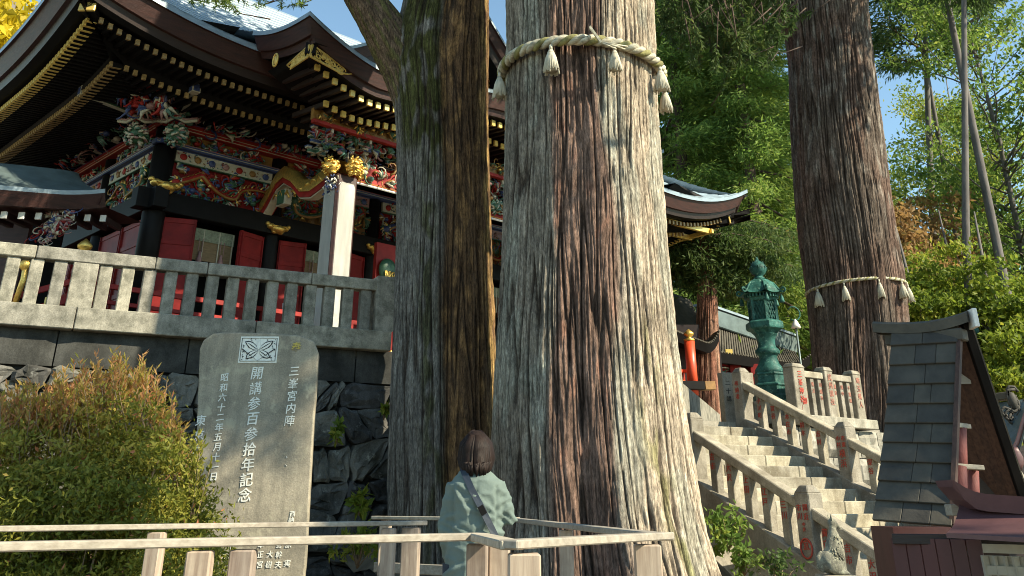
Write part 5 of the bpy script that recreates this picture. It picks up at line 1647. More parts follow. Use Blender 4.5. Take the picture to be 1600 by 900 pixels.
# newels with onion finials
def newel(u, v, z0, z1, r_, red=M['red']):
    mb = MB(); mb.lathe((u, v, 0), [(r_, z0), (r_, z1 - .1)], 18); o = hp('newel_post', mb, red)
    mb = MB(); mb.lathe((u, v, z1 - .1), [(r_ * 1.05, 0), (r_ * 1.08, .05), (r_ * .5, .08), (r_ * .45, .12), (r_ * .95, .17), (r_ * 1.0, .22), (r_ * .6, .28), (.01, .34)], 16); mb.build('finial', M['gold'], o)
def h_of(p):
    d_ = p - Vector((HC.x, HC.y, 0)); return (d_.dot(eu), d_.dot(ev), p.z)
pn_ = h_of(at(130, 398, 16.4)); newel(pn_[0], pn_[1], 3.9, pn_[2] + .05, .13)
mb = MB(); q0 = h_of(at(150, 430, 16.6)); q1 = h_of(at(0, 470, 16.0)); q2 = h_of(at(0, 500, 16.0)); q3 = h_of(at(150, 455, 16.6))
mb.beam(q0, q1, .09, .10); mb.beam(q3, q2, .09, .12); hp('stair_handrail', mb, M['red'], .006)
mb = MB(); c_ = h_of(at(79, 476, 15.7)); mb.box(c_, (.20, .06, .22)); mb.lathe((c_[0], c_[1], c_[2]), [(.001, .05)], 3); hp('gilt_plate', mb, M['goldpaint'], .01)
pn_ = h_of(at(1077, 533, 27.6)); newel(pn_[0], pn_[1], FZ - .1, pn_[2] + .1, .15, M['verm'])
# floor-beam ends on the far right
m1_, m2_ = h_of(at(1030, 601, 27)), h_of(at(1098, 603, 27.4))
mb = MB(); mb.beam(m1_, m2_, .3, .22); hp('floor_beam', mb, M['black'], .01)
m3_ = h_of(at(1114, 603, 27.5)); mb = MB(); mb.beam(m2_, m3_, .31, .23); hp('gilt_beam_end', mb, M['ochre'], .01)
fr_ = lambda s_, o_, z: Vector((m1_[0] + s_ * 1.0, m1_[1] - o_ - .1, z))
carve(fr_, .3, 1.2, m2_[2] - .38, m2_[2] - .18, .05, .1, 22, .2, [WHT, RED, BLK, PNK], 77)
mb = MB(); a_ = h_of(at(1080, 615, 27)); b_ = h_of(at(1090, 668, 27)); mb.beam(a_, b_, .13, .13); hp('floor_post', mb, M['pink'], .01)

# wall: posts, doors, blinds, lintels on the front and left
ff, fl = side_frame('f'), side_frame('l')
for k in range(6):
    u = min(k * BAY, HW) if k < 5 else HW
    column(u, 0, FZ, 8.9, .23 if k == 0 else .17)
for k in range(1, 4): column(0, k * BAY, FZ, 8.9, .20)
mb = MB(); mb.box((HW / 2, HD / 2 + .5, 6.6), (HW - .2, HD - 1.0, 4.4)); hp('interior_core', mb, M['black'])
def door(fr, s0, s1, o0, o1, col):
    a, b_ = fr(s0, o0, 0), fr(s1, o1, 0); mid = (a + b_) / 2; ln = (b_ - a).length; d_ = (b_ - a).normalized(); n_ = Vector((d_.y, -d_.x, 0))
    mb = MB(); z0_, z1_ = FZ + .1, 6.86
    mb.beam(a + Vector((0, 0, (z0_ + z1_) / 2)), b_ + Vector((0, 0, (z0_ + z1_) / 2)), .05, z1_ - z0_)
    o = hp('door_leaf', mb, col, .004)
    for sgn in (1, -1):
        for zz in (FZ + .45, 5.35, 6.35, 6.80):
            m_ = MB(); m_.beam(a + n_ * .032 * sgn + Vector((0, 0, zz)), b_ + n_ * .032 * sgn + Vector((0, 0, zz)), .02, .10); m_.build('door_rail', col, o, bevel=.004)
        for e in (a + d_ * .035, b_ - d_ * .035):
            m_ = MB(); m_.beam(e + n_ * .034 * sgn + Vector((0, 0, z0_ + .01)), e + n_ * .034 * sgn + Vector((0, 0, z1_ - .01)), .02, .07, upv=n_); m_.build('door_stile', col, o, bevel=.004)
def blind(fr, s0, s1):
    mb = MB(); mb.beam(fr(s0, -.05, 6.33), fr(s1, -.05, 6.33), .02, .42)
    o = hp('bamboo_blind', mb, M['bamboo'])
    m_ = MB(); m_.beam(fr(s0, -.03, 6.66), fr(s1, -.03, 6.66), .03, .26); m_.build('valance', M['blindcloth'], o)
    for e in (s0 + .03, (s0 * .67 + s1 * .33), (s0 * .33 + s1 * .67), s1 - .03):
        m_ = MB(); m_.beam(fr(e, -.02, 6.12), fr(e, -.02, 6.78), .02, .02, upv=(0, 1, 0)); m_.build('blind_band', M['cream'], o)
    for e in (.28, .75):
        s_ = s0 + (s1 - s0) * e; m_ = MB(); m_.beam(fr(s_ - .04, 0, 6.3), fr(s_ - .04, 0, 6.58), .012, .012, upv=(0, 1, 0)); m_.beam(fr(s_ + .04, 0, 6.3), fr(s_ + .04, 0, 6.58), .012, .012, upv=(0, 1, 0))
        m_.lathe(fr(s_, 0, 6.30), [(.02, 0), (.035, -.04), (.03, -.07), (.055, -.14), (.07, -.30)], 10); m_.build('blind_tassel', M['pink'], o)
for k in range(5):
    s0 = k * BAY + .2; s1 = (k + 1) * BAY - .2 if k < 4 else HW - .2
    door(ff, s0, s0 + .62, .03, .30 if k % 2 == 0 else .2, M['red_dk']); door(ff, s1 - .66, s1, .22, .03, M['red_dk'])
    blind(ff, s0 + .62, s1 - .66)
for k in range(3):
    door(fl, k * BAY + .25, k * BAY + 1.36, .02, .02, M['red']); door(fl, k * BAY + 1.37, (k + 1) * BAY - .22, .02, .02, M['red'])
for fr, L_, sd in ((ff, HW, 0), (fl, HD - 1, 50)):
    fbeam(fr, -.5, L_ + .3, .10, 6.92, 7.34, .30, BLK, 'lintel', .01)
    fbeam(fr, -.3, L_ + .2, .05, 4.38, 4.56, .30, BLK, 'sill', .01)
    # carved transom in each bay
    nb2 = int(L_ / BAY)
    for k in range(nb2):
        a, b_ = k * BAY + .22, (k + 1) * BAY - .2
        mb = MB(); mb.beam(fr(a, -.02, 7.72), fr(b_, -.02, 7.72), .06, .74, RDK if k % 2 == 0 else OCH); hp('transom_panel', mb, PAL)
        carve(fr, a + .05, b_ - .05, 7.42, 8.00, .04, .06, 110, .22, [RED, GRN, BLU, TEA, GRN, OCH, BLU, RDK, CRM] if k % 2 == 0 else [BLU, GRN, OCH, TEA, RED, GRN], 10 + k + sd)
        dragon(fr, a + .12, b_ - .12, 7.70, .19, .12, [RED, GRN, BLU][(k + (sd > 0)) % 3], 900 + k + sd)
        # lower band of pale carving with medallions
        mb = MB(); mb.beam(fr(a, .08, 8.20), fr(b_, .08, 8.20), .08, .25, PNK if k % 2 else CRM)
        rq = random.Random(k + sd + 5)
        for j in range(60):
            s_ = rq.uniform(a + .05, b_ - .05); z_ = rq.uniform(8.11, 8.29); aa = rq.uniform(0, 6.28)
            mb.tube([fr(s_, .125, z_), fr(s_ + .03 * math.cos(aa), .13, z_ + .03 * math.sin(aa)), fr(s_ + .06 * math.cos(aa + .6), .125, z_ + .05 * math.sin(aa + .6))], [.010, .012, .004], 4, mi=rq.choice([GRN, BLU, RDK, TEA, OCH]))
        mb.beam(fr(a, .085, 8.325), fr(b_, .085, 8.325), .085, .02, BLU); mb.beam(fr(a, .085, 8.07), fr(b_, .085, 8.07), .085, .02, GRN)
        for j in range(7):
            s_ = a + (b_ - a) * (j + .5) / 7; mb.ell(fr(s_, .125, 8.20), (.085, .03, .075) if sd == 0 else (.03, .085, .075), [RED, OCH, BLU, PNK][j % 4], 10, 6)
        hp('medallion_beam', mb, PAL)
        # ochre field with a green carved frog-leg strut
        mb = MB(); mb.beam(fr(a, .02, 8.62), fr(b_, .02, 8.62), .05, .44, OCH); hp('upper_panel', mb, PAL)
        carve(fr, (a + b_) / 2 - .9, (a + b_) / 2 + .9, 8.46, 8.70, .06, .10, 70, .20, [GRN, CRM, BLU, RED, TEA], 80 + k + sd)
    fbeam(fr, -.3, L_ + .2, .12, 8.34, 8.44, .22, BLU, 'tie_beam', 0, [(.35, .5, CRM), (.8, .95, PNK)])
    fbeam(fr, -.3, L_ + .2, .14, 8.72, 8.92, .24, RED, 'tie_beam', 0, [(.06, .13, CRM), (.40, .46, CRM), (.85, .92, BLU)])
    nbk = int(L_ / .98)
    for k in range(nbk + 1): bracket(fr, k * L_ / nbk, 8.98, .98, k + sd)
    carve(fr, -.4, L_, 8.86, 9.42, .30, .45, 46 * nbk, .24, [CRM, GRN, BLU, PNK, RED, TEA], 140 + sd, 'bracket_carving')
    # ochre carved cornice board under the rafters
    mb = MB(); mb.beam(fr(-1.0, 1.02, 9.33), fr(L_ + .8, 1.02, 9.33), .06, .36, OCH); hp('cornice_board', mb, PAL)
    carve(fr, -1.0, L_ + .7, 9.2, 9.45, 1.06, .04, 22 * nbk, .16, [OCH, OCH, GLD, GRN, OCH], 150 + sd, 'cornice_carving')
    mb = MB(); mb.beam(fr(-1.0, 1.1, 9.12), fr(L_ + .8, 1.1, 9.12), .12, .08, RED); hp('tie_beam', mb, PAL)
for k in range(1, 5): goldcloud(ff, k * BAY, .28, 7.02, .95, k)
goldcloud(ff, .0, .36, 7.38, 1.15, 9); goldcloud(fl, 2.6, .3, 7.38, .95, 10)
# beast heads and dragon tangle at the corner
cf = lambda s_, o_, z: Vector((s_ * .7 - o_ * .7 , -s_ * .7 * 1 - o_ * .7, z))
for (s_, sd) in ((-.42, 1), (.42, 2)):
    mb = MB(); c = cf(s_, .55, 8.42); mb.ell(c, (.2, .2, .2), GRN, 12, 8); rr = random.Random(sd)
    for k in range(130):
        a, e = rr.uniform(0, 6.28), rr.uniform(-1.2, 1.3); d_ = Vector((math.cos(a) * math.cos(e), math.sin(a) * math.cos(e), math.sin(e)))
        t_ = Vector((-d_.y, d_.x, rr.uniform(-.5, .5))).normalized()
        mb.tube([c + d_ * .18, c + d_ * .23 + t_ * .03, c + d_ * .24 + t_ * .07, c + d_ * .21 + t_ * .10], [.03, .030, .024, .012], 5, mi=rr.choice([CRM, GRN, TEA, CRM, PNK]))
    hp('beast_head', mb, PAL)
    mb = MB(); mb.tube([cf(s_ - .42, .60, 8.72), cf(s_ - .2, .68, 8.66), cf(s_, .72, 8.76), cf(s_ + .2, .68, 8.66), cf(s_ + .42, .6, 8.72)], .035, 6, mi=CRM); mb.tube([cf(s_ - .42, .60, 8.77), cf(s_ - .2, .68, 8.71), cf(s_, .72, 8.81), cf(s_ + .2, .68, 8.71), cf(s_ + .42, .6, 8.77)], .03, 6, mi=PNK); hp('scroll_moulding', mb, PAL)
carve(cf, -.5, .5, 8.8, 9.6, .7, .5, 110, .30, [RED, RED, BLU, PNK, CRM, TEA, RDK], 33, 'dragon_carving')
for s_, zz in ((-.75, 9.05), (-.95, 8.95), (.8, 9.0), (0, 9.25)):
    mb = MB(); a, b_ = cf(s_ * .3, .1, zz), cf(s_ * 1.3, 1.5, zz + .05); mb.beam(a, b_, .10, .14, GRN); mb.beam(a + Vector((0, 0, .075)), b_ + Vector((0, 0, .075)), .11, .015, CRM); mb.beam(a + Vector((0, 0, -.075)), b_ + Vector((0, 0, -.075)), .11, .015, CRM)
    mb.box(b_, (.17, .17, .19), CRM); mb.box(b_, (.185, .13, .15), BLU); mb.box(b_, (.13, .185, .15), BLU); hp('tail_rafter', mb, PAL)
# row of painted tail rafters sticking out of the left wall
# ---- roof -----------------------------------------------------------
OV = 3.2
UL, UR, VF, VB = -3.4, HW + 3.2, -3.1, HD + 3.0
def kup(d, L=4.2): return max(0.0, 1 - d / L) ** 2.2
def eave_top(u, v):
    d = min(max(u - UL, 0) + 0, max(UR - u, 0)); e = min(max(v - VF, 0), max(VB - v, 0))
    return 9.72 + .75 * kup(d + e)
ridge_z = 15.2; mid_v = (VF + VB) / 2
def slope(t): return .80 * t ** 1.22 + .10 * t   # concave profile
nt_ = 26
def roof_rows(fn, nu, nt_, name, mat, thick=.02):
    """each course a little step up over the one below"""
    mb = MB()
    for i in range(nt_):
        ra = [fn(i / nt_, j / nu) for j in range(nu + 1)]; rb_ = [fn((i + 1) / nt_, j / nu) for j in range(nu + 1)]
        top = [p + Vector((0, 0, thick)) for p in ra]
        mb.grid([ra, top]); mb.grid([top, rb_])
    return hp(name, mb, mat)
TT = 1.0
def ffront(t, s_):
    inset = 3.6 * t
    u = UL + inset + (UR - UL - 2 * inset) * s_; v = VF + (mid_v - VF) * t
    z = 9.72 + (ridge_z - 9.72) * slope(t) / slope(1) + (.75 if s_ < .5 else .95) * kup(min((UR - UL) * s_, (UR - UL) * (1 - s_))) * (1 - t) ** (2 if s_ < .5 else 6)
    return Vector((u, v, z))
def fback(t, s_):
    p = ffront(t, 1 - s_); return Vector((p.x, 2 * mid_v - p.y, p.z))
def fleft(t, s_):
    v = VB - (mid_v - VF) * t - (VB - VF - 2 * (mid_v - VF) * t) * s_; u = UL + 3.6 * t
    z = 9.72 + (ridge_z - 9.72) * slope(t) / slope(1) + .75 * kup(min((VB - VF) * s_, (VB - VF) * (1 - s_))) * (1 - t) ** 2
    return Vector((u, v, z))
def fright(t, s_):
    p = fleft(t, 1 - s_); return Vector((UL + UR - p.x, p.y, p.z))
for fn in (ffront, fback, fleft, fright): roof_rows(fn, 40, nt_, 'roof_slope', M['copper'])
# thick layered eave edge, two projecting bands and dark underside
def eave_band(pts_out, name, mat, h0, h1, inn0, inn1, centre):
    mb = MB(); A_, B_ = [], []
    for p in pts_out:
        d_ = Vector((centre[0] - p.x, centre[1] - p.y, 0)); 
        A_.append(p + Vector((0, 0, h0)) + p_in(p) * inn0); B_.append(p + Vector((0, 0, h1)) + p_in(p) * inn1)
    mb.grid([A_, B_], flip=True); return hp(name, mb, mat)
def p_in(p):
    x = 0; y = 0
    if abs(p.x - UL) < .01: x = 1
    if abs(p.x - UR) < .01: x = -1
    if abs(p.y - VF) < .01: y = 1
    if abs(p.y - VB) < .01: y = -1
    return Vector((x, y, 0))
loop = [ffront(0, j / 60) for j in range(61)] + [fright(0, j / 40) for j in range(1, 41)] + [fback(0, j / 60) for j in range(1, 61)] + [fleft(0, j / 40) for j in range(1, 41)]
def band(h0, i0, h1, i1, mat, name):
    mb = MB(); mb.grid([[p + Vector((0, 0, h0)) + p_in(p) * i0 for p in loop], [p + Vector((0, 0, h1)) + p_in(p) * i1 for p in loop]]); return hp(name, mb, mat)
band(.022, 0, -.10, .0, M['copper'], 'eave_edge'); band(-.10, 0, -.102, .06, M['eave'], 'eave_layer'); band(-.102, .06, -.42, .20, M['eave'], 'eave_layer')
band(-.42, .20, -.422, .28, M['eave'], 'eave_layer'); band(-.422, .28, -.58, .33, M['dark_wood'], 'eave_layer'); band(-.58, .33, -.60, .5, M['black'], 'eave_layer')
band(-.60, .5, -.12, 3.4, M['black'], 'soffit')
def rafters(side, tip_in, zoff, length, n, mat_tip, rise):
    """rows of rafters with gilt tips"""
    mb = MB()
    L_ = (UR - UL) if side in 'fb' else (VB - VF)
    for k in range(n):
        s_ = (k + .5) / n; a_ = s_ * L_
        if side == 'f': p = ffront(0, s_); d_ = Vector((0, 1, 0))
        elif side == 'l': p = fleft(0, 1 - s_); d_ = Vector((1, 0, 0))
        else: p = fright(0, s_); d_ = Vector((-1, 0, 0))
        e = min(a_, L_ - a_)
        if e < tip_in + .1: continue
        ln = min(length, e - tip_in + .2)
        t0_ = p + d_ * tip_in + Vector((0, 0, zoff)); t1_ = t0_ + d_ * ln + Vector((0, 0, rise * ln))
        mb.beam(t0_, t1_, .062, .10, 0); mb.beam(t0_ - d_ * .03, t0_ + d_ * .02, .078, .11, 1)
        if side != 'f': mb.beam(t0_ + Vector((0, 0, -.058)), t0_ + d_ * min(ln, .20) + Vector((0, 0, -.058 + rise * min(ln, .20))), .06, .01, 1)
    hp('rafter_row', mb, [M['black'], mat_tip], kind='stuff')
rafters('f', .62, -.70, 1.3, 118, M['goldshade'], .08); rafters('f', 1.45, -.86, 1.8, 118, M['goldshade'], .10)
rafters('l', .62, -.70, 1.3, 112, M['goldpaint'], .08); rafters('l', 1.45, -.86, 1.8, 112, M['goldshade'], .10)
rafters('r', .62, -.70, 1.3, 112, M['goldpaint'], .08); rafters('r', 1.45, -.86, 1.8, 112, M['goldpaint'], .10)
# boards closing the space between rafter rows
for side in 'flr':
    mb = MB(); rows_ = []
    for (i_, h_) in ((.60, -.64), (1.42, -.62), (1.40, -.80), (3.2, -.62)):
        r_ = []
        for k in range(41):
            s_ = k / 40; L_ = (UR - UL) if side == 'f' else (VB - VF)
            p = ffront(0, s_) if side == 'f' else (fleft(0, 1 - s_) if side == 'l' else fright(0, s_))
            d_ = {'f': Vector((0, 1, 0)), 'l': Vector((1, 0, 0)), 'r': Vector((-1, 0, 0))}[side]
            e = min(s_ * L_, L_ - s_ * L_); i2 = min(i_, e) if True else i_
            r_.append(p + d_ * i2 + Vector((0, 0, h_)))
        rows_.append(r_)
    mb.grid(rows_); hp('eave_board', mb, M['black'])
# hip rafters with gilt crest plates
for (cu, cv, su, sv_) in ((UL, VF, 1, 1), (UR, VF, -1, 1)):
    mb = MB(); p0 = Vector((cu + su * .50, cv + sv_ * .50, 10.47 - .78)); p1 = Vector((cu + su * 3.3, cv + sv_ * 3.3, 9.15)); mb.beam(p0, p1, .24, .30)
    o = hp('hip_rafter', mb, M['black'], .01)
    d_ = (p0 - p1).normalized(); m_ = MB(); m_.beam(p0 - d_ * .03, p0 + d_ * .02, .30, .34); m_.build('crest_plate', M['goldpaint'], o, bevel=.01)
    X_ = Vector((-d_.y, d_.x, 0)).normalized()
    if X_.x < 0 and su > 0: X_ = -X_
    m_ = MB(); c = p0 + d_ * .022
    up_ = X_.cross(d_).normalized(); up_ = up_ if up_.z > 0 else -up_
    m_.tube([c + (X_ * math.cos(t * math.pi / 8) * .085 + up_ * math.sin(t * math.pi / 8) * .085) for t in range(17)], .010, 5, cap=False)
    m_.tube([c + X_ * a + up_ * b_ for a, b_ in ((0, .10), (.06, 0), (0, -.06), (-.06, 0), (0, .10))], .008, 5, cap=False); m_.build('crest', M['black'], o)
def filigree(c0, du, dv_, L_, h, nm='gilt_filigree', flip=1):
    """tapering openwork plate along a board"""
    mb = MB(); rr = random.Random(int(abs(c0[0] * 100)) + 3); c0 = Vector(c0); du = Vector(du); up_ = Vector(dv_)
    mb.beam(c0, c0 + du * L_ , .03, .035); mb.beam(c0 - up_ * h, c0 + du * L_ * .75 - up_ * h * .62, .03, .035); mb.beam(c0 + up_ * .01, c0 - up_ * h, .035, .04, upv=du)
    for k in range(60):
        t = rr.uniform(.03, .8); hh = h * (1 - t * .4); c = c0 + du * L_ * t - up_ * hh * rr.uniform(.15, .85); a = rr.uniform(0, 6.28)
        mb.tube([c + (du * math.cos(a + j * .9) + up_ * math.sin(a + j * .9)) * .05 * (1 - j * .08) for j in range(6)], .011, 4)
    mb.tube([c0 + du * L_ * .75 - up_ * h * .62, c0 + du * L_ * .9 - up_ * h * .3, c0 + du * L_], .015, 4)
    return hp(nm, mb, M['goldpaint'])
filigree((UL + .95, VF + .52, 9.92 - .02), (1, 0, -.28), (.2, 0, 1), 1.15, .24)
# ---- porch (kohai) ---------------------------------------------------
fk = side_frame('k')
KU0, KU1 = 2.45, 10.6
KL, KR, KF = 0.35, 11.2, -4.8
def kfz(s_):
    L_ = KR - KL; a_ = min(s_, 1 - s_) * L_
    c = abs(s_ - .5) * L_
    return 9.22 + .66 * max(0, 1 - a_ / 1.9) ** 1.5 + .55 * math.exp(-(c / 2.2) ** 2)
def kroof(t, s_):
    u = KL + (KR - KL) * s_ - .5 * t * (1 - s_); v = KF + t * 3.4; ve = KF + 3.4
    zm = 9.72 + (ridge_z - 9.72) * slope((ve - VF) / (mid_v - VF)) / slope(1) + .02
    k = min(1.0, min(s_, 1 - s_) / .10)
    z = kfz(s_) + (zm - kfz(s_)) * t ** (1.15 + .9 * (1 - k)) - .12 * math.sin(math.pi * min(1, t * 1.6)) * (1 - k)
    return Vector((u, v, z))
mb = MB()
for i in range(22):
    ra = [kroof(i / 22, j / 44) for j in range(45)]; rb_ = [kroof((i + 1) / 22, j / 44) for j in range(45)]
    top = [p + Vector((0, 0, .02)) for p in ra]; mb.grid([ra, top]); mb.grid([top, rb_])
hp('porch_roof', mb, M['copper'])
def kband(pts, offs, name):
    for (h0, i0, h1, i1, mat) in offs:
        mb = MB(); mb.grid([[p + Vector((0, 0, h0)) + n_ * i0 for p, n_ in pts], [p + Vector((0, 0, h1)) + n_ * i1 for p, n_ in pts]]); hp(name, mb, mat)
kp = [(kroof(t / 16 * .5, 0), Vector((1, 0, 0))) for t in range(16, 0, -1)] + [(kroof(0, 0), Vector((1, 1, 0)))] + [(kroof(0, j / 60), Vector((0, 1, 0))) for j in range(1, 60)] + [(kroof(0, 1), Vector((-1, 1, 0)))] + [(kroof(t / 16 * .5, 1), Vector((-1, 0, 0))) for t in range(1, 17)]
kband(kp, [(.022, 0, -.07, 0, M['copper']), (-.07, 0, -.072, .04, M['eave']), (-.072, .04, -.36, .15, M['eave']), (-.36, .15, -.362, .22, M['eave']), (-.362, .22, -.50, .26, M['eave']), (-.50, .26, -.50, .5, M['black']), (-.50, .5, -.52, 1.7, M['black'])], 'porch_eave_layer')
def kraft(tip, zoff, n, side='f'):
    mb = MB()
    for k in range(n):
        s_ = (k + .5) / n
        if side == 'f': p = kroof(0, s_); d_ = Vector((0, 1, 0)); e = min(s_, 1 - s_) * (KR - KL)
        else: p = kroof(s_ * .3, 0); d_ = Vector((1, 0, 0)); e = s_ * 1.8
        if e < tip: continue
        t0_ = p + d_ * tip + Vector((0, 0, zoff)); mb.beam(t0_, t0_ + d_ * 1.2 + Vector((0, 0, .10)), .08, .10, 0); mb.beam(t0_ - d_ * .03, t0_ + d_ * .02, .105, .125, 1)
    hp('porch_rafter_row', mb, [M['dark_wood'], M['goldpaint']], kind='stuff')
kraft(.42, -.60, 52); kraft(1.0, -.76, 52)
# corner gilt plates of the porch
c0 = kroof(0, 0) + Vector((.22, .22, -.60))
filigree(c0 + Vector((.02, -.02, .05)), (1, 0, -.30), (.1, 0, 1), .95, .24); filigree(c0 + Vector((-.02, .02, .05)), (0, 1, -.22), (0, -.1, 1), .75, .24)
mb = MB(); mb.beam(c0, c0 + Vector((1.2, 1.2, -.35)), .2, .26); hp('porch_hip_rafter', mb, M['black'])
mb = MB(); c = kroof(.30, 0) + Vector((.1, 0, -.62)); mb.tube([c + Vector((0, math.cos(t * math.pi / 8) * .08, math.sin(t * math.pi / 8) * .13)) for t in range(17)], .022, 6, cap=False); mb.ell(c, (.02, .05, .09), 0, 8, 6); hp('gilt_crest', mb, M['goldpaint'])
# purlin, brackets, carved beam
fbeam(fk, KU0 - 1.0, KU1 + 1, 0.3, 8.42, 8.66, .10, OCH, 'porch_cornice_board')
carve(fk, KU0 - 1.0, KU1 + 1, 8.46, 8.62, .38, .05, 190, .16, [OCH, OCH, GLD, GRN], 401)
fbeam(fk, KU0 - 1.0, KU1 + 1, .34, 8.34, 8.41, .12, RED, 'porch_tie_beam')
for k in range(10): bracket(fk, KU0 - .5 + k * .95, 7.98, .60, k + 200, out0=-.35)
carve(fk, KU0 - .9, KU1 + .7, 7.90, 8.38, .0, .25, 380, .20, [CRM, GRN, BLU, PNK, RED, TEA, GRN], 402)
fbeam(fk, KU0 + .2, KU1 - .2, 0, 7.40, 7.82, .30, RED, 'porch_rainbow_beam', .02, [(.0, .12, WHT), (.12, .2, GLD)])
carve(fk, KU0 + .3, KU1 - .3, 7.55, 7.85, .16, .1, 210, .22, [CRM, GRN, TEA, CRM, OCH], 403)
for k, u in enumerate((KU0, 5.35, 7.95, KU1)):
    if k in (1, 2): continue
    mb = MB(); mb.box((u, -3.1, (3.95 + 7.5) / 2), (.50, .50, 7.5 - 3.95)); o = hp('porch_column', mb, M['eave'], .045)
    for (dx, dy) in ((0, -1), (-1, 0), (1, 0)):
        m_ = MB(); w_ = .37; pts = [(-w_ / 2, 4.1), (w_ / 2, 4.1), (w_ / 2, 7.22), (w_ * .40, 7.32), (-w_ * .40, 7.32), (-w_ / 2, 7.22)]
        if dy: vs = [Vector((u + x, -3.1 - .257, z)) for x, z in pts]
        else: vs = [Vector((u + dx * .257, -3.1 - x * dx * -1, z)) for x, z in pts]
        inn = Vector((-dx * .02, .02 if dy else 0, 0))
        n_ = len(vs); m_.add(vs + [v_ + inn for v_ in vs], [tuple(range(n_)), tuple(reversed(range(n_)))] + [(i, (i + 1) % n_, (i + 1) % n_ + n_, i + n_) for i in range(n_)]); m_.build('white_panel', M['white'], o)
    # capital: pair of gilt lions
    for (cx_, cy_) in ((u - .30, -3.15), (u + .05, -3.45), (u + .35, -3.2)):
        mb = MB(); rr = random.Random(int(u * 10 + cx_ * 7)); c = Vector((cx_, cy_, 7.66)); mb.ell(c, (.16, .16, .17), 0, 12, 8)
        for q_ in range(80):
            a, e = rr.uniform(0, 6.28), rr.uniform(-1.2, 1.4); d_ = Vector((math.cos(a) * math.cos(e), math.sin(a) * math.cos(e), math.sin(e))); t_ = Vector((-d_.y, d_.x, rr.uniform(-.6, .6))).normalized()
            mb.tube([c + d_ * .13, c + d_ * .17 + t_ * .03, c + d_ * .175 + t_ * .06, c + d_ * .145 + t_ * .08], [.024, .026, .02, .01], 5)
        hp('gilt_lion_head', mb, M['gold'])
    mb = MB(); rr = random.Random(3)
    for q_ in range(60):
        c = Vector((u - .28 + rr.uniform(-.12, .1), -3.2 + rr.uniform(-.15, .15), 7.2 + rr.uniform(-.2, .2))); a = rr.uniform(0, 6.28)
        mb.tube([c, c + Vector((math.cos(a) * .04, .0, .05)), c + Vector((math.cos(a) * .08, 0, .02))], [.018, .02, .004], 4, mi=rr.choice([BLU, CRM, WHT, BLU]))
    hp('blue_elephant_nose', mb, PAL)
    # S-shaped tie from the porch column back to the wall
    prof = [(-3.1, 7.62), (-2.6, 7.52), (-2.15, 7.42), (-1.75, 7.50), (-1.35, 7.82), (-1.0, 8.0), (-.7, 7.92), (-.4, 7.62), (-.1, 7.35)]
    mb = MB()
    for (off0, off1, wd, mi) in ((-.02, .22, .30, GLD), (-.14, -.02, .27, RED), (-.17, -.12, .20, CRM), (.2, .24, .27, GLD)):
        A_ = [Vector((u - wd / 2, v, z + off0)) for v, z in prof]; B_ = [Vector((u - wd / 2, v, z + off1)) for v, z in prof]
        C_ = [Vector((u + wd / 2, v, z + off1)) for v, z in prof]; D_ = [Vector((u + wd / 2, v, z + off0)) for v, z in prof]
        mb.grid([A_, B_, C_, D_, A_], mi)
    for q_ in range(8): mb.tube([(u - .14, -2.6 + q_ * .25, 7.52 + .08 * math.sin(q_)), (u - .15, -2.5 + q_ * .25, 7.6 + .06 * math.cos(q_)), (u - .14, -2.42 + q_ * .25, 7.55)], .022, 5, mi=GLD)
    hp('rainbow_tie_beam', mb, PAL)
    mb = MB(); mb.box((u - .05, -1.0, 7.52), (.16, .34, .34), CRM); mb.box((u - .1, -1.0, 7.52), (.12, .24, .30), GRN); hp('painted_block', mb, PAL)
for (v_, z_) in ((-2.35, 8.98), (-1.6, 8.92)):
    mb = MB(); mb.beam((11.5, v_, z_), (HW + 2.0, v_, z_ + .22), .10, .16); hp('gilt_beam', mb, M['goldpaint'], .01)
mb = MB(); mb.beam((HW + 1.9, -2.5, 9.18), (HW + 1.9, 3.5, 9.0), .10, .14); hp('gilt_beam', mb, M['goldpaint'], .01)
# painted panel with a gilt figure in the third bay
mb = MB(); c_ = h_of(at(601, 413, 20.6)); mb.box(c_, (.55, .1, .9), 0); hp('painted_screen', mb, PAL)
mb = MB(); mb.ell((c_[0], c_[1] - .12, c_[2] - .15), (.24, .1, .26), GRN, 12, 8); hp('painted_figure', mb, PAL)
mb = MB(); rr = random.Random(1)
for q_ in range(16): mb.tube([(c_[0] + rr.uniform(-.15, .15), c_[1] - .2, c_[2] - .45 + rr.uniform(-.05, .1)), (c_[0] + rr.uniform(-.15, .15), c_[1] - .23, c_[2] - .2)], .016, 4)
hp('gilt_figure', mb, M['gold'])
# dormer gable on the front slope
GU, GV = 5.7, -3.3
def gz(d): return 13.3 - 1.18 * d + .095 * d * d
for s_ in (-1, 1):
    P0g = []; 
    for (dv0, lay) in ((0, 0),):
        mb = MB(); rows_ = []
        for (v_, h_) in ((GV + 6.5, 0), (GV, 0)): rows_.append([Vector((GU + s_ * d * .36, v_, gz(d * .36) + h_)) for d in range(0, 13)])
        mb.grid(rows_, flip=s_ < 0); hp('gable_roof', mb, M['copper'])
        for (i0, i1, h0, h1, mat) in ((0, 0, 0, -.08, M['copper']), (0, .06, -.08, -.081, M['eave']), (.06, .16, -.081, -.34, M['eave']), (.16, .24, -.34, -.342, M['eave']), (.24, .30, -.342, -.62, M['dark_wood']), (.30, 1.6, -.62, -.6, M['black'])):
            mb = MB(); mb.grid([[Vector((GU + s_ * d * .36, GV + i0, gz(d * .36) + h0)) for d in range(13)], [Vector((GU + s_ * d * .36, GV + i1, gz(d * .36) + h1)) for d in range(13)]], flip=s_ > 0); hp('gable_layer', mb, mat)
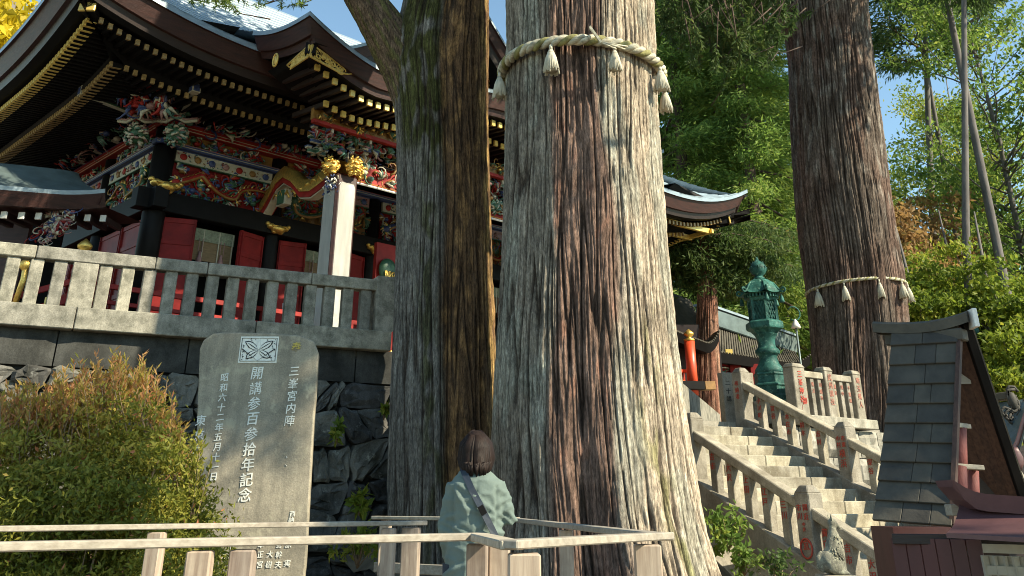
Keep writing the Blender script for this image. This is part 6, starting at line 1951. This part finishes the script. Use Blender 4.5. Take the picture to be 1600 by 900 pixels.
mb = MB(); mb.add([(GU - 3.6, GV + .9, 9.8), (GU + 3.6, GV + .9, 9.8), (GU, GV + .9, 13.0)], [(0, 1, 2)]); hp('gable_infill', mb, M['black'])
carve(lambda s_, o_, z: Vector((s_, GV + .85 - o_, z)), GU - 1.5, GU + 1.8, 10.0, 11.4, .05, .1, 80, .3, [GLD, RED, GRN, OCH], 501)

# ---------------------------------------------------------------- side building at the far left
sb = empty('side_corridor', at(20, 400, 16.5), 'low building with blue-grey copper eave and white rafter ends at the far left', 'building')
oo = Vector(sb.location)
mb = MB(); rows_ = []
EL, ER = at(-90, 282, 14.6), at(163, 303, 16.3)
for i in range(9):
    t = i / 8; row = []
    for j in range(21):
        s_ = j / 20; p = EL.lerp(ER, s_); up_ = .10 * max(0, (s_ - .65) / .35) ** 2
        back = Vector((-.35, 1.15, 0)) * t * 1.5
        row.append(p + back + Vector((-t * .9 * s_ ** 4, 0, up_ * (1 - t) + .95 * t ** 1.35)) - oo)
    rows_.append(row)
mb.grid(rows_); mb.build('roof', M['copper_dk'], sb)  # darker copper here puts the roof's shade into its colour
mb = MB(); e0 = rows_[0]
mb.grid([e0, [p + Vector((0, .02, -.07)) for p in e0]], flip=True, mi=1); mb.grid([[p + Vector((0, .02, -.07)) for p in e0], [p + Vector((0, .16, -.30)) for p in e0]], flip=True); mb.grid([[p + Vector((0, .16, -.30)) for p in e0], [p + Vector((0, 1.9, -.1)) for p in e0]], flip=True)
re_ = [r[-1] for r in rows_]; mb.grid([re_, [p + Vector((-.05, 0, -.3)) for p in re_]])
mb.build('eave', [M['eave'], M['copper']], sb)
for k in range(9):
    p = e0[2].lerp(e0[-2], k / 8) + Vector((0, .45, -.42)); m_ = MB(); m_.beam(p, p + Vector((-.2, 1.2, .15)), .09, .11); o = m_.build('rafter', M['dark_wood'], sb)
    m_ = MB(); m_.beam(p - Vector((0, .03, 0)), p + Vector((0, .005, 0)), .10, .12); m_.build('rafter_end', M['white'], o)
cb = lambda s_, o_, z: Vector((s_, -o_, z))
mb = MB()
c1 = at(88, 355, 16.2) - oo
carve(lambda s_, o_, z: Vector((c1.x + s_ + (z - 0) * .5, c1.y - o_, c1.z + z)), -.22, .22, -.32, .3, 0, .12, 80, .16, [CRM, PNK, CRM, RDK, BLU], 601, 'hanging_carving', sb)
for (px_, wd_) in ((18, .9), (-60, .5)):
    m_ = MB(); a = at(px_, 330, 17.2) - oo; m_.box((a.x, a.y, a.z - 1.2), (wd_, .12, 3.0)); m_.build('wall_panel', M['eave'], sb)
m_ = MB(); a = at(60, 330, 18.2) - oo; m_.box((a.x - 1.6, a.y, a.z - 1.7), (4.4, .1, 3.4)); m_.build('back_wall', M['black'], sb)
m_ = MB(); a, b_ = at(-40, 326, 16.6) - oo, at(150, 335, 17.6) - oo; m_.beam(a, b_, .2, .22); m_.build('beam', M['dark_wood'], sb)
m_ = MB(); a = at(42, 405, 15.9) - oo; m_.tube([a, a + Vector((.02, 0, -.35)), a + Vector((-.03, 0, -.75))], .05, 8); m_.lathe((a.x, a.y, a.z - .1), [(.02, -.12), (.1, -.05), (.11, .03), (.03, .1)], 10); m_.build('hanging_lamp', M['gold'], sb)

# white paper slips / poles leaning behind the balustrade
for i, (px_, y0_, y1_) in enumerate(((443, 474, 522), (450, 474, 522), (474, 478, 523), (482, 472, 523))):
    Yd = 16.9
    a, b_ = at(px_ + (2 if i > 1 else 1), y0_, Yd), at(px_, y1_ + 10, Yd)
    o = None
    m_ = MB(); m_.tube([b_ - b_, a - b_], .028, 8); o = m_.build('white_pole', M['white'], None); o.location = b_
    o.location.z = b_.z
    m2_ = None
    tag(o, ['leftmost thin white pole behind the balustrade above the stele', 'second thin white pole behind the balustrade, close to the leftmost', 'third thin white pole behind the balustrade, shorter one', 'rightmost thin white pole behind the balustrade near the porch column'][i], 'pole', 'white poles behind the balustrade')
gob = MB(); a = at(453, 455, 16.9); gob.lathe((0, 0, 0), [(.05, -.9), (.05, .0), (.055, .02), (.055, .13), (.02, .16)], 10, 0); o = gob.build('gilt_capped_post', M['goldpaint']); o.location = a; tag(o, 'thin red post with a gilt cap behind the balustrade above the white poles', 'post')

# ---------------------------------------------------------------- far pavilion behind the lantern
fp = empty('far_pavilion', at(1190, 640, 31), 'distant red and white shrine pavilion with shiny grey curved roof behind the bronze lantern', 'pavilion')
oo = Vector(fp.location)
def curved_roof(A, B, C_, D_, sag, up0, up1, nm, mat, parent, oo, nu=24, nt=12):
    mb = MB(); rows_ = []
    for i in range(nt + 1):
        t = i / nt; row = []
        for j in range(nu + 1):
            s_ = j / nu; p = A.lerp(B, s_).lerp(C_.lerp(D_, s_), t)
            e = up0 * max(0, 1 - s_ / .22) ** 2 + up1 * max(0, 1 - (1 - s_) / .22) ** 2
            row.append(p + Vector((0, 0, -sag * math.sin(math.pi * t) + e * t)) - oo)
        rows_.append(row)
    mb.grid(rows_, flip=True)
    for j in range(0, 21 * 2 + 1):
        s_ = j / 42 * nu; j0 = min(nu - 1, int(s_)); f_ = s_ - j0
        mb.tube([r[j0].lerp(r[j0 + 1], f_) + Vector((0, 0, .02)) for r in rows_], .035, 4)
    mb.build(nm, mat, parent); return rows_
A_, B_ = at(1095, 502, 33), at(1238, 545, 36)
C_, D_ = at(1085, 545, 29.5), at(1268, 572, 32.5)
rw2 = curved_roof(A_, B_, C_, D_, .35, .0, .35, 'roof', M['slate'], fp, oo)
m_ = MB(); m_.beam(A_ - oo + Vector((0, 0, .22)), B_ - oo + Vector((0, 0, .1)), .5, .6); m_.build('ridge', M['copper_dk'], fp, bevel=.03)
m_ = MB(); m_.beam(A_ - oo + Vector((0, 0, .58)), B_ - oo + Vector((0, 0, .46)), .6, .08); m_.build('ridge_cap', M['copper'], fp)
m_ = MB(); e0 = rw2[-1]; m_.grid([e0, [p + Vector((0, .1, -.28)) for p in e0]], mi=0, flip=False); m_.grid([[p + Vector((0, .1, -.28)) for p in e0], [p + Vector((0, 2.4, -.1)) for p in e0]]); m_.build('eave', M['black'], fp)
m_ = MB(); a, b_ = at(1118, 562, 31) - oo, at(1250, 590, 33.5) - oo; m_.beam(a, b_, .3, .35); m_.build('beam', M['red_dk'], fp)
m_ = MB(); a, b_ = at(1120, 585, 31.2) - oo, at(1250, 612, 33.7) - oo; m_.beam(a, b_, .25, .5); m_.build('beam', M['dark_wood'], fp)
carve(lambda s_, o_, z: a.lerp(b_, s_) + Vector((0, -.2 - o_, z)), 0, .8, -.25, .2, 0, .1, 130, .35, [CRM, RED, WHT, RDK, GRN], 701, 'frieze_carving', fp)
for px_ in (1122, 1150, 1182, 1240):
    m_ = MB(); p = at(px_, 600, 31.2) - oo; m_.box((p.x, p.y, p.z - 1.2), (.35, .35, 3.6)); m_.build('column', M['red_dk'], fp)
m_ = MB(); p = at(1165, 610, 31.6) - oo; m_.box((p.x, p.y, p.z - .6), (1.9, .1, 2.4)); m_.build('white_wall', M['cream'], fp)
m_ = MB(); p = at(1165, 596, 31.3) - oo; m_.box((p.x, p.y, p.z), (1.1, .12, .22)); m_.build('dark_panel', M['black'], fp)
m_ = MB(); p = at(1185, 607, 31.3) - oo; m_.box((p.x, p.y, p.z), (.35, .1, .5)); m_.build('gilt_panel', M['ochre'], fp)
m_ = MB(); p = at(1139, 551, 30.6) - oo; m_.box((p.x, p.y, p.z), (.22, .1, .2)); m_.build('gilt_fitting', M['goldpaint'], fp)
# second roof, left of the red-barked trunk
fq = empty('near_side_roof', at(1075, 560, 27), 'blue-grey curved roof corner seen between the broad cedar and the red-barked trunk', 'roof')
oo = Vector(fq.location)
rw2 = curved_roof(at(1030, 452, 31), at(1078, 470, 32), at(1020, 505, 27.6), at(1126, 545, 28.6), .5, 0, .5, 'roof', M['slate'], fq, oo)
m_ = MB(); e0 = rw2[-1]; m_.grid([e0, [p + Vector((0, .1, -.25)) for p in e0]]); m_.grid([[p + Vector((0, .1, -.25)) for p in e0], [p + Vector((0, 2.0, -.1)) for p in e0]]); m_.build('eave', M['black'], fq)
m_ = MB(); p = at(1060, 560, 29.5) - oo; m_.box((p.x, p.y, p.z - 1), (2.6, .2, 4)); m_.build('wall', M['dark_wood'], fq)

# ---------------------------------------------------------------- background trees
def limb_pts(rg, a, b, sag, n=5):
    return [Vector(a).lerp(Vector(b), t / n) + Vector((rg.normal() * .12, rg.normal() * .12, -sag * math.sin(math.pi * t / n))) for t in range(n + 1)]
def crown_proto(kind, seed):
    """returns (list of clump centres, radii, limbs) for a tree of unit height 1 -> scaled by H"""
    rg = np.random.RandomState(seed); C = []; Rr = []; L = []
    if kind == 'conifer':
        H = 20.0
        for k in range(64):
            t = .10 + .88 * k / 64; r = (1 - t) ** .8 * 4.3 + .5; a = k * 2.4 + rg.rand()
            tip = Vector((math.cos(a) * r, math.sin(a) * r, t * H - r * .22)); base = Vector((0, 0, t * H + .2)); L.append((base, tip, .06))
            for q in range(4):
                f = .35 + .65 * q / 3; p = base.lerp(tip, f); C.append(tuple(p)); Rr.append((.85, .85, .42))
    elif kind == 'tall':
        H = 24.0
        for k in range(44):
            t = .62 + .37 * k / 44; r = .8 + 2.8 * math.sin(math.pi * min(1, (t - .56) / .44) ** .9) * rg.uniform(.5, 1.1); a = k * 2.4 + rg.rand()
            tip = Vector((math.cos(a) * r, math.sin(a) * r, t * H + r * .15)); base = Vector((0, 0, t * H - .4)); L.append((base, tip, .05))
            for q in range(3):
                f = .45 + .55 * q / 2; p = base.lerp(tip, f); C.append(tuple(p)); Rr.append((.7, .7, .36))
    elif kind == 'air':
        H = 24.0
        for k in range(84):
            t = .36 + .62 * rg.rand(); a = rg.rand() * 6.28; r = 6.0 * math.sqrt(rg.rand()) * (1 - abs(t - .62) * 1.3)
            tip = Vector((math.cos(a) * r, math.sin(a) * r, t * H)); base = Vector((0, 0, t * H - 1.2 - r * .45)); L.append((base, tip, .045))
            for q in range(3):
                p = base.lerp(tip, .55 + .45 * q / 2); C.append(tuple(p)); Rr.append((.95, .95, .34))
    else:
        H = 12.0
        for k in range(46):
            a = rg.rand() * 6.28; r = 3.6 * math.sqrt(rg.rand()); z = 3.5 + rg.rand() * 8 * (1 - (r / 5.5) ** 2)
            tip = Vector((math.cos(a) * r, math.sin(a) * r, z)); base = Vector((0, 0, 2.0 + z * .35)); L.append((base, tip, .05))
            for q in range(3):
                p = base.lerp(tip, .6 + .4 * q / 2); C.append(tuple(p)); Rr.append((.9, .9, .35))
    return H, np.array(C), np.array(Rr), L
protos = {}
def proto(kind, seed, mat, n_per, L, W, key):
    H, C, Rr, LL = crown_proto(kind, seed); rg = np.random.RandomState(seed + 1)
    P_, cl = leaf_points(rg, C, Rr, n_per)
    dirs = None
    if kind in ('conifer', 'tall'):     # needles sweep outwards along the branches
        o2 = P_ * np.array([1, 1, 0]); o2 /= np.linalg.norm(o2, axis=1)[:, None] + 1e-6
        dirs = o2 * .9 + np.array([0, 0, -.25])
    cr = leaves('crown', P_, cl, L, W, mat, rg, None, .25, None, dirs, .45 if dirs is not None else 1.0)
    mb = MB()
    r0 = {'conifer': .32, 'tall': .115, 'dec': .20, 'air': .17}[kind]
    mb.tube([(0, 0, -1), (.0, 0, 1), (rg.normal() * .12, rg.normal() * .12, H * .3), (rg.normal() * .2, rg.normal() * .2, H * .6), (0, 0, H)], [r0 * 1.2, r0, r0 * .85, r0 * .6, .03], 12)
    tr_ = mb.build('trunk', M['dark_bark'] if kind == 'conifer' else M['thin_bark'])
    mb = MB()
    for b_, t_, r_ in LL: mb.tube(limb_pts(rg, b_, t_, .1, 3), [r_, r_ * .8, r_ * .5, .01], 5)
    br_ = mb.build('limbs', M['dark_bark'] if kind in ('conifer', 'tall') else M['thin_bark'])
    protos[key] = (H, cr, tr_, br_)
proto('conifer', 3, M['leaf_con'], 210, .30, .06, 'conA'); proto('conifer', 9, M['leaf_con'], 170, .30, .06, 'conB')
proto('tall', 5, M['leaf_dark'], 150, .28, .06, 'tallA'); proto('tall', 15, M['leaf_con'], 150, .28, .06, 'tallB')
proto('air', 25, M['leaf_con'], 75, .24, .12, 'airA'); proto('air', 35, M['leaf_dec'], 75, .24, .12, 'airB')
proto('dec', 6, M['leaf_dec'], 190, .24, .14, 'decG'); proto('dec', 7, M['leaf_yel'], 230, .24, .15, 'decY'); proto('dec', 8, M['leaf_org'], 150, .24, .14, 'decO')
used = set()
def tree(key, px, Y, H, z0, label, name, lean=(0, 0), rot=0.0, group='trees of the forest behind the shrine', wide=1.0):
    Hp, cr, tr_, br_ = protos[key]
    x = at(px, 600, Y).x
    o = empty(name, (x, Y, z0), label, 'tree', group, rz=rot)
    o.rotation_euler = (R(lean[1]), R(lean[0]), rot)
    k = H / Hp
    for src in (tr_, cr, br_):
        if src in used: c = part_copy(src, src.name.split('.')[0], o)
        else: c = src; c.parent = o; used.add(src)
        c.scale = (k * wide, k * wide, k)
    return o
T = [
 ('conA', 1075, 40, 24, 2.9, 'dense mid green conifer filling the gap right of the broadest cedar', 'conifer_tree', .2),
 ('conA', 1165, 44, 27, 3, 'tall green conifer rising directly behind the bronze lantern', 'conifer_tree', 1.2),
 ('conA', 1222, 38, 22, 3, 'bright green conifer just left of the roped cedar', 'conifer_tree', 2.2),
 ('conB', 1125, 58, 32, 4, 'farthest tall conifer between the two roped cedars', 'conifer_tree', 3.0),
 ('conA', 1195, 62, 33, 4, 'distant green conifer with sky showing around its top', 'conifer_tree', 4.0),
 ('tallA', 1486, 34, 34, 1.0, 'tall straight pale-trunked tree at the right, running to the top of the photo', 'slender_tree', .5),
 ('tallB', 1598, 38, 42, 1.0, 'slender tree whose grey trunk leans left behind the shelter roof', 'slender_tree', 1.5),
 ('tallA', 1535, 50, 38, 2, 'thin dark tree between the pale trunk and the right edge', 'slender_tree', 2.5),
 ('tallB', 1262, 42, 30, 3, 'grey leaning trunk just left of the roped cedar', 'slender_tree', 5.5),
 ('airA', 1650, 44, 27, 2, 'airy dark-leaved tree filling the upper right corner', 'airy_tree', 3.1),
 ('tallA', 1455, 50, 46, 2, 'thin straight trunk just left of the tall pale one', 'slender_tree', 2.9),
 ('airB', 1408, 52, 16, 3, 'airy pale green tree beside the upper half of the roped cedar', 'airy_tree', 4.1),
 ('airB', 1580, 66, 28, 4, 'distant airy green tree near the right edge', 'airy_tree', 0.9),
 ('airB', 1350, 64, 27, 4, 'airy green tree mostly hidden behind the roped cedar', 'airy_tree', 5.1),
 ('decG', 1445, 36, 9.5, 2.2, 'yellow-green broadleaf tree right behind the shelter ridge', 'broadleaf_tree', .3),
 ('decO', 1437, 44, 14.5, 3, 'orange autumn maple right of the roped cedar', 'maple_tree', 1.1),
 ('decG', 1530, 42, 12, 2, 'light green broadleaf tree between the pale trunk and the leaning one', 'broadleaf_tree', 2.1),
 ('decG', 1590, 34, 10.5, 1, 'green broadleaf tree behind the ornate small shrine', 'broadleaf_tree', 3.1),
 ('decG', 1350, 60, 17, 4, 'broadleaf tree mostly hidden behind the roped cedar', 'broadleaf_tree', 5.6),
 ('decG', 1490, 62, 17, 4, 'far light green broadleaf tree behind the tall pale trunk', 'broadleaf_tree', 5.1),
 ('conB', 1590, 72, 24, 3, 'dark conifer low at the right edge', 'conifer_tree', .7),
 ('decY', -110, 42, 27, 4, 'golden autumn tree showing past the hall roof in the top left corner', 'golden_tree', .4),
]
for t in T:
    key, px, Y, H, z0, lab, nm, rot = t
    tree(key, px, Y, H, z0, lab, nm, lean={1455: (8, 0), 1486: (10.5, 0), 1598: (1, 0), 1262: (-5, 0)}.get(px, (rnd.uniform(-1.5, 1.5), 0)), rot=0 if px in (1455, 1486, 1598, 1262) else rot)

# red-barked trunk left of the lantern with drooping dark foliage
RBY = 29.6
rb0 = at(1108, 655, RBY)
rbt = empty('red_barked_tree', (rb0.x, RBY, LZ), 'smaller cedar with reddish stringy trunk and drooping dark foliage, left of the bronze lantern', 'tree')
def col_rb(TH, ZZ, a, seed):
    n = perlin(a * 12, ZZ * .8, 12, seed + 9)[..., None]; w = sstep(-.3, .3, n)
    return np.array([.22, .10, .07]) * (1 - w) + np.array([.30, .17, .12]) * w
secs = px_sections([(440, 1090, 1120), (520, 1087, 1124), (600, 1085, 1128), (655, 1083, 1132)], RBY)
secs = [(LZ - .2,) + secs[0][1:]] + [s for s in secs if s[0] > LZ] + [(10.3, secs[-1][1] + .05, RBY, .1)]
trunk_mesh('trunk', [(z - LZ, x - rbt.location.x, y - RBY, r) for z, x, y, r in secs], 160, 120, col_rb, lambda TH, ZZ: 1 + .05 * np.sin(4 * TH), 20, .022, 61, rbt)
rg = np.random.RandomState(21); C = []
mb = MB()
for k in range(34):
    px_ = rg.uniform(1045, 1240); py_ = rg.uniform(395, 480) - abs(px_ - 1110) * .25; Yd = 28.9 + rg.rand() * 2.2
    tip = at(px_, py_, Yd) - Vector(rbt.location); base = Vector((0, 0, tip.z + .5))
    pts = limb_pts(rg, base, tip, -.3, 4); mb.tube(pts, [.06, .05, .035, .02, .008], 5)
    for q in range(4): C.append(tuple(pts[4].lerp(pts[1], q / 3 * .8)))
mb.build('limbs', M['dark_bark'], rbt)
P_, cl = leaf_points(rg, C, np.full((len(C), 3), .55) * np.array([1.3, 1.1, .4]), 130)
leaves('crown', P_, cl, .22, .05, M['leaf_dark'], rg, rbt, .8)

# crowns of the giant cedars above the frame (their shade falls on the hall)
def big_crown(parent, clumps, n_per, seed, mat=M['leaf_dark'], L=.40, W=.12):
    rg = np.random.RandomState(seed); o3 = np.array(parent.location)
    C = []; Rr = []; mb = MB()
    for (x, y, z, r, k) in clumps:
        for q in range(k):
            d = rg.normal(size=3); d /= np.linalg.norm(d); d *= r * rg.rand() ** .4
            p = np.array([x + d[0], y + d[1], z + d[2] * .6]) - o3; C.append(p); Rr.append((.9, .9, .4))
    P_, cl = leaf_points(rg, np.array(C), np.array(Rr), n_per)
    # keep the foliage above what the photo shows
    wpos = P_ + o3
    lim = CAMZ + wpos[:, 1] * (ST + (107 + 60) / F_PX * CT) / (CT - (107 + 60) / F_PX * ST)
    k = (wpos[:, 2] > lim + .2) | (np.abs(wpos[:, 0]) > wpos[:, 1] * .68 + 1)
    P_, cl = P_[k], cl[k]
    leaves('crown', P_, cl, L, W, mat, rg, parent, .5)
    for (x, y, z, r, kk) in clumps:
        a = Vector((0.0, 0, z - r - float(parent.location.z))); b_ = Vector((x, y, z)) - Vector(parent.location)
        mb.tube(limb_pts(rg, a, b_, -.4, 5), [.2, .17, .14, .11, .08, .03], 6)
    mb.build('limbs', M['dark_bark'], parent)
big_crown(tl, [(-1, 15.5, 15, 2.8, 14), (-4, 16, 15.5, 2.6, 12), (-.5, 18, 16.5, 2.6, 12), (2, 17.5, 16, 2.6, 14), (0, 15, 19, 3, 12), (-3, 13, 14.5, 2.0, 7)], 90, 41)
big_crown(tb, [(2.0, 14.5, 15, 2.4, 12), (4.5, 15.5, 15.5, 2.4, 12), (5.5, 18, 16.5, 2.4, 12), (1, 12.5, 18.5, 2.8, 12), (3.5, 11.5, 19, 2.4, 6)], 90, 42)
big_crown(tr, [(9.5, 19.5, 18.5, 3, 12), (13, 20, 18, 3, 10), (7.5, 22, 19.5, 3, 12), (10, 18, 22, 3, 10), (13, 18, 15.8, 2.5, 8), (14.5, 16, 16.5, 2.6, 8)], 90, 43)
# visible hanging sprays at the top edge
def sprays(parent, spots, seed, mat, L, W, droop=.8, n=70, Lm=.5):
    rg = np.random.RandomState(seed); P_ = []; D = []; cl = []; mb = MB()
    for (px, py, Y) in spots:
        b_ = at(px, py, Y) - Vector(parent.location); d = Vector((rg.normal() * .5, rg.normal() * .5, -.55 + rg.normal() * .25)).normalized()
        a = b_ - d * Lm; mb.tube([a - d * .5 + Vector((0, 0, .15)), a, b_], [.015, .01, .003], 4); c = rg.rand()
        for q in range(n):
            t = rg.rand(); P_.append(tuple(a.lerp(b_, t))); dd = np.array(d) + rg.normal(size=3) * .75; D.append(tuple(dd)); cl.append(c)
    mb.build('twigs', M['dark_bark'], parent)
    leaves('spray_foliage', np.array(P_), np.array(cl), L, W, mat, rg, parent, droop * .3, None, np.array(D), .3)
rg = np.random.RandomState(77)
sprays(tl, [(rg.uniform(305, 480), rg.uniform(-45, 16) - (0 if q % 3 else 12), 13.2 + rg.rand()) for q in range(75)], 5, M['leaf_con'], .10, .014, n=60, Lm=.35)
sprays(tl, [(rg.uniform(300, 360), rg.uniform(-20, 14), 13.2) for q in range(14)], 6, M['leaf_con'], .10, .014, n=60, Lm=.3)
sprays(tr, [(rg.uniform(1025, 1240), rg.uniform(-60, 75) - abs(rg.normal()) * 10, 17.5 + rg.rand() * 3) for q in range(230)], 7, M['leaf_dark'], .16, .035, n=75, Lm=.6)
sprays(tr, [(rg.normal() * 30 + 1145, rg.uniform(40, 110), 17.5 + rg.rand() * 2) for q in range(70)], 8, M['leaf_dark'], .16, .035, n=75, Lm=.6)
sprays(tr, [(rg.uniform(1355, 1420), rg.uniform(-60, 10), 20) for q in range(10)], 9, M['leaf_con'], .14, .03, n=50, Lm=.6)

# unseen cedar added on the right, crown clumps placed to shade the foreground
oc = empty('shade_cedar', (10.2, 2.4, 0), 'cedar just outside the right edge of the photo, its crown dappling the stele', 'tree')
secs = [(-.1, 10.2, 2.4, .55), (3, 10.2, 2.4, .42), (14, 10.2, 2.4, .3), (20, 10.2, 2.4, .1)]
trunk_mesh('trunk', [(z, 0, 0, r) for z, x, y, r in secs], 120, 90, col_r, lobes_r, 20, .02, 81, oc)
big_crown(oc, [(8.2, 6.9, 11.8, 1.3, 7), (10.5, 1.5, 15, 2.3, 8), (16.0, 2.6, 12.2, 1.8, 11)], 85, 44)

# young leafy plants on the bank below the stairs and by the wall
def bush(px, py, Y, r, n, label, mat, L, W, seed, name='leafy_plant'):
    p = at(px, py, Y); rg = np.random.RandomState(seed)
    o = empty(name, (p.x, p.y, p.z - r * .6), label, 'plant', 'small plants beside the stone walls')
    C = rg.normal(size=(n, 3)) * np.array([r * .5, r * .4, r * .4]) + np.array([0, 0, r * .6])
    P_, cl = leaf_points(rg, C, np.full((n, 3), r * .28), 14)
    leaves('foliage', P_, cl, L, W, mat, rg, o, .3)
    mb = MB()
    for c in C[:12]: mb.tube([(0, 0, -.1), Vector(c) * .6, Vector(c)], [.008, .006, .002], 4)
    mb.build('stems', M['twig'], o)
bush(1135, 825, 13.2, .26, 26, 'leafy plant on the dark bank under the stair railing, beside the cedar foot', M['leaf_con'], .10, .05, 1)
bush(1160, 868, 12.9, .20, 16, 'lower leafy plant under the stair railing string stone', M['leaf_con'], .10, .05, 2)
bush(1215, 885, 12.4, .3, 18, 'small plant at the foot of the stair railing near the wolf', M['leaf_dark'], .08, .04, 3)
bush(562, 782, 14.6, .16, 7, 'sprig of broad green leaves growing from the wall beside the stele', M['leaf_dec'], .15, .08, 4)
bush(528, 675, 15.1, .12, 5, 'tiny sprig sprouting high in the wall joints right of the stele', M['leaf_dec'], .12, .06, 5)
bush(560, 852, 13.6, .28, 16, 'low yellow-green plant at the wall foot behind the handrail post', M['leaf_dec'], .12, .05, 6)
bush(600, 640, 15.4, .1, 4, 'small yellowing sprig on the wall beside the forked cedar', M['leaf_dec'], .12, .06, 7)
